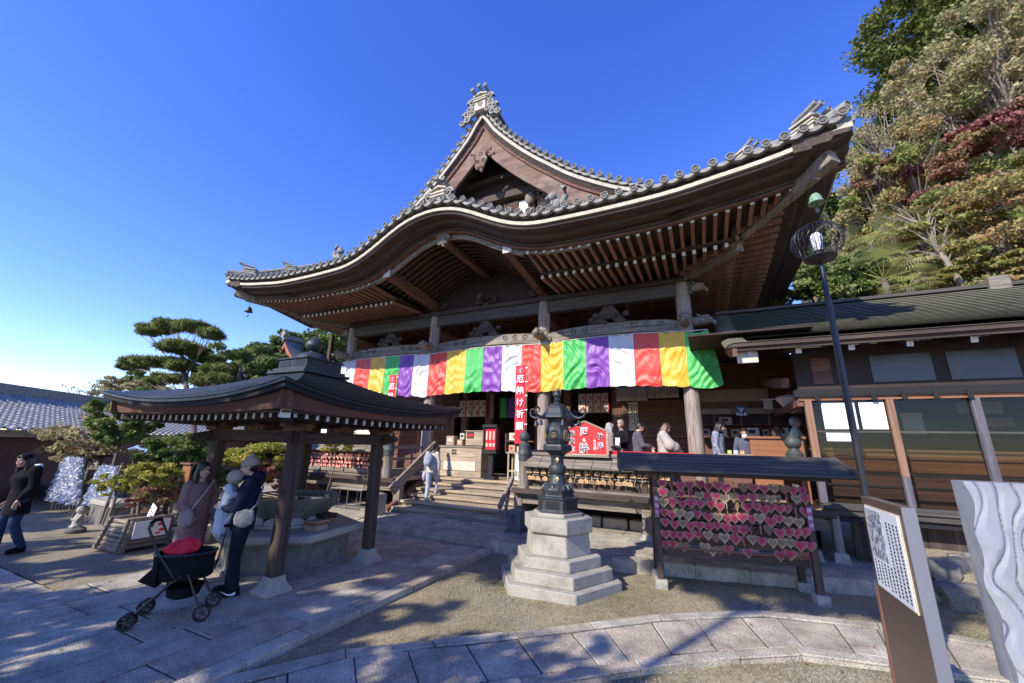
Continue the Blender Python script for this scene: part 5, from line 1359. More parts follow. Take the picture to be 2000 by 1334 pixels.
for x0 in (-.57,2.64):
    for s in (-1,1):
        mb=MB(); mb.add([rw(x,y,z) for x in (x0,x0+.05) for (y,z) in ((.275,1.84),(.275,1.98),(.275+s*.66,1.76),(.275+s*.66,1.67))],[(0,1,2,3),(7,6,5,4),(0,4,5,1),(1,5,6,2),(2,6,7,3),(3,7,4,0)]); mb.build('gable_board',M['bluegrey_wood'],rk)
for x,zt in ((0,1.33),(2.1,1.28)):
    s_=rbox(x-.035,x+.035,-.056,-.047,zt-.33,zt,'name_plate',mat('mauve_name_plate_%d'%x,(.35,.12,.22),(.3,.1,.18)))
    for q,ch in enumerate('縁結び'):
        p=rw(x,-.06,zt-.06-.1*q); n=RMt.to_3x3()@V(0,-1,0); lettering(ch,p,.06,M['white'],rk,normal=n)
def heart_pts(w,h,n=20):
    out=[]
    for k in range(n):
        t=2*PI*k/n; x=16*math.sin(t)**3/16*w/2; z=(13*math.cos(t)-5*math.cos(2*t)-2*math.cos(3*t)-math.cos(4*t)); z=(z-12)/29*h; out.append((x,z))
    return out
M['h_pink']=mat('pink_heart_print',(.42,.07,.14),(.28,.035,.08),rough=.6,scale=15); M['h_red']=mat('deep_red_heart_print',(.36,.015,.035),(.28,.01,.03),rough=.6,scale=15)
M['h_cream']=mat('cream_heart_wood',(.42,.31,.18),(.28,.2,.11),rough=.7,scale=(3,3,20)); M['h_brown']=mat('brown_heart_wood',(.22,.13,.075),(.15,.09,.05),rough=.75,scale=(3,3,20))
def hproto(kind):
    t=thing('heart_plaque','x','plaque',(0,0,-5)); w,h=.155,.15
    mb=MB(); mb.prism(heart_pts(w,h),-.005,.005,'xz'); o=mb.build('board',M['h_brown'] if kind=='back' else M['h_cream']); o.parent=t
    if kind=='pink':
        mb=MB(); mb.prism([(a,b_-.006) for a,b_ in heart_pts(w*.86,h*.86)],-.008,-.006,'xz'); o=mb.build('pink_print',M['h_pink']); o.parent=t
        mb=MB(); mb.prism([(a,b_-.035) for a,b_ in heart_pts(w*.4,h*.45)],-.0105,-.0085,'xz'); o=mb.build('red_centre',M['h_red']); o.parent=t
    if kind=='cream':
        mb=MB()
        for q in range(5): mb.b(-.045+.02*q,-.038+.02*q,-.0075,-.006,-.1+.012*abs(q-2),-.035)
        o=mb.build('writing',M['ink']); o.parent=t
    mb=MB(); mb.tube([(0,-.004,-.02),(0,0,.035)],.003,4); o=mb.build('cord',M['h_red']); o.parent=t
    return t
protos={k:hproto(k) for k in ('pink','cream','back')}; used=set(); r=random.Random(21)
RN=['top','second','third','fourth','fifth','sixth','bottom']
LB={'pink':'pink heart plaque with a red centre in the %s row of the roofed rack','cream':'cream wooden heart plaque with writing in the %s row of the roofed rack','back':'plain brown heart plaque turned backwards in the %s row of the roofed rack'}
for row,z in enumerate((1.57,1.43,1.29,1.14,.99,.84,.66)):
    x=.1
    while x<2.09:
        k=r.choices(('pink','cream','back'),(.70,.21,.09))[0]
        if row==6 and r.random()<.25: x+=.16; continue
        p=rw(x,-.03-r.uniform(0,.07) if row<6 else .03,z-GZ-.08+r.uniform(-.03,.02)); rz=ra+r.gauss(0,.22)
        if r.random()<.1: rz+=1.1
        if row<6 or True:
            lb=LB[k]%RN[row]; pr_=protos[k]
            if k not in used: pr_.location=p; pr_.rotation_euler=(0,0,rz); pr_['label']=lb; pr_['group']=k.replace('back','plain').replace('pink','pink').replace('cream','cream')+' heart plaques on the roofed rack'; used.add(k)
            else: dup(pr_,p,rz,lb,scale=r.uniform(.9,1.12))
        x+=r.uniform(.095,.15)
# ---------------------------------------------------------------- street lamp
lp=thing('street_lamp','slim black lamp post with a round wire cage around a white glass lamp','street lamp',(1.13,4.2,GZ))
X,Y=1.13,4.2
mb=MB(); mb.tube([(X,Y,GZ),(X,Y,.97),(X,Y,.99),(X,Y,1.0)],[.052,.052,.05,.03],14); mb.build('base_sleeve',M['brown_z'],lp,True)
mb=MB(); mb.tube([(X,Y,.99),(X,Y,3.3)],[.026,.025],14); mb.build('lower_pole',M['iron'],lp,True)
mb=MB(); mb.tube([(X,Y,3.28),(X,Y,3.32),(X,Y,3.68)],[.027,.019,.018],12); mb.build('upper_pole',M['iron'],lp,True)
mb=MB(); mb.lathe([(.02,3.64),(.12,3.685),(.13,3.70),(.125,3.71),(.05,3.715)],(X,Y,0),24); mb.build('drip_tray',M['iron'],lp,True)
mb=MB(); 
for k in range(30):
    a=2*PI*k/30; pts=[]
    for i in range(13):
        th=.06*PI+(.80*PI)*i/12; pts.append((X+.205*math.sin(th)*math.cos(a),Y+.205*math.sin(th)*math.sin(a),3.875+.175*math.cos(th)))
    mb.tube(pts,.0028,4)
for th in (.06*PI,.86*PI):
    pts=[(X+.205*math.sin(th)*math.cos(2*PI*i/24),Y+.205*math.sin(th)*math.sin(2*PI*i/24),3.875+.175*math.cos(th)) for i in range(25)]; mb.tube(pts,.004,4)
for s in (-1,1):
    for k in range(22):
        pts=[]
        for i in range(9):
            th=.42*PI+.44*PI*i/8; a=2*PI*k/22+s*i*.09; pts.append((X+.206*math.sin(th)*math.cos(a),Y+.206*math.sin(th)*math.sin(a),3.875+.176*math.cos(th)))
        mb.tube(pts,.0018,3)
mb.build('wire_cage',M['iron'],lp)
M['lampglass']=mat('frosted_lamp_glass',(.75,.78,.85),(.7,.73,.8),rough=.3)
mb=MB(); mb.lathe([(.03,3.76),(.036,3.80),(.048,3.9),(.046,3.93),(.03,3.955),(.004,3.96)],(X,Y,0),14); mb.build('lamp_glass',M['lampglass'],lp,True)
mb=MB(); mb.lathe([(.035,3.71),(.035,3.76),(.04,3.775),(.03,3.78)],(X,Y,0),14); 
for k in range(6):
    a=k*PI/3; mb.tube([(X+.038*math.cos(a),Y+.038*math.sin(a),3.77),(X+.05*math.cos(a),Y+.05*math.sin(a),3.9),(X+.03*math.cos(a),Y+.03*math.sin(a),3.96)],.0025,4)
mb.build('lamp_holder',M['iron'],lp)
# ---------------------------------------------------------------- information pillar and carved slab on the right
M['bronze_paint']=mat('brown_coated_steel',(.16,.11,.085),(.13,.09,.07),rough=.4,scale=2,metal=.4)
M['grey_paint']=mat('blue_grey_coated_steel',(.20,.20,.23),(.18,.18,.21),rough=.45,scale=2,metal=.2)
sg_=thing('information_pillar','tall brown steel information pillar with a white printed panel near the right edge','information sign',(1.03,3.42,GZ),0)
mb=MB(); mb.b(.985,1.05,3.12,3.78,GZ,1.665); o=mb.build('pillar_body',[M['bronze_paint'],M['grey_paint']],sg_,bevel=.003)
for p in o.data.polygons: p.material_index=1 if p.normal.y<-.7 else 0
mb=MB(); mb.b(.978,.985,3.17,3.72,1.11,1.615); pn=mb.build('panel_frame',M['white_board'],sg_)
M['panel']=mat('white_enamel_panel',(.72,.74,.78),(.66,.68,.73),rough=.4,scale=2); M['draw']=mat('grey_line_drawing',(.55,.57,.62),(.10,.11,.14),rough=.6,scale=14,lo=.42,hi=.56,dist=2.5)
mb=MB(); mb.b(.974,.979,3.18,3.71,1.12,1.605); mb.build('printed_panel',M['panel'],sg_)
mb=MB(); mb.b(.9725,.974,3.44,3.70,1.3,1.595); mb.build('line_drawing',M['draw'],sg_)
mb=MB(); r=random.Random(4)
for k in range(10):
    y=3.21+k*.051; z0,z1=(1.14,1.55) if k<4 else (1.14,1.285)
    z=z1
    while z>z0+.012:
        h=r.uniform(.009,.015); mb.b(.9722,.974,y-.009,y+.009,z-h,z); z-=h+.008
mb.build('printed_text',M['ink'],sg_)
# carved pale stone slab
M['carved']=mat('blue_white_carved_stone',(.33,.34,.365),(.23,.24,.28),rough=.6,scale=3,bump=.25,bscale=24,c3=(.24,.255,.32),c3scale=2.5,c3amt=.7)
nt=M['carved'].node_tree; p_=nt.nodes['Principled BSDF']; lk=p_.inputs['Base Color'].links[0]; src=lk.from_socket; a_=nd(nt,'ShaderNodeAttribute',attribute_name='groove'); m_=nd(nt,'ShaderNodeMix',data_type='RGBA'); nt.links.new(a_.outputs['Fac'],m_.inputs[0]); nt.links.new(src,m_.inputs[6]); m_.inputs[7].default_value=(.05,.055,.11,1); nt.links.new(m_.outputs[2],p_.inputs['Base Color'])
s0=at(1882,940,5.75); cs=thing('carved_slab','tall pale carved stone slab with flowing drapery relief at the right edge','carved stone',(s0.x+.55,5.8,GZ))
nx,nz=150,230; P=[]; G_=[];F=[]; ang=.25
from mathutils import noise as mn
for k in range(nz+1):
    t=k/nz; z=GZ+(s0.z-GZ)*t
    for i in range(nx+1):
        s=i/nx; xl=.02*math.sin(t*9)+.02*math.sin(t*23); w=1.1-xl; x=xl+w*s
        q=mn.noise(V(x*1.8,0,t*2.2)); q2=mn.noise(V(x*5+5,2,t*5))
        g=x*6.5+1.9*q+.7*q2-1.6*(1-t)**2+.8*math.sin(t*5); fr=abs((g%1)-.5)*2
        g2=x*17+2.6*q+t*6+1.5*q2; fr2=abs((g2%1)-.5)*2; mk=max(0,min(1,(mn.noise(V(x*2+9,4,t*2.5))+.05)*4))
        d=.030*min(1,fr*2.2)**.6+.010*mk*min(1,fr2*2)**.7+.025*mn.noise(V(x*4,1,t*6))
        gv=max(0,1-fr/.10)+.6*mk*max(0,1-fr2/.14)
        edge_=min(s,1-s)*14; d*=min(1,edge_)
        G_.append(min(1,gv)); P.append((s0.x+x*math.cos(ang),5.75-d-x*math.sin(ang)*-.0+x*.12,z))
for k in range(nz):
    for i in range(nx): a=k*(nx+1)+i; F.append((a,a+1,a+nx+2,a+nx+1))
mb=MB(); mb.add(P,F); n0=len(P)
back=[]
for k in (0,nz):
    for i in (0,nx): p=P[k*(nx+1)+i]; back.append((p[0],p[1]+.22,p[2]))
mb.add(back,[(1,0,2,3)]); 
b=n0
mb.f.append(tuple(nz*(nx+1)+i for i in range(nx+1))+(b+3,b+2)); mb.m.append(0)
mb.f.append(tuple(k*(nx+1) for k in range(nz,-1,-1))+(b+0,b+2)); mb.m.append(0)
mb.f.append(tuple(k*(nx+1)+nx for k in range(nz+1))+(b+3,b+1)); mb.m.append(0)
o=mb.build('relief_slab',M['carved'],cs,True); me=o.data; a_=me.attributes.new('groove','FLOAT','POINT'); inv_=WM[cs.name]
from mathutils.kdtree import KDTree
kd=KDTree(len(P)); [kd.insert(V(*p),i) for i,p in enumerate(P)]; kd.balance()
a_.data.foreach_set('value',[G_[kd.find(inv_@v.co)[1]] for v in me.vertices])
mb=MB(); mb.b(s0.x-.1,s0.x+1.25,5.7,6.2,GZ-.02,GZ+.05); mb.build('plinth',M['granite'],cs,bevel=.01)
# ---------------------------------------------------------------- side building on the right
sd=thing('side_office','long low wooden office wing with a dark shingled roof and glazed sliding panels','building',(5.5,9.6,0))
YS=9.35
M['shingle']=mat('weathered_bark_shingle',(.33,.32,.22),(.17,.17,.12),rough=.85,scale=(1.5,22,22),bump=.35,bdist=.02,c3=(.30,.28,.2),c3scale=1.2,c3amt=.7)
# roof: lower slope with rolled edge, upper band, ridge
X0,X1=.55,14
def zroof(y): return 3.98+ (y-8.45)*.30+ (y-8.45)**2*.045
mb=MB(); ys_=[8.45+.13*i for i in range(31)]
P=[];F=[]
for y in ys_:
    for x,dz in ((X0-.0,-.10),(X0+.05,-.04),(X0+.14,.0),(X0+.4,0),(4,0),(8,0),(X1,0)): P.append((x,y,zroof(y)+dz))
for j in range(len(ys_)-1):
    for i in range(6): a=j*7+i; F.append((a,a+1,a+8,a+7))
mb.add(P,F)
for y in ys_[1:]: mb.beam((X0+.4,y,zroof(y)+.004),(X1,y,zroof(y)+.004),.03,.012); mb.build('roof',M['shingle'],sd,True)
mb=MB(); mb.b(X0+.05,X1,8.47,8.55,3.90,3.965); mb.b(X0+.1,X1,8.53,8.6,3.83,3.9); mb.build('eave_fascia',M['dark_x'],sd)
mb=MB(); P=[(x,y,zroof(y)-.12) for y in ys_[1:] for x in (X0+.12,X1)]; mb.add(P,[(2*j,2*j+1,2*j+3,2*j+2) for j in range(len(ys_)-2)]); mb.build('roof_soffit',M['dark_y'],sd)
mb=MB(); mb.b(X0+.3,X1,12.1,12.5,5.1,5.5); mb.b(X0+.2,X1,12.0,12.6,5.5,5.56); mb.b(X0+.2,X1,12.15,12.45,5.56,5.7); mb.b(X0+.1,X1,12.05,12.55,5.7,5.78); mb.build('ridge',M['bluegrey_wood'],sd)
mb=MB(); mb.b(6.15,6.5,11.95,12.65,5.45,5.92); mb.build('ridge_saddle',M['grey_x'],sd,bevel=.03)
for k in range(11):
    x=X0+.42+k*.78; b=rafter((x,8.66,3.79),(x,9.8,4.05),.09,.1); b.build('rafter',[M['dark_y'],M['tip']],sd)
mb=MB(); mb.prism([(8.5,3.72),(8.5,3.95),(10.4,4.5),(10.4,4.2),(9.2,3.85)],X0+.12,X0+.2,'yz'); mb.build('gable_board',M['brown_y'],sd)
mb=MB(); mb.b(X0+.2,X0+.55,8.68,8.74,3.62,3.84); mb.build('gable_end_plate',M['paper'],sd)
# upper wall, beam, frosted transoms
mb=MB(); mb.b(1.78,X1,YS,YS+.12,3.12,3.98); mb.build('upper_wall',M['deep'],sd)
mb=MB(); mb.b(1.7,X1,YS-.08,YS+.1,3.0,3.14); mb.build('lintel_beam',M['black'],sd)
mb=MB(); mb.b(1.75,X1,YS-.03,YS+.1,2.93,3.0); mb.build('lintel_trim',M['orange_w'],sd)
for k in range(6):
    x=2.0+k*.42; mb=MB(); mb.b(x,x+.07,YS-.11,YS-.08,2.92,3.06); mb.build('strap',M['black'],sd)
M['smoked']=mat('smoked_transom_glass',(.05,.048,.046),(.04,.04,.038),rough=.3)
for x0,x1 in ((2.95,3.8),(4.0,4.85),(2.05,2.35)):
    mb=MB(); mb.b(x0,x1,YS-.012,YS-.003,3.25,3.75); mb.build('transom_pane',M['smoked'] if x0>2.5 else M['brown_x'],sd)
# posts
for x,w in ((1.84,.085),(3.05,.075),(4.15,.08),(5.2,.08),(6.4,.08)):
    for (z0,z1,mt) in (((1.6,2.94,'orange_wz'),(1.08,1.6,'bluegrey_woodz')) if x<4 else ((1.08,2.94,'bluegrey_woodz'),)):
        mb=MB(); mb.b(x,x+w*1.3,YS-.06,YS+.07,z0,z1); mb.build('window_post',M[mt],sd,bevel=.005)
for z,mt in ((2.34,'grey_x'),(1.62,'bluegrey_wood'),(1.4,'bluegrey_wood'),(1.86,'deep')):
    mb=MB(); mb.b(1.95,X1,YS+.02,YS+.05,z,z+.03); mb.build('window_rail',M[mt],sd)
# counter behind the glass
mb=MB(); mb.b(2.0,X1,YS+.35,YS+.5,1.62,2.02); mb.b(2.0,X1,YS+.3,YS+1.0,2.02,2.06); mb.build('inner_counter',M['orange_w'],sd)
mb=MB(); mb.b(2.0,X1,YS+.36,YS+.49,1.0,1.60); mb.build('counter_base',M['brown_x'],sd)
# glass
def glassmat():
    m,nt,p=newmat('clear_dim_glass'); L=nt.links; p.inputs['Roughness'].default_value=.02; p.inputs['Base Color'].default_value=(.5,.55,.55,1); 
    tr=nt.nodes.new('ShaderNodeBsdfTransparent'); tr.inputs[0].default_value=(.72,.74,.74,1); gl=nt.nodes.new('ShaderNodeBsdfGlossy'); gl.inputs['Roughness'].default_value=.02; fr=nt.nodes.new('ShaderNodeFresnel'); fr.inputs[0].default_value=1.3
    mx=nt.nodes.new('ShaderNodeMixShader'); L.new(fr.outputs[0],mx.inputs[0]); L.new(tr.outputs[0],mx.inputs[1]); L.new(gl.outputs[0],mx.inputs[2]); L.new(mx.outputs[0],nt.nodes['Material Output'].inputs[0]); return m
M['glass']=glassmat()
for x0,x1 in ((1.97,3.05),(3.16,4.15),(4.27,5.2),(5.32,6.4)):
    mb=MB(); mb.b(x0,x1,YS+.012,YS+.018,1.1,2.93); mb.build('glass_pane',M['glass'],sd)
M['screen']=mat('bright_roller_screen',(.88,.88,.88),(.75,.75,.76),rough=.35,scale=1.2,lo=.42,hi=.6)
for x0,x1,z0,z1 in ((2.1,2.6,2.4,2.88),(2.66,3.02,2.4,2.88),(2.1,2.56,2.18,2.33)):
    mb=MB(); mb.b(x0,x1,YS-.006,YS+.004,z0,z1); mb.build('paper_screen',M['screen'],sd)
for x0,x1,z0,z1,mt in ((3.5,3.8,2.35,2.75,'paper'),(4.5,5.0,2.5,2.65,'orange_w'),(4.3,4.9,2.72,2.95,'tan_wall'),(3.2,3.45,2.68,2.9,'tan_wall'),(5.2,5.6,2.5,2.95,'card')):
    mb=MB(); mb.b(x0,x1,YS+.8,YS+.83,z0,z1); mb.build('wall_notice',M[mt],sd)
# sill, underfloor wall of upright boards, stone feet
mb=MB(); mb.b(1.85,X1,YS-.14,YS+.1,1.0,1.1); mb.b(1.85,X1,YS-.1,YS+.08,.9,1.0); mb.build('sill_beam',M['bluegrey_wood'],sd,bevel=.006)
mb=MB(); mb.b(1.85,X1,YS-.04,YS+.04,.8,.9); mb.build('sill_shadow_strip',M['black'],sd)  # black strip painted in as the shadow below the sill
for k in range(26):
    x=2.3+k*.34; mb=MB(); mb.b(x,x+.332,YS+.3,YS+.34,PZ-.1,.86); mb.build('skirting_board',M['dark_z'],sd)
for x in (2.0,1.62):
    mb=MB(); mb.b(x-.06,x+.06,YS-.08,YS+.04,PZ+.16,.95); mb.build('floor_post',M['grey_z'],sd); mb=MB(); mb.box((x,YS-.02,PZ+.08),(.24,.24,.17),taper=.8); mb.build('footing',M['granite'],sd,bevel=.008)
# floor, back wall and ceiling of the wing
mb=MB(); mb.b(1.95,X1,YS+.12,13,.96,1.0); mb.build('floor',M['brown_x'],sd)
mb=MB(); mb.b(.0,X1,12.9,13,1,4.6); mb.build('back_wall',M['deep'],sd)
mb=MB(); mb.b(X1-.1,X1,YS,13,0,4.4); mb.build('end_wall',M['deep'],sd)
# open sales hall between the porch and the wing
sh=thing('sales_hall','dim open room with tan wall bands and counters between the hall and the office wing','room',(1.0,12.6,DZ))
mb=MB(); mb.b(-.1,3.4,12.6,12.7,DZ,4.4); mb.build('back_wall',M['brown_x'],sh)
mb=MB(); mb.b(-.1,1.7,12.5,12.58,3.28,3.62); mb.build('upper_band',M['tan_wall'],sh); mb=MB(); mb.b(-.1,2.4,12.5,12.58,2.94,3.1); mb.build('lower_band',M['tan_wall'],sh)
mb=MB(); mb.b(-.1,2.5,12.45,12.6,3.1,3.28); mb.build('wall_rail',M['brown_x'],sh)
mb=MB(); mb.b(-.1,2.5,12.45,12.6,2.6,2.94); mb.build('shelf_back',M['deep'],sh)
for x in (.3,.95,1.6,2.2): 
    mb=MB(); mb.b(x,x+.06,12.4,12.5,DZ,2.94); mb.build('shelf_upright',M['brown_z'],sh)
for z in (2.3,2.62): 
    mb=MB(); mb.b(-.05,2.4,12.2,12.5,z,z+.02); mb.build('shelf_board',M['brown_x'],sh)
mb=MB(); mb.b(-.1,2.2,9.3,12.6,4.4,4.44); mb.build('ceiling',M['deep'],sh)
mb=MB(); mb.beam((1.6,9.4,3.3),(1.6,12.5,3.75),.12,.2); mb.build('tie_beam',M['brown_y'],sh)
mb=MB(); mb.beam((1.78,YS,2.9),(1.78,12.5,2.9),.1,.14); mb.build('side_lintel',M['brown_y'],sh)
mb=MB(); mb.b(2.0,3.4,9.9,12.6,DZ,DZ+.02); mb.build('floor',M['brown_x'],sh)
for k,(x,w,h,z,mt) in enumerate(((.45,.3,.22,2.32,'paper'),(.8,.2,.2,2.32,'card'),(1.2,.3,.24,2.32,'paper'),(1.5,.14,.2,2.32,'card'),(1.85,.3,.25,2.32,'paper'),(.1,.2,.2,2.32,'card'),(.6,.3,.2,2.64,'card'))):
    simple('shelf_box',('cream','tan','cream','tan','cream','tan','tan')[k]+' box on the sales hall shelf, %s from the left'%('second','third','fifth','sixth','last','first','upper one, fourth')[k],'box',[('carton',mt,x-w/2,x+w/2,12.25,12.4,z,z+h),('label_print','ink',x-w*.3,x+w*.2,12.245,12.25,z+h*.4,z+h*.8)])
t=simple('wooden_counter','tall honey-coloured wooden counter behind the green-capped newel post','counter',[('front_panel','orange_w',.95,1.95,10.55,10.6,DZ,2.24),('counter_top','orange_w',.9,2.0,10.5,10.95,2.24,2.29),('side_panel','orange_w',.95,1.0,10.6,10.9,DZ,2.24)])
t=simple('low_counter','lower pale wooden counter with small coloured boxes left of the tall counter','counter',[('counter_front','pale_x',.3,.94,10.3,10.34,1.6,1.86),('counter_top','pale_x',.28,.96,10.26,10.7,1.86,1.89),('base_cabinet','brown_x',.34,.9,10.4,10.68,DZ,1.6)])
M['lime']=mat('lime_card',(.5,.65,.05)); M['lav']=mat('lavender_card',(.6,.58,.8)); M['or']=mat('orange_card',(.7,.25,.08))
for x,mt,lb in ((.52,'lime','small lime green box on the low counter'),(.64,'lav','small lavender box on the low counter'),(.77,'or','small orange box on the low counter')):
    simple('charm_box',lb,'box',[('carton',mt,x-.04,x+.04,10.4,10.48,1.892,1.97),('label_print','paper',x-.025,x+.025,10.396,10.4,1.91,1.945)])
# wifi sign, paper umbrella
t=thing('wifi_sign','small dark blue wireless internet sign with white arcs on the sales hall wall','sign',(.55,12.3,2.75))
w0=at(1437,793,11.9); w1=at(1458,811,11.9); cx,cz=(w0.x+w1.x)/2,(w0.z+w1.z)/2; w_=abs(w1.x-w0.x)
M['navy']=mat('navy_sign',(.015,.05,.11),(.012,.04,.09),rough=.5)
mb=MB(); mb.b(cx-w_*.55,cx+w_*.55,11.9,11.93,cz-w_*.62,cz+w_*.62); mb.build('sign_board',M['navy'],t)
mb=MB()
for r_i in (.14,.26,.38):
    pts=[(cx+w_*r_i*math.sin(a),11.89,cz-.12*w_+w_*r_i*math.cos(a)*1.1) for a in [-.95+.19*i for i in range(11)]]; mb.tube(pts,.009,5)
mb.sphere((cx,11.89,cz-.12*w_),(.02,.008,.02),8,6); mb.build('signal_arcs',M['white'],t)
lettering('Wi-Fi',(cx,11.89,cz-w_*.45),.11,M['white'],t,bold=.002)
u0=at(1545,788,10.8)
t=thing('paper_umbrella','furled grey beige canopy hanging under the sales hall ceiling','canopy',tuple(u0))
mb=MB(); mb.lathe([(.02,-.22),(.05,-.2),(.16,-.08),(.26,.05),(.3,.12),(.2,.17),(.02,.2)],tuple(u0),8); mb.build('canopy_cloth',M['noren'],t); mb=MB(); mb.tube([u0+V(0,0,-.26),u0+V(0,0,.45)],.014,6); mb.build('shaft',M['brown_z'],t)
w_=at(1500,789,11.9)
simple('paper_amulet','pale paper amulet pinned on the wall beam beside the wireless sign','amulet',[('paper_sheet','paper',w_.x-.1,w_.x+.1,11.9,11.92,w_.z-.13,w_.z+.1),('tie','white',w_.x-.15,w_.x+.15,11.89,11.9,w_.z+.1,w_.z+.13)])
# rough stones at the corner right
r=random.Random(8); k=0
for (px,py,Yd,sx,sy,sz) in ((1838,1112,8.62,.42,.3,.3),(1878,1108,8.9,.5,.3,.26),(1925,1112,9.0,.42,.3,.26),(1850,1150,8.5,.3,.26,.22),(1900,1160,8.45,.42,.28,.26),(1945,1150,8.6,.4,.3,.26),(1990,1160,8.7,.44,.3,.3),(1925,1183,8.3,.34,.24,.2),(1975,1190,8.35,.36,.24,.2),(1868,1088,9.1,.2,.12,.09),(1898,1086,9.15,.22,.12,.1),(1960,1115,9.1,.4,.3,.3)):
    p=at(px,py,Yd); mb=MB(); Mx=Matrix.Rotation(r.uniform(-.3,.3),3,'Z'); 
    bm=bmesh.new(); bmesh.ops.create_icosphere(bm,subdivisions=3,radius=.5)
    for v in bm.verts:
        c=v.co; m_=max(abs(c.x),abs(c.y),abs(c.z)); c*= (.5/m_)*.55+.5; c+=V(*mn.noise_vector(c*2.3+V(k*3,0,0)))*.07; c.x*=sx;c.y*=sy;c.z*=sz
    bm.transform(Mx.to_4x4()); bm.transform(Matrix.Translation(V(p.x,p.y,p.z)))
    me=bpy.data.meshes.new('garden_stone'); bm.to_mesh(me); bm.free(); me.materials.append(M['granite_dk' if 0 else 'basin_stone']); me.polygons.foreach_set('use_smooth',[True]*len(me.polygons)); me.set_sharp_from_angle(angle=.5)
    nm=['large squarish grey stone at the left end of the stone pile','flat topped grey stone in the back row of the stone pile','grey stone in the back row beside the board wall','small stone under the leftmost stone of the pile','sloping grey stone in the middle of the pile','grey stone right of the sloping stone','big grey stone half hidden by the carved slab','low stone at the foot of the pile','lowest stone near the carved slab','small flat pebble stone lying on top at the left','second flat pebble stone lying on top of the pile','tall grey stone at the rear right of the pile'][k]
    tag(obj('garden_stone',me),nm,'stone','rough stones piled beside the office wing'); k+=1
mb=MB(); mb.prism([(8.2,-.1),(8.2,.05),(8.6,.3),(9.6,.45),(9.6,-.1)],2.9,9,'yz'); tag(mb.build('planting_bed',M['earth']),kind='structure')
# ---------------------------------------------------------------- people
M['skin']=mat('skin',(.56,.35,.25),(.5,.29,.2),rough=.5,scale=9); M['hair']=mat('dark_hair',(.022,.014,.011),(.012,.008,.007),rough=.45,scale=(60,60,5)); M['hair_br']=mat('brown_hair',(.10,.045,.025),(.06,.028,.016),rough=.45,scale=(60,60,5)); M['hair_gr']=mat('grey_hair',(.4,.38,.36),(.25,.24,.23),rough=.5,scale=(60,60,5))
def cloth(n,a,b=None,**k): M[n]=mat(n,a,b,rough=.92,spec=.12,scale=k.pop('scale',12),bump=k.pop('bump',.35),bscale=k.pop('bscale',22),bdist=.03,**k)
cloth('navy_jacket',(.018,.022,.042)); cloth('black_cloth',(.012,.012,.015)); cloth('dark_trousers',(.02,.022,.032)); cloth('mauve_coat',(.27,.165,.15),(.22,.13,.12)); cloth('beige_knit',(.40,.34,.26),(.33,.27,.2),bscale=90); cloth('taupe_dress',(.28,.22,.2),(.24,.19,.17))
cloth('denim',(.035,.06,.12),(.025,.045,.09)); cloth('pale_denim',(.42,.48,.55),(.33,.39,.46)); cloth('cream_top',(.55,.52,.45)); cloth('grey_jacket',(.13,.13,.14),(.07,.07,.08),scale=20); cloth('light_coat',(.46,.42,.37),(.34,.31,.28)); cloth('grey_bag',(.32,.34,.4),(.26,.28,.33)); cloth('mint_shirt',(.42,.56,.42),(.36,.5,.36)); cloth('plaid',(.05,.06,.13),(.4,.42,.5),scale=28); cloth('blue_shirt',(.10,.11,.16)); cloth('white_fluff',(.62,.66,.72),(.5,.54,.6),bscale=60,bump=.8); cloth('stone_bag',(.25,.245,.24),(.2,.2,.19))
class Fig:
    def __init__(s, h=1.7, J=None):
        k=h/1.7; s.k=k; D=dict(pel=(0,0,.93),waist=(0,0,1.08),chest=(0,0,1.28),neck=(0,-.01,1.44),head=(0,.015,1.585),shL=(-.165,-.01,1.385),shR=(.165,-.01,1.385),elL=(-.215,-.03,1.11),elR=(.215,-.03,1.11),wrL=(-.2,.07,.88),wrR=(.2,.07,.88),hipL=(-.085,0,.90),hipR=(.085,0,.90),knL=(-.095,.02,.49),knR=(.095,.02,.49),anL=(-.1,-.02,.085),anR=(.1,-.02,.085))
        D.update(J or {}); s.J={a:V(*b)*k for a,b in D.items()}; s.turn=D.get('turn',V(0,0,0))
def loft(mb,rings,n=20):
    P=[];F=[]
    for (c,rx,ry) in rings:
        for i in range(n): a=2*PI*i/n; P.append((c[0]+rx*math.cos(a),c[1]+ry*math.sin(a),c[2]))
    for j in range(len(rings)-1):
        for i in range(n): i2=(i+1)%n; F.append((j*n+i,j*n+i2,(j+1)*n+i2,(j+1)*n+i))
    F.append(tuple(reversed(range(n)))); F.append(tuple((len(rings)-1)*n+i for i in range(n))); mb.add(P,F)
def ball_tube(mb,pts,rs,n=12):
    mb.tube(pts,rs,n); 
    for p,r in zip(pts,rs): mb.sphere(p,r,n,8)
def skinmesh(name,mb,mt,root,voxel=.012,smooth=3,k=1.0):
    me=bpy.data.meshes.new(name); me.from_pydata([tuple(p) for p in mb.v],[],mb.f)
    bm=bmesh.new(); bm.from_mesh(me); bmesh.ops.recalc_face_normals(bm,faces=bm.faces); bm.to_mesh(me); bm.free()
    o=bpy.data.objects.new('tmp',me); COL.objects.link(o)
    m1=o.modifiers.new('r','REMESH'); m1.mode='VOXEL'; m1.voxel_size=voxel
    m2=o.modifiers.new('s','SMOOTH'); m2.factor=.5; m2.iterations=smooth
    bpy.context.view_layer.update(); m=evalmesh(o); bpy.data.objects.remove(o); m.name=name
    m.materials.clear(); m.materials.append(mt); m.polygons.foreach_set('use_smooth',[True]*len(m.polygons))
    q=bpy.data.objects.new(name,m); COL.objects.link(q); q.parent=root; return q
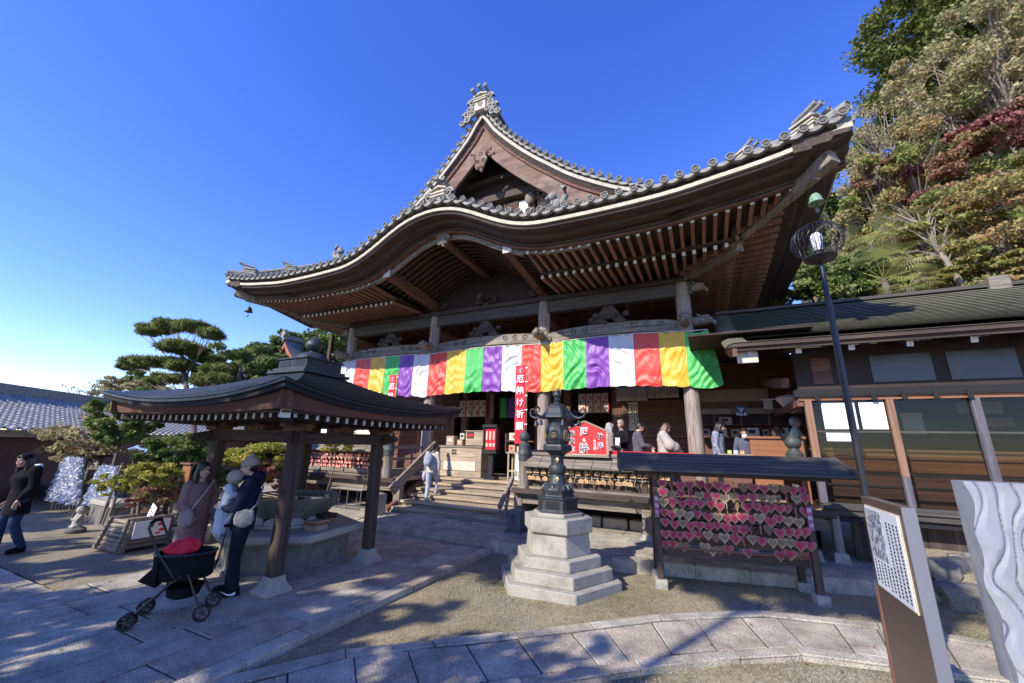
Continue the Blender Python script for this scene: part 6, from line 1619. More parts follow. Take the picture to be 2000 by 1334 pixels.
def head_shape(mb,F,yaw=0,pitch=0,k=None):
    k=k or F.k; c=F.J['head']; R=Matrix.Rotation(yaw,3,'Z')@Matrix.Rotation(pitch,3,'X')
    def at_(x,y,z): return c+R@V(x*k,y*k,z*k)
    mb.sphere(at_(0,-.008,.03),(.077*k,.092*k,.088*k),18,12,0,R); mb.sphere(at_(0,.018,-.035),(.060*k,.068*k,.078*k),16,10,0,R); mb.sphere(at_(0,.05,-.085),(.028*k,.028*k,.024*k),10,8,0,R)
    mb.sphere(at_(0,.096,-.012),(.011*k,.016*k,.02*k),8,6,0,R); mb.tube([at_(0,.08,.03),at_(0,.096,-.008)],[.008*k,.011*k],8)
    for s in (-1,1):
        mb.sphere(at_(s*.077,-.004,-.005),(.012*k,.02*k,.032*k),8,6,0,R); mb.sphere(at_(s*.03,.072,-.028),(.026*k,.02*k,.026*k),8,6,0,R); mb.sphere(at_(s*.028,.07,.038),(.03*k,.018*k,.011*k),8,6,0,R)
    mb.sphere(at_(0,.082,-.052),(.02*k,.012*k,.009*k),8,6,0,R)
    ball_tube(mb,[F.J['neck']+V(0,0,-.05*k),F.J['neck'].lerp(c,.55)],[.055*k,.05*k])
    return at_,R
def hand(mb,w,d,side,k,curl=.5,pn=None):
    "palm, four fingers, thumb; w wrist, d hand direction, pn palm normal"
    d=V(*d).normalized(); pn=V(*(pn or (side,0,0))); pn=(pn-d*pn.dot(d)).normalized(); t=d.cross(pn).normalized()*(1)
    B=Matrix((t,d,pn)).transposed()
    mb.sphere(V(*w)+d*.045*k,(.038*k,.05*k,.016*k),12,8,0,B); mb.tube([V(*w)-d*.02*k,V(*w)+d*.03*k],[.024*k,.026*k],10)
    for i,(o,L) in enumerate(((-.028,.066),(-.010,.076),(.009,.071),(.027,.055))):
        p0=V(*w)+d*.08*k+t*o*k; p1=p0+(d*math.cos(curl*.6)-pn*-math.sin(curl*.6))*L*.5*k; p2=p1+(d*math.cos(curl*1.5)+pn*math.sin(curl*1.5))*L*.5*k
        mb.tube([p0,p1,p2],[.0095*k,.0088*k,.0072*k],8); mb.sphere(p2,.0072*k,8,6)
    b=V(*w)+d*.03*k-t*.032*k; mb.tube([b,b-t*.025*k+d*.03*k,b-t*.032*k+d*.06*k+pn*.01*k],[.013*k,.0105*k,.008*k],8)
def make_person(label,loc,rz,F,top,bottom,shoes='black_cloth',hair=('short','hair'),yaw=0,pitch=0,skirt=None,hat=None,vox=.011,coat=0,sleeve=1.0,group=None,topr=1.0,hands=((0,.25,-1),(0,.25,-1)),face=True,legs=True):
    t=thing('person',label,'person',loc,rz,group); J=F.J; k=F.k
    mb=MB(); at_,R=head_shape(mb,F,yaw,pitch)
    loft(mb,[(J['pel']+V(0,0,-.08*k),.12*k,.09*k),(J['pel'],.15*k,.105*k),(J['waist'],.125*k,.09*k),(J['chest'],.16*k,.105*k),(J['neck']+V(0,0,-.05*k),.13*k,.07*k),(J['neck'],.05*k,.05*k)])
    for s,S_ in ((-1,'L'),(1,'R')):
        ball_tube(mb,[J['sh'+S_],J['el'+S_],J['wr'+S_]],[.05*k,.04*k,.026*k]); hand(mb,J['wr'+S_],hands[0 if s<0 else 1],s,k)
        if legs: ball_tube(mb,[J['hip'+S_],J['kn'+S_],J['an'+S_]],[.085*k,.055*k,.038*k])
        if legs: mb.sphere(J['an'+S_]+V(0,.05,-.045)*k,(.04*k,.11*k,.035*k),12,8)
    skinmesh('body',mb,M['skin'],t,vox*.72,2)
    # upper garment
    mb=MB(); e=.018*topr
    low=J['pel']+V(0,0,-.10*k-coat*k)
    rings=[(low,(.155+e+coat*.12)*k,(.115+e+coat*.12)*k),(J['pel'],(.158+e)*k,(.118+e)*k),(J['waist'],(.145+e)*k,(.11+e)*k),(J['chest'],(.175+e)*k,(.125+e)*k),(J['neck']+V(0,0,-.055*k),(.13+e)*k,(.085+e)*k),(J['neck']+V(0,0,-.01*k),.062*k,.06*k)]
    loft(mb,rings)
    for S_ in 'LR':
        a,b,c=J['sh'+S_],J['el'+S_],J['wr'+S_]; cc=b.lerp(c,.9)
        ball_tube(mb,[a,a.lerp(b,.5),b,b.lerp(c,.5),cc],[.07*k*topr,.06*k*topr*sleeve**.5,.056*k*topr*sleeve,.05*k*topr*sleeve,.04*k*sleeve])
    skinmesh('upper_garment',mb,M[top],t,vox)
    if skirt:
        mb=MB(); z1=skirt*k
        loft(mb,[(V(J['pel'].x*.4,J['pel'].y,z1),.2*k,.17*k),(V(J['pel'].x*.6,J['pel'].y,(z1+J['pel'].z)/2),.185*k,.155*k),(J['pel']+V(0,0,.0),.165*k,.13*k),(J['waist'],.14*k,.11*k)],24)
        for q in range(12):
            a=2*PI*q/12; mb.tube([V(.12*math.cos(a)*k,.1*math.sin(a)*k,J['pel'].z),V(.195*math.cos(a)*k,.165*math.sin(a)*k,z1+.01)],[.02*k,.03*k],6)
        skinmesh('skirt',mb,M[bottom],t,vox)
    elif legs:
        mb=MB(); loft(mb,[(J['pel']+V(0,0,-.12*k),.15*k,.12*k),(J['pel'],.165*k,.125*k),(J['waist'],.13*k,.1*k)])
        for S_ in 'LR':
            a,b,c=J['hip'+S_],J['kn'+S_],J['an'+S_]; ball_tube(mb,[a,a.lerp(b,.5),b,b.lerp(c,.55),c+V(0,0,.02)],[.105*k,.092*k,.074*k,.066*k,.058*k])
        skinmesh('trousers',mb,M[bottom],t,vox)
    if legs:
        for S_ in 'LR':
            mb=MB(); p=J['an'+S_]; b=MB(); b.sphere(p+V(0,.055,-.04)*k,(.046*k,.13*k,.045*k),14,8); b.sphere(p+V(0,-.02,-.02)*k,(.045*k,.055*k,.06*k),12,8); skinmesh('shoe',b,M[shoes],t,.008)
            b=MB(); b.add([tuple(v) for v in ()],[]); b.lathe([(.044*k,-.085*k),(.047*k,-.06*k)],tuple(p+V(0,.05,0)*k),16,0,None,0,1,2.9); o=b.build('sole',M[shoes]); o.parent=t
    # hair
    st,hm=hair
    if st:
        mb=MB(); mb.sphere(at_(0,-.02,.045),(.088*k,.096*k,.083*k),18,12,0,R); mb.sphere(at_(0,-.045,-.0),(.083*k,.07*k,.08*k),14,10,0,R)
        if st in('long','bob'):
            L=.32 if st=='long' else .17
            for s in (-1,1):
                for q in range(4): mb.tube([at_(s*(.07-.012*q),-.0-.03*q,.05),at_(s*(.085-.012*q),-.0-.032*q,-.05),at_(s*(.085-.014*q),.0-.03*q,-.05-L*.5),at_(s*(.07-.01*q),.02-.03*q,-.05-L)],[.02*k,.03*k,.034*k,.016*k],8)
            mb.tube([at_(0,-.06,.0),at_(0,-.085,-.1),at_(0,-.08,-.05-L)],[.06*k,.065*k,.04*k],10)
            for s in (-1,1): mb.tube([at_(0,.07,.095),at_(s*.045,.075,.06),at_(s*.078,.045,-.0)],[.014*k,.016*k,.013*k],8)
        if st=='tail': mb.sphere(at_(0,-.11,.03),(.035*k,)*3,10,8); mb.tube([at_(0,-.11,.03),at_(0,-.14,-.05),at_(0,-.12,-.17)],[.03*k,.028*k,.01*k],8)
        if st=='short':
            for s in (-1,0,1): mb.sphere(at_(s*.03,.055,.085),(.035*k,.025*k,.022*k),8,6,0,R)
        skinmesh('hair',mb,M[hm],t,.009*k,2)
    if face:
        mb=MB()
        for s in (-1,1): mb.sphere(at_(s*.029,.084,.008),(.012*k,.005*k,.0055*k),8,6,0,R); mb.tube([at_(s*.014,.092,.028),at_(s*.03,.09,.033),at_(s*.044,.08,.027)],.0032*k,5)
        o=mb.build('eyes_and_brows',M['hair']); o.parent=t
        mb=MB(); mb.sphere(at_(0,.088,-.052),(.019*k,.008*k,.0055*k),10,6,0,R); M.setdefault('lips',mat('lips',(.42,.14,.12),rough=.5)); o=mb.build('mouth',M['lips']); o.parent=t
    if hat=='beanie':
        mb=MB(); mb.sphere(at_(0,-.015,.062),(.098*k,.106*k,.088*k),18,12,0,R); mb.tube([at_(0,-.015,.12),at_(-.0,-.03,.175),at_(0,-.04,.21)],[.05*k,.022*k,.008*k],12); mb.lathe([(.102*k,-.03*k),(.106*k,.0),(.102*k,.03*k)],tuple(at_(0,-.012,.045)),20,0,R,0,1,1.07); skinmesh('knit_beanie',mb,M['beige_knit'],t,.009,2)
    if hat=='cap' or hat=='blackcap':
        mb=MB(); mb.sphere(at_(0,-.012,.055),(.092*k,.1*k,.072*k),18,12,0,R); 
        if hat=='cap': mb.sphere(at_(0,.10,.05),(.065*k,.06*k,.01*k),12,6,0,R)
        skinmesh('cap',mb,M['black_cloth' if hat=='blackcap' else 'stone_bag'],t,.009,1)
    return t,at_
def strap(t,pts,r,mt,name='strap',n=6):
    mb=MB(); mb.tube(pts,r,n); o=mb.build(name,M[mt]); o.parent=t; return o
# woman in a long coat beside the stroller
F_=Fig(1.60,dict(head=(.02,.03,1.585),wrL=(-.24,.10,.86),elL=(-.24,-.02,1.1),elR=(.2,.0,1.1),wrR=(.13,.16,.98)))
p,_=make_person('woman with long dark hair in a mauve coat and long taupe skirt behind the stroller',(-6.55,3.48,0),math.radians(-84),F_,'mauve_coat','taupe_dress',hair=('long','hair'),yaw=math.radians(-6),skirt=.14,coat=.30,sleeve=1.3,topr=1.0,vox=.011)
mb=MB(); mb.sphere((.17,.10,.88),(.06,.14,.13),14,10); o=mb.build('shoulder_bag',M['taupe_dress'],None,True); o.parent=p
strap(p,[(-.1,.11,1.36),(.02,.15,1.2),(.15,.13,.98)],.007,'cream_top','bag_strap')
# man with beanie holding a child
F_=Fig(1.68,dict(elR=(.22,.08,1.12),wrR=(.08,.24,1.20),elL=(-.22,.08,1.08),wrL=(-.05,.26,1.06),knR=(.09,.03,.49),anR=(.10,.05,.085),anL=(-.1,-.04,.085),head=(0,.05,1.585)))
p,_=make_person('man in a pointed beige beanie and navy hooded jacket holding a small child',(-5.72,3.66,0),math.radians(140),F_,'navy_jacket','dark_trousers',hair=('short','hair'),hat='beanie',pitch=-.15,topr=1.15,vox=.011,sleeve=1.1,coat=.05,hands=((.6,.5,.1),(-.9,.4,.1)))
mb=MB(); mb.sphere((0,-.08,1.45),(.13,.09,.07),14,10); mb.sphere((0,-.1,1.40),(.11,.07,.1),14,10); mb.tube([(-.1,.02,1.43),(0,.08,1.42),(.1,.02,1.43)],.04,10); 
skinmesh('hood',mb,M['navy_jacket'],p,.012)
mb=MB(); 
for i in range(1): mb.sphere((-.25,-.03,.94),(.035,.12,.115),16,12); mb.box((-.25,-.03,.95),(.05,.2,.17))
skinmesh('hip_bag',mb,M['stone_bag'],p,.01)
strap(p,[(.12,-.05,1.42),(-.02,-.16,1.3),(-.2,-.14,1.1),(-.27,-.06,1.0)],.012,'stone_bag','bag_strap')
strap(p,[(-.12,.16,.8),(-.13,.17,.6),(-.1,.19,.45),(-.13,.2,.32),(-.16,.2,.4),(-.13,.17,.6)],.006,'black_cloth','dangling_strap')
for s in (-1,1):   # white curved mark on the shoe
    sx=(-.1-.047,-.04) if s<0 else (.10+.047,.05); mb=MB(); pts=[(-.07,-.0),(-.03,-.025),(.02,-.02),(.10,.02),(.02,-.035),(-.04,-.045),(-.075,-.03)]
    mb.prism([(sx[1]+.04+q[0],.06+q[1]) for q in pts],sx[0]-.004,sx[0]+.004,'yz'); o=mb.build('shoe_mark',M['white']); o.parent=p
# child
F_=Fig(.80,dict(elL=(-.2,.1,1.15),wrL=(-.12,.28,1.2),elR=(.2,.1,1.15),wrR=(.12,.28,1.2),knL=(-.16,.22,.72),knR=(.16,.22,.72),anL=(-.18,.1,.42),anR=(.18,.1,.42),head=(0,.05,1.60)))
p,at_c=make_person('small child in a cream knitted cap and white fluffy cape held against the man',(-5.86,3.50,.66),math.radians(-52),F_,'white_fluff','white_fluff',hair=(None,None),topr=1.5,vox=.009,sleeve=1.25)
mb=MB(); k=F_.k*1.5; c=F_.J['head']; 
for q in mb.v: pass
mb.sphere(c+V(0,-.0,.02),(.1,.105,.1),18,14); skinmesh('knit_cap',mb,M['beige_knit'],p,.008)
mb=MB(); loft(mb,[(V(0,-.02,.08),.12,.09),(V(0,-.02,.2),.13,.1),(V(0,-.02,.42),.11,.085),(V(0,0,.64),.07,.06)])
r=random.Random(2)
for q in range(60):
    a=r.random()*6.28; z=r.uniform(.1,.45); x,y=.115*math.cos(a),-.02+.09*math.sin(a); mb.tube([(x,y,z),(x*1.15,y*1.15,z-.09)],[.016,.004],5)
skinmesh('fluffy_cape',mb,M['white_fluff'],p,.008,1)
# visitor at the left edge
F_=Fig(1.66,dict(wrR=(.28,.02,.86),elR=(.26,-.05,1.12),wrL=(-.24,.12,.9),head=(-.0,.10,1.56),chest=(0,.04,1.27),knR=(.09,.1,.5),anR=(.09,.08,.085),anL=(-.1,-.16,.1)))
g0=gz(22,1086,-.045)
p,_=make_person('person in a black coat and blue jeans walking at the left edge of the court',(g0.x-.22,g0.y-.05,-.045),math.radians(188),F_,'black_cloth','denim',hat='blackcap',hair=('bob','hair'),yaw=.3,topr=1.35,coat=.18,vox=.012,shoes='black_cloth',pitch=-.1)
strap(p,[(-.1,-.1,1.43),(0,-.13,1.44),(.1,-.1,1.43)],.022,'paper_w','white_collar')
# woman climbing the stairs
F_=Fig(1.55,dict(knR=(.09,.22,.62),anR=(.09,.20,.28),anL=(-.09,-.05,.09),elL=(-.27,.05,1.16),wrL=(-.32,.22,1.08),elR=(.24,-.02,1.12),wrR=(.25,-.02,.88),head=(.0,.07,1.57),neck=(0,.02,1.43),chest=(0,.02,1.27)))
p,_=make_person('woman with a grey backpack in a cream top and pale jeans climbing the stairs',(-7.0,9.55,PZ+.28),math.radians(8),F_,'cream_top','pale_denim',hair=('tail','hair'),topr=1.1,vox=.012,shoes='cream_top')
mb=MB(); mb.sphere((-.02,-.2,1.12),(.14,.10,.19),16,12); mb.sphere((-.02,-.27,1.03),(.11,.05,.09),12,8); 
skinmesh('backpack',mb,M['grey_bag'],p,.012); strap(p,[(-.09,-.13,1.3),(-.1,.0,1.33),(-.11,.1,1.2)],.014,'grey_bag','backpack_strap'); strap(p,[(.07,-.13,1.3),(.09,.0,1.33),(.1,.1,1.2)],.014,'grey_bag','backpack_strap')
cloth('pink_bag',(.6,.4,.4),(.5,.5,.55)); mb=MB(); mb.sphere((-.2,-.02,.66),(.06,.09,.14),12,8); o=skinmesh('cloth_bag',mb,M['pink_bag'],p,.012); strap(p,[(-.2,0,.78),(-.26,.05,.95),(-.3,.12,1.02)],.008,'pink_bag','bag_handle')
# visitors and staff on the veranda
vis='visitors and staff on the veranda'
def vp_(label,px,py,Y,rz,top,hairk,h=None,J=None,**kw):
    t_=at(px,py,Y); hh=(t_.z-DZ) if h is None else h; F_=Fig(hh,J); kw.setdefault('vox',.014); bot=kw.pop('bottom','dark_trousers')
    return make_person(label,(t_.x,Y,DZ),rz,F_,top,bot,hair=hairk,group=None,**kw)
R_=math.radians
vp_('grey-haired woman behind the right edge of the red votive sign',1190,826,10.6,R_(-60),'taupe_dress',('bob','hair_gr'),J=dict(wrR=(.1,.25,1.05),wrL=(-.1,.25,1.05)))
p,_=vp_('man in a black shirt holding papers in the dark doorway',1212,820,11.6,R_(160),'black_cloth',('short','hair_gr'),J=dict(elR=(.22,.05,1.12),wrR=(.08,.27,1.12),wrL=(-.1,.27,1.1),elL=(-.22,.05,1.12)))
mb=MB(); mb.b(-.12,.12,.29,.3,1.05,1.28); o=mb.build('papers',M['paper_w']); o.parent=p
vp_('dark-haired man in a grey jacket looking down behind the red counter',1244,825,10.35,R_(-72),'grey_jacket',('short','hair'),topr=1.3,pitch=-.4,J=dict(elR=(.22,.08,1.12),wrR=(.16,.3,1.1),wrL=(-.16,.3,1.1),head=(0,.07,1.575)))
mb=MB(); 
p,_=vp_('woman with brown hair in a light loose coat reading at the red counter',1293,825,10.3,R_(-80),'light_coat',('bob','hair_br'),topr=1.6,sleeve=1.6,coat=.2,pitch=-.45,J=dict(elR=(.24,.12,1.15),wrR=(.14,.34,1.05),elL=(-.24,.12,1.15),wrL=(-.14,.34,1.05),head=(0,.09,1.56)))
vp_('person in a black cap and plaid shirt right of the corner pillar',1398,822,10.9,R_(-100),'plaid',('bob','hair'),topr=1.2,pitch=-.4,hat='blackcap',J=dict(head=(0,.1,1.57)))
p,_=vp_('staff member in a dark blue shirt and mask bending over the low counter',1452,840,10.95,R_(178),'blue_shirt',('short','hair'),pitch=-.5,h=1.56,J=dict(head=(0,.1,1.56),elR=(.24,.1,1.12),wrR=(.12,.32,1.02),elL=(-.24,.1,1.12),wrL=(-.12,.32,1.02)))
mb=MB(); mb.sphere(V(0,.18,1.47)*(1.56/1.7),(.055,.035,.05),10,8); o=mb.build('face_mask',M['white'],None,True); o.parent=p
vp_('woman with wavy brown hair seated behind the honey-coloured counter',1517,832,11.25,R_(-70),'black_cloth',('bob','hair_br'),pitch=-.2)
vp_('man in a grey cap and mint green shirt behind the tall counter',1550,815,11.1,R_(-100),'mint_shirt',('short','hair_gr'),hat='cap',topr=1.35)
# ---------------------------------------------------------------- stroller
st=thing('stroller','black fabric stroller with four pairs of wheels and a red bag in its basket','stroller',(-5.72,2.95,0),0)
# frame of reference: front wheels lower left, rear wheels right
A=V(*gz(252,1226)); B=V(*gz(370,1213)); C_=V(*gz(388,1188)); D_=V(*gz(292,1180))
fw=(A-B); fw.z=0; L=fw.length; fw.normalize(); sd_=V(0,0,1).cross(fw); O=(A+B)/2+V(-.05,.17,0); wd=.21
if sd_.dot(D_-A)<0: sd_=-sd_
def sp(f,s,z): return tuple(O+fw*f+sd_*s+V(0,0,z))
def wheel(f,s,r=.078):
    c=V(*sp(f,s,r)); Mx=Matrix((fw,V(0,0,1),sd_)).transposed()
    mb=MB(); mb.lathe([(r*.72,-.016),(r*.96,-.016),(r,-.008),(r,.008),(r*.96,.016),(r*.72,.016),(r*.72,-.016)],tuple(c),24,0,Mx,0,1,1,False); w=mb.build('wheel',M['iron'],st,True)
    mb=MB(); mb.lathe([(.018,-.02),(.018,.02)],tuple(c),12,0,Mx)
    for k in range(5):
        a=2*PI*k/5; d=fw*math.cos(a)+V(0,0,1)*math.sin(a); mb.beam(tuple(c+d*.015),tuple(c+d*r*.76),.014,.012,up=tuple(sd_))
    mb.build('spokes',M['bluegrey_wood'],w)
fo,re=.36,-.28
for s in (-wd,wd):
    for q in (-.026,.026): wheel(fo,s+q)
    wheel(re,s,.085)
    mb=MB(); mb.tube([sp(fo,s,.09),sp(.12,s*.95,.34),sp(-.02,s*.95,.47)],.013,8); mb.build('front_leg',M['iron'],st,True)
    mb=MB(); mb.tube([sp(re,s,.09),sp(-.16,s*.95,.3),sp(-.08,s*.95,.47)],.013,8); mb.build('rear_leg',M['iron'],st,True)
    mb=MB(); mb.tube([sp(.02,s*.95,.42),sp(.26,s*.9,.74),sp(.38,s*.85,.97),sp(.38,s*.6,1.01)],.013,8); mb.build('handle_tube',M['iron'],st,True)
mb=MB(); mb.tube([sp(.38,-wd*.6,1.01),sp(.39,0,1.02),sp(.38,wd*.6,1.01)],.02,10); mb.build('handle_grip',M['black_cloth'],st,True)
mb=MB()
n=28
def bring(z,a,b,off): return [(sp(off+a*math.cos(2*PI*i/n)*(1 if abs(math.cos(2*PI*i/n))<.98 else 1),b*math.sin(2*PI*i/n),z)) for i in range(n)]
P=[]; rings=[(.41,.27,.20,.02),(.43,.285,.212,.02),(.58,.285,.21,.03),(.67,.295,.215,.03),(.67,.27,.19,.03),(.6,.26,.18,.03),(.44,.22,.15,.03),(.46,.01,.01,.03)]
for (z,a,b,o) in rings: P+=bring(z,a,b,o)
F=[(j*n+i,j*n+(i+1)%n,(j+1)*n+(i+1)%n,(j+1)*n+i) for j in range(len(rings)-1) for i in range(n)]+[tuple(range(n))]
mb.add(P,F); bk=mb.build('fabric_tub',M['black_cloth'],st,True)
mb=MB(); P=bring(.67,.292,.213,.03); mb.tube(P+[P[0]],.014,8,cap=False); mb.build('rim_piping',M['iron'],bk,True)
mb=MB(); mb.add([sp(.22,-.18,.6),sp(.22,.18,.6),sp(.38,.14,.43),sp(.38,-.14,.43),sp(.2,-.18,.36),sp(.2,.18,.36)],[(0,1,2,3),(3,2,5,4),(0,3,4),(1,5,2)]); mb.build('folded_hood',M['black_cloth'],st,True)
mb=MB(); P=[];
for z,a,b in ((.21,.11,.12),(.23,.15,.15),(.33,.18,.17)): P+=bring(z,a,b,-.02)
mb.add(P,[(j*n+i,j*n+(i+1)%n,(j+1)*n+(i+1)%n,(j+1)*n+i) for j in range(2) for i in range(n)]+[tuple(range(n))]); mb.build('under_basket',M['black_cloth'],st,True)
rb=thing('red_bag','crumpled bright red bag lying in the stroller','bag',sp(.02,0,.6)); bm=bmesh.new(); bmesh.ops.create_icosphere(bm,subdivisions=3,radius=1)
for v in bm.verts:
    c=v.co; q=mn.noise(c*2.2)*.35+mn.noise(c*5)*.12; z=c.z*.10*(1+q)+(.05*max(0,-c.x)); v.co=V(c.x*.17*(1+q*.6),c.y*.11*(1+q*.7),z*1.1)
me=bpy.data.meshes.new('bag_body'); bm.transform(Matrix.Rotation(math.atan2(fw.y,fw.x),4,'Z')); bm.to_mesh(me); bm.free(); me.materials.append(M['red_cloth']); o=bpy.data.objects.new('bag_body',me); COL.objects.link(o); o.parent=rb; rb.location=sp(.08,0,.69)
mb=MB(); mb.tube([(-.08,0,.05),(-.02,.02,.12),(.05,0,.06)],.007,6); o=mb.build('bag_handle',M['red_cloth']); o.parent=rb
# ---------------------------------------------------------------- vegetation
def leafmat(name,cols,trans=.35,rough=.55):
    m,nt,p=newmat(name); L=nt.links; p.inputs['Roughness'].default_value=rough; p.inputs['Specular IOR Level'].default_value=.25
    a=nd(nt,'ShaderNodeAttribute',attribute_name='tint'); cr=nd(nt,'ShaderNodeValToRGB'); e=cr.color_ramp.elements; e[0].color=rgb(cols[0]); e[1].color=rgb(cols[-1])
    for i,c in enumerate(cols[1:-1]): k=e.new((i+1)/(len(cols)-1)); k.color=rgb(c)
    L.new(a.outputs['Fac'],cr.inputs[0]); L.new(cr.outputs[0],p.inputs['Base Color'])
    tl=nt.nodes.new('ShaderNodeBsdfTranslucent'); L.new(cr.outputs[0],tl.inputs[0]); mx=nt.nodes.new('ShaderNodeMixShader'); mx.inputs[0].default_value=trans
    L.new(p.outputs[0],mx.inputs[1]); L.new(tl.outputs[0],mx.inputs[2]); L.new(mx.outputs[0],nt.nodes['Material Output'].inputs[0]); return m
M['lf_ever']=leafmat('evergreen_leaves',[(.06,.10,.025),(.13,.19,.045),(.20,.26,.07),(.28,.31,.11)])
M['lf_cedar']=leafmat('cedar_foliage',[(.08,.10,.02),(.14,.16,.03),(.20,.21,.05)],.25)
M['lf_pine']=leafmat('pine_needles',[(.10,.14,.04),(.2,.24,.07),(.28,.31,.10)],.3)
M['lf_autumn']=leafmat('autumn_maple_leaves',[(.24,.28,.08),(.38,.35,.11),(.44,.27,.13),(.36,.33,.11),(.22,.29,.08)])
M['lf_red']=leafmat('red_maple_leaves',[(.26,.09,.08),(.36,.15,.12),(.32,.2,.1),(.22,.2,.08)])
M['lf_tan']=leafmat('sparse_tan_leaves',[(.36,.33,.15),(.46,.40,.2),(.40,.29,.16),(.28,.32,.12)])
M['lf_yell']=leafmat('yellow_green_leaves',[(.18,.22,.04),(.36,.38,.06),(.48,.42,.09),(.2,.22,.05)])
M['lf_palm']=leafmat('palm_fronds',[(.16,.2,.05),(.36,.38,.12),(.5,.48,.2)],.3)
M['bark']=mat('grey_brown_bark',(.20,.16,.13),(.09,.07,.055),rough=.9,scale=(10,10,2),bump=.7); M['bark_pale']=mat('pale_bark',(.30,.25,.2),(.16,.13,.1),rough=.9,scale=(10,10,2),bump=.5)
M['omikuji']=leafmat('tied_paper_slips',[(.46,.5,.62),(.62,.66,.76),(.74,.76,.82),(.52,.55,.66)],.1)
def leaves_obj(name,C,size,mt,parent=None,rng=None,stretch=1.0,flat=.0,nrm=None,clump=None,wid=.55):
    "C: (n,3) leaf centres -> one mesh of folded leaf quads"
    rng=rng or np.random.default_rng(1); n=len(C); sz=size*(.6+.8*rng.random(n))[:,None]
    a=rng.normal(size=(n,3)); a[:,2]*=(1-flat); a/=np.linalg.norm(a,axis=1)[:,None]+1e-9
    b=rng.normal(size=(n,3)); 
    if flat: b[:,2]*=(1-flat)
    b-=a*(a*b).sum(1)[:,None]; b/=np.linalg.norm(b,axis=1)[:,None]+1e-9
    a=a*sz*stretch; b=b*sz*wid
    nn=np.cross(a,b); nn/=np.linalg.norm(nn,axis=1)[:,None]+1e-9
    Vv=np.empty((n,4,3)); Vv[:,0]=C-a; Vv[:,1]=C+b+nn*sz*.15; Vv[:,2]=C+a; Vv[:,3]=C-b+nn*sz*.15
    me=bpy.data.meshes.new(name); me.vertices.add(4*n); me.vertices.foreach_set('co',Vv.reshape(-1).astype(np.float32)); me.loops.add(4*n); me.loops.foreach_set('vertex_index',np.arange(4*n,dtype=np.int32)); me.polygons.add(n); me.polygons.foreach_set('loop_start',np.arange(0,4*n,4,dtype=np.int32)); me.update(calc_edges=True)
    t=rng.random(n) if clump is None else np.clip(clump+rng.normal(size=n)*.13,0,1)
    at_=me.attributes.new('tint','FLOAT','FACE'); at_.data.foreach_set('value',t.astype(np.float32)); me.materials.append(mt)
    o=bpy.data.objects.new(name,me); COL.objects.link(o)
    if parent is not None: o.parent=parent
    return o
def crown_pts(rng,n,rad,nclump=40,clump=.28,shell=.55,flatb=False,squash=.7):
    "leaf centres in clumps spread through an ellipsoid, local coordinates"
    d=rng.normal(size=(nclump,3)); d/=np.linalg.norm(d,axis=1)[:,None]; r=(shell+(1-shell)*rng.random(nclump))[:,None]
    cc=d*r*np.array(rad); 
    if flatb: cc[:,2]=np.abs(cc[:,2])*.9-.1*rad[2]
    k=rng.integers(0,nclump,n); g=rng.normal(size=(n,3)); g/=np.linalg.norm(g,axis=1)[:,None]; g*=(rng.random(n)**.5)[:,None]
    cs=(clump*(.6+.7*rng.random(nclump)))[k][:,None]*np.array([rad[0],rad[1],rad[2]*squash]); return cc[k]+g*cs, cc, rng.random(nclump)[k]
def tree(name,label,base,h,rad,mt,n=14000,leaf=.11,seed=1,bark='bark',nclump=46,clump=.26,trunk_r=.16,cz=None,group=None,lean=(0,0),cat='tree',branches=10,stretch=1.0,shell=.5,flatb=False,squash=.7):
    branches=int(branches*.55); rng=np.random.default_rng(seed); r=random.Random(seed); t=thing(name,label,cat,tuple(base),0,group); cz=cz or h-rad[2]
    C,cc,tn=crown_pts(rng,n,rad,nclump,clump,shell,flatb,squash); ctr=np.array([lean[0],lean[1],cz]); C=C+ctr; cc=cc+ctr
    leaves_obj('crown',C,leaf,mt,t,rng,stretch,clump=tn)
    mb=MB(); top=V(lean[0]*.9,lean[1]*.9,cz+.2*rad[2]); pts=[V(0,0,-.1),V(lean[0]*.2+r.uniform(-.1,.1),lean[1]*.2,cz*.35),V(lean[0]*.6,lean[1]*.6+r.uniform(-.1,.1),cz*.7),top]; mb.tube([tuple(p) for p in pts],[trunk_r*1.3,trunk_r,trunk_r*.75,trunk_r*.35],9)
    for k in range(branches):
        q=V(*cc[k%len(cc)]); s=pts[1].lerp(top,r.uniform(.25,.95)) if cz>.5 else pts[1]; mid=s.lerp(q,.5)+V(r.uniform(-.1,.1),r.uniform(-.1,.1),r.uniform(.0,.25)); mb.tube([tuple(s),tuple(mid),tuple(q)],[trunk_r*.4,trunk_r*.25,trunk_r*.1],6)
        for _ in range(2):
            e=q+V(r.uniform(-.5,.5)*rad[0],r.uniform(-.5,.5)*rad[1],r.uniform(.0,.3)*rad[2])*.7; mb.tube([tuple(mid),tuple(mid.lerp(e,.6)),tuple(e)],[trunk_r*.18,trunk_r*.1,trunk_r*.04],5)
    o=mb.build('trunk',M[bark],None,True); o.parent=t; return t
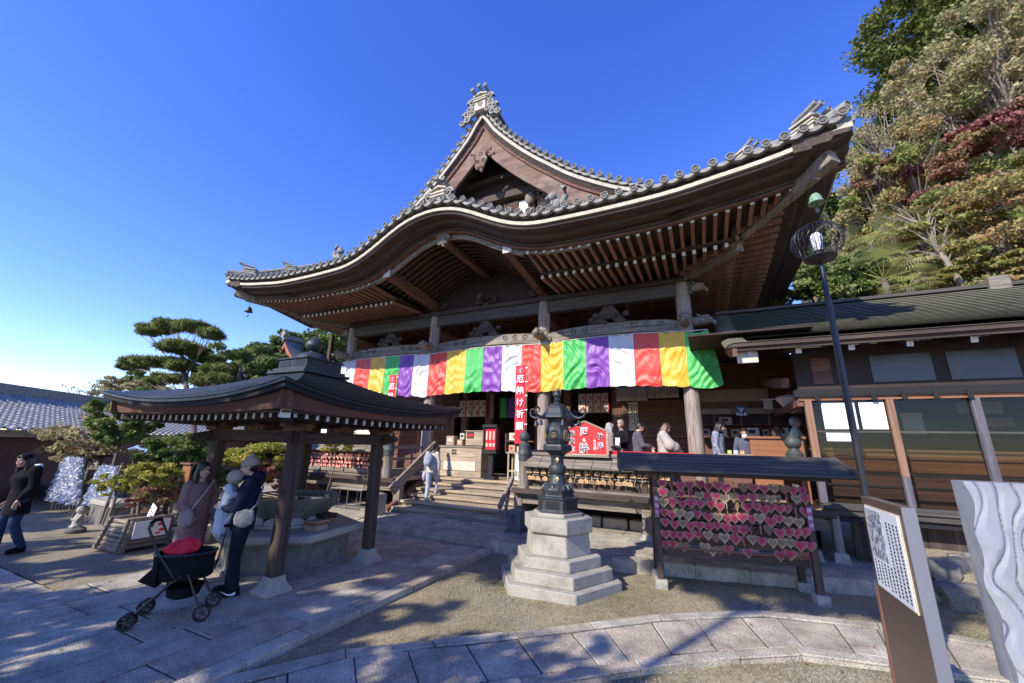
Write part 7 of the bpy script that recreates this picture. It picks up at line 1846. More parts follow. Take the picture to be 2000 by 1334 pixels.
# hillside behind the office wing
mb=MB(); P=[];F=[]; xs=[4.2+1.6*i for i in range(30)]; ysx=[13.5,16,19,22,26,30,36,44,54]
def hillz(x,y): 
    k=max(0,min(1,(x-4.2)/6)); return PZ+k*(max(0,y-14)*.75)+ .5*math.sin(x*.7+y*.4)*min(1,max(0,y-14)/4)
for y in ysx:
    for x in xs: P.append((x+(y-14)*.10,y,hillz(x,y)))
for j in range(len(ysx)-1):
    for i in range(29): a=j*30+i; F.append((a,a+1,a+31,a+30))
mb.add(P,F); M['hill']=ground_mat('leaf_littered_slope',(.10,.085,.045),(.06,.07,.03),(.16,.12,.07),sc1=8,pebble=False); tag(mb.build('hillside',M['hill'],None,True),kind='structure')
def ht(name,label,px,py,Y,rx,rz_,mt,n,leaf,seed,**kw):
    c=at(px,py,Y); rr=kw.pop('ry',rx); zb=min(hillz(c.x,Y),c.z-rz_*.6); zb=max(zb,PZ)
    lx,ly=kw.pop('lean',(0,0)); return tree(name,label,(c.x-lx,Y-ly,zb),c.z-zb+rz_,(rx,rr,rz_),M[mt],int(n*1.35),leaf*.8,seed,cz=c.z-zb,lean=(lx,ly),**kw)
ht('cedar_tree','tall dark green conifer against the sky at the top of the slope',1900,110,24,4.3,7.5,'lf_cedar',90000,.14,3,nclump=420,clump=.17,trunk_r=.4,branches=6,shell=.1,squash=.45)
ht('evergreen_tree','broad dark evergreen at the top right corner behind the bare branches',1990,60,27,4.5,7.5,'lf_cedar',26000,.19,4,nclump=90,clump=.17,trunk_r=.4,shell=.3,squash=.4)
ht('bare_cherry_tree','leafless grey twiggy tree beside the roof tip',1715,285,20,1.9,2.2,'lf_tan',2200,.06,5,nclump=40,clump=.22,trunk_r=.12,branches=60,bark='bark_pale')
ht('autumn_maple_tree','tan and olive autumn tree high on the slope with thinning leaves',1935,150,19,3.2,3.4,'lf_tan',15000,.10,6,nclump=90,clump=.17,trunk_r=.16,branches=44,bark='bark_pale',shell=.3)
ht('red_maple_tree','red-leaved maple at the right edge halfway up the slope',1965,330,17,2.6,1.7,'lf_red',17000,.085,7,nclump=60,clump=.2,trunk_r=.14,branches=24,squash=.4)
ht('orange_maple_tree','large orange brown maple above the palms at the right edge',1950,450,15.5,2.6,1.9,'lf_autumn',24000,.075,8,nclump=80,clump=.2,trunk_r=.16,branches=30,squash=.4)
ht('olive_maple_tree','olive and orange maple between the roof tip and the palms',1790,390,18.5,2.6,2.6,'lf_autumn',16000,.085,9,nclump=70,clump=.18,trunk_r=.15,branches=40,bark='bark_pale',shell=.3)
ht('slender_autumn_tree','thin tan tree close behind the right roof corner',1695,420,19.5,1.5,3.0,'lf_tan',8000,.08,10,nclump=60,clump=.18,trunk_r=.12,branches=40,bark='bark_pale')
ht('pink_maple_tree','small dusky pink maple beside the roof edge',1712,345,18,.9,.7,'lf_red',2600,.07,11,nclump=22,clump=.25,trunk_r=.07,branches=12)
ht('glossy_evergreen_bush','bright green broadleaf bush behind the street lamp cage',1590,570,15,1.5,1.15,'lf_ever',11000,.085,12,nclump=60,clump=.2,trunk_r=.1)
ht('round_evergreen_bush','second green bush left of the palms above the office ridge',1668,560,15.5,1.2,1.1,'lf_ever',9000,.085,13,nclump=50,clump=.2,trunk_r=.1)
ht('orange_shrub','orange brown shrub low over the office ridge at the right edge',1950,545,14.6,1.8,.75,'lf_autumn',11000,.065,14,nclump=60,clump=.2,trunk_r=.08,squash=.5)
ht('red_shrub','small crimson shrub just above the ridge saddle',1905,572,14.2,.6,.25,'lf_red',2000,.055,15,nclump=22,clump=.3,trunk_r=.04)
ht('dark_evergreen_tree','dark green tree filling the slope behind the maples',1850,300,26,4.2,4.6,'lf_ever',20000,.17,16,nclump=80,clump=.2,trunk_r=.25)
ht('tan_bush','tan and green bush in the middle of the slope behind the palms',1770,480,20,2.6,2.2,'lf_tan',13000,.09,17,nclump=70,clump=.2,trunk_r=.12,branches=30,bark='bark_pale')
ht('upper_maple_tree','rusty maple under the dark conifer high on the right',1985,240,22,3.0,2.4,'lf_autumn',16000,.11,18,nclump=70,clump=.2,trunk_r=.16,branches=24)
ht('lower_green_bush','dark green bush wedged behind the end of the hall eave',1625,480,21,1.6,2.6,'lf_ever',9000,.11,19,nclump=50,clump=.2,trunk_r=.12)
# leaning pale trunk
a,b=at(1800,440,14.8),at(1880,560,14.2); 
t=thing('leaning_trunk','pale leaning bare trunk among the palms on the slope','tree',(b.x,14.2,b.z-.6)); mb=MB(); r=random.Random(5)
mb.tube([b+V(.3,0,-.6),b,a.lerp(b,.5)+V(0,0,.1),a,a+V(-.5,0,.5)],[.1,.085,.07,.05,.03],8)
o=mb.build('trunk',M['bark_pale'],t,True)
mb=MB()
for k in range(26):
    s=a.lerp(b,r.uniform(0,.7)); e=s+V(r.uniform(-1.1,.4),r.uniform(-.3,.3),r.uniform(.2,1.0)); mb.tube([s,s.lerp(e,.5)+V(0,0,.15),e],[.025,.016,.005],5)
mb.build('bare_branches',M['bark_pale'],t,True)
# fan palms
def palm(px,py,Y,h,label,seed,nf=16,R=.75):
    r=random.Random(seed); c=at(px,py,Y); base=V(c.x,Y,c.z-h); t=thing('fan_palm',label,'palm',tuple(base),0,'fan palms on the slope')
    mb=MB(); mb.tube([base,base+V(.05,0,h*.5),c],[.11,.1,.09],9); mb.build('trunk',M['bark'],t,True)
    for k in range(nf):
        a=2*PI*k/nf+r.random(); el=r.uniform(-.5,1.1); d=V(math.cos(a)*math.cos(el),math.sin(a)*math.cos(el),math.sin(el)); e=c+d*R*.75; mb=MB(); mb.tube([c,e],[.012,.008],4)
        s=d.cross(V(0,0,1)).normalized(); u=s.cross(d)
        for q in range(19):
            an=-1.35+2.7*q/18; dd=(d*math.cos(an)+s*math.sin(an)).normalized(); tip=e+dd*R*.75+V(0,0,-.22*R); m_=e+dd*R*.4+V(0,0,.02); w=dd.cross(u).normalized()*.009*R/.7
            mb.add([e,m_+w,tip,m_-w],[(0,1,2,3)])
        o=mb.build('frond',M['lf_palm'],t); me=o.data; at2=me.attributes.new('tint','FLOAT','FACE'); at2.data.foreach_set('value',[r.random()*.5+.3]*len(me.polygons))
palm(1700,480,15.5,2.6,'upper left fan palm with pale spreading fronds on the slope',1); palm(1760,455,15.8,3.0,'tallest fan palm in the middle of the slope',2); palm(1725,545,14.4,1.6,'low fan palm just above the office ridge',3,18,.85); palm(1790,505,15.0,2.0,'fan palm right of the middle one',4); palm(1655,520,15.2,2.0,'fan palm nearest the street lamp cage',5,14); palm(1775,560,14.2,1.0,'lowest fan palm touching the ridge line',6,14,.6)
# trained black pine at the left
def at_d(px,py,Y): return at(px,py,Y)
PY=7.2
pb=at(372,935,PY); t=thing('black_pine','trained black pine with flat layered foliage pads rising behind the pavilion','pine tree',(pb.x,PY,GZ)); mb=MB()
tp=[at(385,960,PY),at(378,830,PY),at(363,752,PY),at(355,700,PY),at(357,670,PY),at(345,650,PY)]; tp[0].z=GZ
mb.tube(tp,[.10,.09,.075,.06,.045,.025],9)
pads=[(345,637,.62,.16),(305,643,.5,.12),(385,640,.55,.14),(412,652,.32,.08),(288,647,.3,.08),(350,678,.5,.16),(380,686,.4,.12),(275,708,.55,.16),(310,705,.55,.13),(255,715,.4,.1),(405,700,.42,.12),(420,722,.3,.14),(330,738,.45,.17),(400,745,.35,.12),(300,745,.3,.1),(425,740,.2,.1),(358,715,.4,.12)]
rng=np.random.default_rng(5); CC=[];TN=[]
for k,(px,py,rx,rz_) in enumerate(pads):
    yy=PY+rng.uniform(-.9,.9)*(.8); c=at(px,py,yy); sc_=1.25
    n=int(3600*rx/.5); 
    sub=rng.normal(size=(14,3)); sub/=np.linalg.norm(sub,axis=1)[:,None]; sub*=np.array([rx*sc_,rx*sc_*.9,rz_*.8])*.75; kk=rng.integers(0,14,n)
    g=rng.normal(size=(n,3)); g/=np.linalg.norm(g,axis=1)[:,None]; pts=sub[kk]+g*(rng.random(n)**.4)[:,None]*np.array([rx*.38*sc_,rx*.38*sc_,rz_*.55]); CC.append(pts+np.array(c)); TN.append(rng.random(14)[kk])
    s=tp[2].lerp(tp[4],rng.random()*.9) if py<735 else tp[1].lerp(tp[2],.6); mid=s.lerp(c,.5)+V(0,0,-.08); mb.tube([s,mid,c+V(0,0,-.05)],[.03,.022,.01],6)
    for q in range(4): e=c+V(rng.uniform(-1,1)*rx,rng.uniform(-1,1)*rx,0); mb.tube([mid,mid.lerp(e,.6)+V(0,0,-.03),e],[.012,.008,.004],5)
mb.build('trunk',M['bark'],t,True)
CC=np.concatenate(CC)-np.array([pb.x,PY,GZ]); o=leaves_obj('needle_pads',CC,.10,M['lf_pine'],t,rng,1.5,clump=np.concatenate(TN),wid=.16)
for v in ():pass
# left: background trees
def bt(name,label,px,py,Y,rx,rz_,mt,n,leaf,seed,**kw):
    c=at(px,py,Y); return tree(name,label,(c.x,Y,GZ),c.z-GZ+rz_,(rx,kw.pop('ry',rx),rz_),M[mt],n,leaf,seed,cz=c.z-GZ,**kw)
bt('round_evergreen_tree','rounded dark green tree right of the black pine',470,722,16,2.6,1.9,'lf_ever',12000,.14,31,nclump=70,clump=.2,trunk_r=.2)
bt('tall_evergreen_tree','pointed green tree behind the small red-gabled hall',520,712,20,2.6,2.4,'lf_ever',11000,.16,32,nclump=60,clump=.2,trunk_r=.2)
bt('distant_evergreen_tree','green wooded tree seen between the pavilion finial and the hall pillar',610,700,26,4.2,3.6,'lf_ever',12000,.2,33,nclump=70,clump=.2,trunk_r=.3)
bt('hall_side_tree','sunlit green tree seen through the gap beside the left hall pillar',665,700,24,3.0,3.2,'lf_ever',12000,.18,34,nclump=70,clump=.2,trunk_r=.3)
bt('porch_gap_tree','pale green tree seen between the first two hall pillars',745,705,27,2.8,3.0,'lf_ever',9000,.18,35,nclump=60,clump=.2,trunk_r=.3)
bt('tan_treetop','tan treetop between the tiled roof and the pine',255,760,12,1.9,.9,'lf_tan',6000,.09,36,nclump=50,clump=.2,trunk_r=.12,branches=20)
bt('grey_treetop','dark green treetop just behind the tan one',285,742,14,1.2,.9,'lf_ever',3600,.11,37,nclump=34,clump=.24,trunk_r=.1)
bt('bare_garden_tree','leafless twiggy tree above the tiled roof ridge',180,768,8.5,1.1,.7,'lf_tan',240,.05,38,nclump=44,clump=.2,trunk_r=.06,branches=50)
# weeping and garden trees in front of the tiled building
def gt(name,label,px,py,Y,rx,rz_,mt,n,leaf,seed,**kw):
    return bt(name,label,px,py,Y,rx,rz_,mt,n,leaf,seed,**kw)
gt('weeping_tree','weeping tree with tan drooping twigs at the far left',85,880,6.0,1.7,.75,'lf_tan',6500,.05,41,nclump=60,clump=.2,trunk_r=.07,branches=60,squash=1.2)
gt('left_yellow_shrub','yellow green shrub at the left edge behind the walking visitor',30,890,5.6,1.2,.5,'lf_yell',2600,.05,42,nclump=40,clump=.25,trunk_r=.04)
gt('left_red_shrub','dark red shrub behind the walking visitor',60,930,6.2,1.6,.6,'lf_red',5000,.055,43,nclump=50,clump=.22,trunk_r=.05)
gt('garden_maple','green and tan maple crown in front of the tiled roof',190,860,5.6,1.3,.7,'lf_tan',5200,.05,44,nclump=60,clump=.2,trunk_r=.06,branches=34)
gt('dark_garden_tree','dark leafy tree under the left end of the pavilion eave',250,810,5.4,.8,.8,'lf_ever',6500,.06,45,nclump=50,clump=.22,trunk_r=.05,branches=16)
gt('dark_red_maple','dark red and green maple behind the white paper-slip frame',160,880,5.9,.9,.3,'lf_red',2600,.045,46,nclump=34,clump=.24,trunk_r=.05)
gt('feathery_green_shrub','soft feathery green shrub under the pavilion beam',350,880,6.2,.9,.55,'lf_ever',8000,.05,47,nclump=50,clump=.25,trunk_r=.05)
gt('yellow_leaf_tree','bright yellow green leaved small tree over the log planter',290,930,4.45,.55,.3,'lf_yell',2400,.05,48,nclump=36,clump=.22,trunk_r=.035,branches=18)
gt('olive_leaf_tree','olive leaved small tree beside the paper-slip frame',235,945,4.3,.45,.25,'lf_yell',800,.045,49,nclump=30,clump=.22,trunk_r=.03,branches=14)
gt('planter_red_maple','small red maple growing out of the log planter',305,965,4.5,.42,.3,'lf_red',1700,.04,50,nclump=30,clump=.24,trunk_r=.035,branches=18)
gt('dark_hedge_bush','dark green bush behind the woman in the coat',370,930,6.6,1.0,.8,'lf_ever',7000,.06,51,nclump=50,clump=.24,trunk_r=.05)
gt('pavilion_yellow_shrub','yellow leaved shrub seen between the pavilion posts',510,895,7.6,.9,.6,'lf_yell',6500,.05,52,nclump=44,clump=.24,trunk_r=.04)
gt('pavilion_red_shrub','red leaved shrub seen between the pavilion posts below the yellow one',545,925,7.9,.8,.45,'lf_red',3800,.05,53,nclump=40,clump=.24,trunk_r=.04)
gt('veranda_red_shrub','small reddish shrub at the foot of the left veranda',610,960,8.7,.35,.28,'lf_red',1100,.04,54,nclump=20,clump=.3,trunk_r=.02)
gt('pavilion_pale_shrub','pale cream leaved shrub right of the rear pavilion post',655,868,8.4,.5,.3,'lf_yell',1500,.045,55,nclump=26,clump=.26,trunk_r=.02)
# tiled-roof building at the left
M['kawara']=mat('silver_grey_roof_tile',(.36,.355,.34),(.2,.2,.2),rough=.6,scale=9,spec=.3,c3=(.45,.43,.4),c3scale=2)
bd=V(-math.sin(math.radians(38.5)),math.cos(math.radians(38.5)),0); bn=V(-bd.y,bd.x,0)
e0=V(*ray(-60,843)); e0=CAM+e0*(17/ math.hypot(e0.x,e0.y)); e0.z=2.02
if bn.dot(e0-CAM)<0: bn=-bn
tb=thing('tiled_roof_building','long low building with a silver grey pantiled roof and white gable at the left edge','building',(e0.x,e0.y,GZ))
W_=4.2; H_=1.3; Lb=26
mb=MB(); P=[];F=[]; nu=620; nv=52; r0=V(*e0)
for j in range(nv+1):
    v=j/nv; zz=H_*(.8*v+.2*v*v); st_=.022*((j%1)) 
    for i in range(nu+1):
        u=Lb*i/nu; roll=.10*max(0,math.cos(2*PI*u/.42)); p=r0+bd*u+bn*(W_*v); P.append((p.x,p.y,r0.z+zz+roll+(.02 if j%2 else -.02)))
for j in range(nv):
    for i in range(nu): a=j*(nu+1)+i; F.append((a,a+1,a+nu+2,a+nu+1))
mb.add(P,F)
for j in range(1,nv):   # raised lips of the tile courses
    v=j/nv; zz=H_*(.8*v+.2*v*v)
    for i in range(0,nu,3):
        if math.cos(2*PI*(Lb*i/nu)/.42)>.6:
            p=r0+bd*(Lb*i/nu)+bn*(W_*v); q=p+bd*.12; mb.beam((p.x,p.y,r0.z+zz+.10),(q.x,q.y,r0.z+zz+.10),.012,.015)
mb.build('tiled_roof',M['kawara'],tb)
def bbeam(a,b,w,h,nm,mt):
    mb=MB(); mb.beam(a,b,w,h); mb.build(nm,M[mt],tb)
rt=r0+bn*W_; rt.z=r0.z+H_
bbeam(rt+V(0,0,.18),rt+bd*Lb+V(0,0,.18),.34,.4,'ridge','tile_rim'); bbeam(r0-bd*.05+V(0,0,.1)+bn*0,rt-bd*.05+V(0,0,.05),.35,.32,'verge_cap','plaster')
bbeam(r0+V(0,0,-.1)+bn*.3,r0+bd*Lb+V(0,0,-.1)+bn*.3,.2,.2,'eave_beam','pale_x')
wb=r0+bn*.9; bbeam(V(wb.x,wb.y,.95),V(wb.x,wb.y,.95)+bd*Lb,.2,2.1,'front_wall','brown_x')
gb=MB(); q0=r0-bd*.02; q1=rt-bd*.02; gb.add([(q0.x,q0.y,GZ),(q1.x,q1.y,GZ),(q1.x,q1.y,rt.z),(q0.x,q0.y,r0.z)],[(0,1,2,3)]); gb.build('gable_wall',M['plaster'],tb)
# small red-gabled hall far behind the pavilion
gx_=at(560,664,20); t=thing('red_gabled_hall','small distant hall with an orange red curved gable and dark roof','building',(gx_.x,20,GZ))
M['vermilion']=mat('weathered_vermilion',(.42,.12,.05),(.28,.09,.045),rough=.7,scale=6)
def gp(u): return gx_.z-2.9*(abs(u)/2.9)**.72
for s in (-1,1):
    mb=MB(); pth=[(s*2.9*i/16) for i in range(17)]
    P=[(gx_.x+u,y,gp(u)+dz) for u in pth for (y,dz) in ((19.9,-.05),(19.9,-.5),(20.05,-.5),(20.05,-.05))]; mb.add(P,[(i*4+q,(i+1)*4+q,(i+1)*4+(q+1)%4,i*4+(q+1)%4) for i in range(16) for q in range(4)]+[(0,1,2,3)]); mb.build('barge_board',M['vermilion'],t)
    mb=MB(); P=[(gx_.x+u*1.03,y,gp(u)+.08) for u in pth for y in (19.8,27)]; mb.add(P,[(i*2,i*2+1,i*2+3,i*2+2) for i in range(16)]); mb.build('roof_slope',M['tile'],t)
mb=MB(); mb.prism([(gx_.x+u,gp(u)-.5) for u in [-2.6+.2*i for i in range(27)]]+[(gx_.x+2.6,GZ),(gx_.x-2.6,GZ)],20.3,20.5,'xz'); mb.build('gable_wall',M['deep'],t)
mb=MB(); mb.b(gx_.x-.16,gx_.x+.16,19.8,27,gx_.z+.05,gx_.z+.4); mb.build('ridge',M['tile_rim'],t); mb=MB(); q=disc((gx_.x,19.6,gx_.z+.45),r=.26,L=.3); mb.add(q.v,q.f); mb.build('ridge_roundel',M['tile_rim'],t)
mb=MB(); mb.b(gx_.x-1.6,gx_.x+1.6,19.95,20.1,gx_.z-2.2,gx_.z-1.95); mb.build('gable_beam',M['vermilion'],t)
# ---------------------------------------------------------------- left court furniture
# frames of tied paper slips
def slips(cx,cy,w,h,label,seed,lean=.0,group='frames of tied paper fortunes'):
    rng=np.random.default_rng(seed); t=thing('paper_fortune_rack',label,'paper slip frame',(cx,cy,GZ),0,group)
    n=5200; u=rng.random(n); row=rng.integers(0,11,n)/10.; z=.32+row*(h-.32)+rng.normal(size=n)*.028; wd=w*(1-.45*row); kk=rng.integers(0,10,n); ff=-1+2*kk/9; hh=rng.random(n)**.8; z=.30+(h-.30)*hh+rng.normal(size=n)*.01; x=ff*w*(.92-.45*hh)+rng.normal(size=n)*.028; y=rng.normal(size=n)*.03
    C=np.stack([x,y,z],1); leaves_obj('tied_slips',C,.032,M['omikuji'],t,rng,1.5,clump=rng.random(n))
    mb=MB()
    for k in range(9):
        f=-1+2*k/8; mb.tube([(f*w*.9,.05,.05),(f*w*.5,.0,h+.02)],.008,4)
    for k in range(11): rr=k/10; mb.tube([(-w*(1-.45*rr)*.9,0,.32+rr*(h-.32)),(w*(1-.45*rr)*.9,0,.32+rr*(h-.32))],.005,4)
    for s in (-1,1): mb.beam((s*w*.95,.1,0),(s*w*.5,.02,h+.05),.05,.05)
    o=mb.build('frame',M['grey_z']); o.parent=t
q=at(132,940,4.9); slips(q.x,4.9,.95,1.4,'white paper fortunes tied on a sloping frame nearest the walking visitor',61)
q=at(205,945,5.05); slips(q.x,5.05,.8,1.25,'white paper fortunes tied on a sloping frame beside the maple, right of the other',62)
# little black roofed signboard above them
p=at(190,889,5.6); t=thing('roofed_notice','thin black roofed notice board above the paper-slip frames','notice board',(p.x,5.6,GZ)); 
mb=MB(); mb.b(p.x-.55,p.x+.5,5.45,5.75,p.z-.03,p.z+.02); mb.build('board_roof',M['iron'],t); mb=MB(); mb.b(p.x-.4,p.x+.35,5.58,5.6,p.z-.4,p.z-.03); mb.build('board',M['grey_x'],t)
for s in (-.42,.36): mb=MB(); mb.b(p.x+s-.03,p.x+s+.03,5.56,5.62,GZ,p.z-.02); mb.build('post',M['dark_z'],t)
# stone child statue
q=gz(146,1040,-.045); jx,jy=q.x,q.y; t=thing('stone_jizo','small praying stone child statue on a round base in the earth court','statue',(jx,jy,-.045))
mb=MB(); mb.lathe([(.14,0),(.17,.03),(.17,.07),(.12,.10)],(0,0,0),18); o=mb.build('round_base',M['basin_stone'],None,True); o.parent=t
mb=MB(); loft(mb,[(V(0,0,.09),.11,.09),(V(0,0,.2),.1,.085),(V(0,0,.32),.085,.07),(V(0,0,.38),.05,.045)]); mb.sphere((0,0,.44),(.075,.075,.085),14,10); mb.sphere((0,-.075,.43),(.012,.012,.016),6,5)
for s in (-1,1): ball_tube(mb,[V(s*.085,0,.33),V(s*.09,-.06,.24),V(s*.015,-.1,.27)],[.03,.027,.02],8); mb.sphere((s*.075,0,.44),(.012,.02,.03),6,5); mb.sphere((s*.05,-.07,.12),(.05,.04,.03),8,6)
skinmesh('statue_body',mb,M['granite'],t,.008,2)
q=gz(237,1025,GZ); t=thing('stone_frog','small rounded stone figure on the rim behind the log planter','statue',(-11.2,4.75,.42)); mb=MB(); mb.sphere((0,0,.08),(.13,.1,.08),12,8); mb.sphere((-.05,-.02,.18),(.075,.07,.07),12,8); mb.sphere((.05,.03,.13),(.07,.06,.05),10,6); skinmesh('statue_body',mb,M['granite'],t,.01)
# log-sided planter
a=V(*gz(190,1074,-.045)); b=V(*gz(233,1082,-.045)); c=V(*gz(343,1062,-.045)); a.z=b.z=c.z=-.045
t=thing('log_planter','square planter built of stacked grey logs in front of the small trees','planter',tuple((a+c)/2)); d_=a+(c-b)
cn=[a,b,c,d_]; top=.52; ctr=(a+c)/2
for k in range(7):
    zz=-.0+k*.073
    for i in range(4):
        p0,p1=cn[i],cn[(i+1)%4]; f=1-.035*k*(1 if True else 0); P0=ctr+(p0-ctr)*f; P1=ctr+(p1-ctr)*f; ex=(P1-P0).normalized()*.07; z_=zz+(.036 if i%2 else 0)
        mb=MB(); mb.tube([(P0.x-ex.x,P0.y-ex.y,z_),(P1.x+ex.x,P1.y+ex.y,z_)],.036,9); o=mb.build('log',M['grey_x'],t,True)
mb=MB(); mb.add([tuple(ctr+(p-ctr)*.75+V(0,0,.5)) for p in cn],[(0,1,2,3)]); mb.build('soil',M['earth'],t)
n=(c-b).normalized(); nn=V(n.y,-n.x,0); pc=b.lerp(c,.42)+nn*.07; 
mb=MB(); M_=[(pc-n*.27+V(0,0,.22)),(pc+n*.27+V(0,0,.22)),(pc+n*.27+V(0,0,.5)),(pc-n*.27+V(0,0,.5))]; mb.add([tuple(x) for x in M_]+[tuple(x+nn*.012) for x in M_],[(0,1,2,3),(7,6,5,4),(0,4,5,1),(1,5,6,2),(2,6,7,3),(3,7,4,0)]); ps=mb.build('poster',M['paper_w'],t)
mb=MB()
for (f,z,w,h) in ((.12,.42,.08,.05),(.16,.32,.09,.05),(.1,.27,.07,.03)): 
    q=pc+n*f+nn*.016; mb.beam(tuple(q-n*w/2+V(0,0,z)),tuple(q+n*w/2+V(0,0,z)),.004,h)
mb.build('red_print',M['red_sign'],ps)
mb=MB(); q=pc-n*.02+nn*.015; mb.sphere(tuple(q+V(0,0,.42)),(.045,.03,.045),12,8); mb.build('round_picture',M['brown_x'],ps)
# poles, tilted white card, bench stones
for k,(x0,y0,x1,y1,Yd,rr,lb) in enumerate(((196,1018,240,905,4.7,.03,'slanting dark prop pole left of the log planter'),(255,1020,272,930,4.4,.028,'bent grey prop pole inside the log planter'),(135,1030,157,975,4.5,.024,'short leaning wooden prop beside the stone child statue'),(330,1010,350,930,4.8,.03,'upright brown pole behind the log planter'))):
    p0,p1=at(x0,y0,Yd),at(x1,y1,Yd); t=thing('prop_pole',lb,'pole',(p0.x,Yd,GZ)); mb=MB(); mb.tube([V(p0.x,p0.y,min(p0.z,GZ+.1)) if k!=1 else p0,p0.lerp(p1,.5),p1],[rr,rr*.9,rr*.8],8); mb.build('pole',M['grey_z'],t,True); mb=MB(); e=p1-V(0,0,.05); mb.tube([e-V(0,0,.04),e],rr*1.3,8); mb.build('rope_binding',M['pale_x'],t)
p0=at(297,1000,4.35); t=thing('tilted_card','white card with grey marks tilted on a stake in the log planter','card',tuple(p0)); R3=Matrix.Rotation(.45,3,'Y'); mb=MB(); mb.box(tuple(p0),(.19,.01,.27),mat=R3); mb.build('card',M['paper_w'],t); mb=MB(); mb.tube([p0+V(-.05,.01,-.1),p0+V(-.08,.01,-.3)],.012,6); mb.build('stake',M['pale_z'],t)
mb=MB(); r=random.Random(3)
for k in range(9): q=p0+V(r.uniform(-.05,.05),-.008,r.uniform(-.09,.09)); mb.sphere(q,(.018,.003,.012),6,5)
mb.build('grey_marks',M['bluegrey_wood'],t)
p0=at(300,878,7.4); t=simple('blue_roofed_stall','low stall with a pale blue sheet roof behind the small trees','stall',[('wall','grey_x',p0.x-1.0,p0.x+1.0,7.3,7.4,GZ,p0.z-.1),('counter','brown_x',p0.x-1.0,p0.x+1.0,7.1,7.3,.7,.8)])
M['blue_sheet']=mat('pale_blue_sheet_roof',(.3,.42,.68),(.25,.36,.6),rough=.4)
mb=MB(); mb.prism([(6.9,p0.z-.12),(7.4,p0.z+.12),(7.9,p0.z-.12),(7.4,p0.z+.07)],p0.x-1.15,p0.x+1.15,'yz'); mb.build('sheet_roof',M['blue_sheet'],t)
for k,(px,py,Yd,w,d,h,lb) in enumerate(((212,1040,5.0,1.1,.5,.55,'grey stone trough behind the log planter'),(360,1045,4.9,.9,.5,.35,'pale stone step block behind the woman'),(375,1015,5.4,.8,.5,.62,'stacked pale stone blocks behind the woman'),(90,1000,5.9,1.8,.5,.5,'dark stone planter wall under the paper-slip frames'),(430,1040,6.2,1.0,.6,.5,'grey stone block between the woman and the man'))):
    p=at(px,py,Yd); t=thing('stone_block',lb,'stone block',(p.x,Yd,GZ)); mb=MB(); mb.box((p.x,Yd,GZ+h*.4),(w,d,h*.8)); mb.build('block',M['basin_stone' if k in (0,3) else 'granite'],t,bevel=.02); mb=MB(); mb.box((p.x,Yd,GZ+h*.9),(w*1.06,d*1.1,h*.2)); mb.build('cap_stone',M['granite'],t,bevel=.015)
for k,(px,py,Yd,hh,lb) in enumerate(((313,938,5.6,1.3,'honey-coloured roofed signboard among the small trees'),(362,925,5.9,1.4,'gold-painted upright board beside the woman'))):
    p=at(px,py,Yd); simple('garden_board',lb,'board',[('board','orange_w',p.x-.28+.1*k,p.x+.28-.1*k,Yd,Yd+.04,p.z-.2,p.z+.2),('post','dark_z',p.x-.05,p.x+.05,Yd+.04,Yd+.1,GZ,p.z+.22),('cap_board','brown_x',p.x-.34+.1*k,p.x+.34-.1*k,Yd-.06,Yd+.14,p.z+.22,p.z+.26)])
# ---------------------------------------------------------------- trees behind the viewer whose shade dapples the court
for k,(x,y,h,rx,rz_,n) in enumerate(((-1.8,-6.2,6.3,2.3,1.9,4200),(-5.0,-5.6,7.4,2.7,2.4,6400),(-9.0,-5.2,7.2,2.8,2.3,6400),(-13.5,-5.5,7.0,3.0,2.3,6000),(-18.5,-5.0,7.0,3.0,2.4,5500))):
    n=int(n*.8); tree('shade_tree',('broad camphor tree','dense zelkova tree','spreading oak tree','tall laurel tree','rounded chestnut tree','slender cherry tree')[k]+' behind the viewer, shading the paved court',(x,y,GZ),h,(rx,rx*.8,rz_),M['lf_ever'],n,.17,70+k,nclump=60,clump=.22,trunk_r=.2,branches=12)

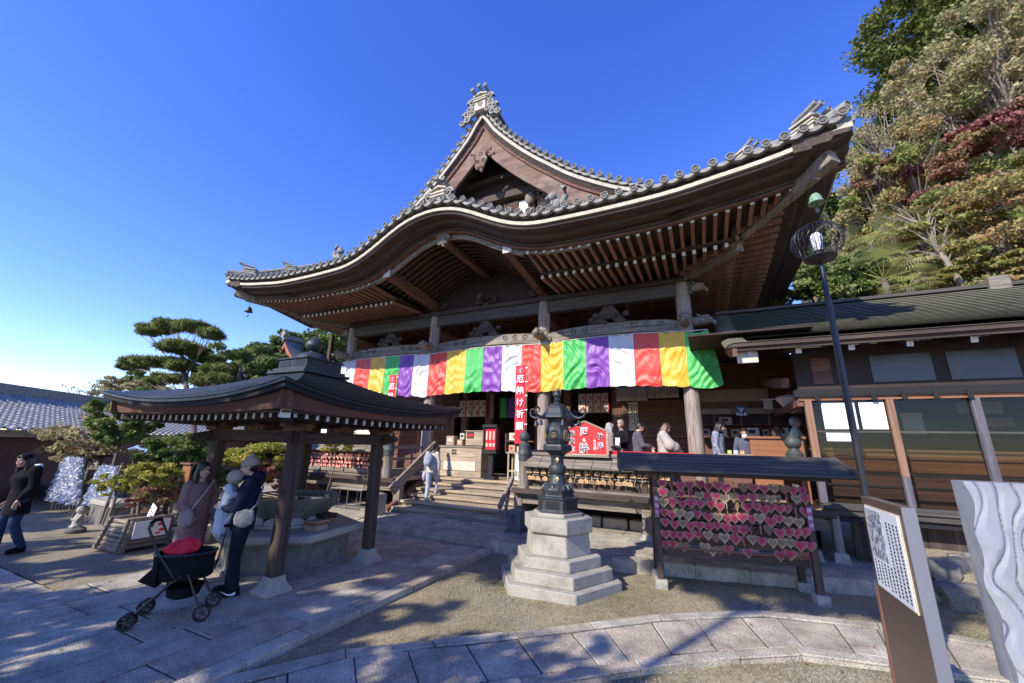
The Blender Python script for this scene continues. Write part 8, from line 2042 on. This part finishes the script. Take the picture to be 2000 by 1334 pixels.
for k,(x,y,h,rx,rz_,n) in enumerate(((-5.4,-6.0,12.3,2.2,1.0,4200),(-10.2,-6.2,10.2,2.2,1.5,1700))):
    tree('shade_tree',('tall thin-leaved zelkova','taller ginkgo','high open-crowned cherry')[k]+' behind the viewer, dappling the gravel',(x,y,GZ),h,(rx,rx*.7,rz_),M['lf_ever'],int(n*.6),.17,90+k,nclump=46,clump=.22,trunk_r=.09,branches=8)
# ---------------------------------------------------------------- light, sky, camera
w=bpy.data.worlds.new('World'); sc.world=w; w.use_nodes=True; nt=w.node_tree; bg=nt.nodes['Background']
sk=nt.nodes.new('ShaderNodeTexSky'); sk.sky_type='NISHITA'; sk.sun_disc=False
SUN=V(-.45,-1,.76).normalized()
el=math.asin(SUN.z); sk.sun_elevation=el; sk.sun_rotation=math.atan2(SUN.x,SUN.y); sk.air_density=1.0; sk.dust_density=.1; sk.ozone_density=3.0; sk.altitude=300
hs=nt.nodes.new('ShaderNodeHueSaturation'); hs.inputs['Saturation'].default_value=1.27; hs.inputs['Hue'].default_value=.522; nt.links.new(sk.outputs[0],hs.inputs['Color']); mu=nt.nodes.new('ShaderNodeMix'); mu.data_type='RGBA'; mu.blend_type='MULTIPLY'; mu.inputs[0].default_value=1; mu.inputs[7].default_value=(.93,.89,1,1); nt.links.new(hs.outputs[0],mu.inputs[6]); nt.links.new(mu.outputs[2],bg.inputs[0]); bg.inputs[1].default_value=.15
ld=bpy.data.lights.new('sun','SUN'); ld.energy=2.75; ld.angle=math.radians(.5); ld.color=(1,.93,.80)
lo=bpy.data.objects.new('sun',ld); COL.objects.link(lo); lo.rotation_euler=(-SUN).to_track_quat('-Z','Y').to_euler(); lo.location=(0,0,40)
cd=bpy.data.cameras.new('camera'); cam=bpy.data.objects.new('camera',cd); COL.objects.link(cam); sc.camera=cam
cd.sensor_width=36; cd.lens=36*765/2000; cd.clip_end=3000; cd.clip_start=.05
r_=RM[:,0]; u_=-RM[:,1]; b_=-RM[:,2]
cam.matrix_world=Matrix(((r_[0],u_[0],b_[0],0),(r_[1],u_[1],b_[1],0),(r_[2],u_[2],b_[2],1.95),(0,0,0,1)))
sc.view_settings.view_transform='Standard'; sc.view_settings.look='None'; sc.view_settings.exposure=1.3; sc.view_settings.gamma=1
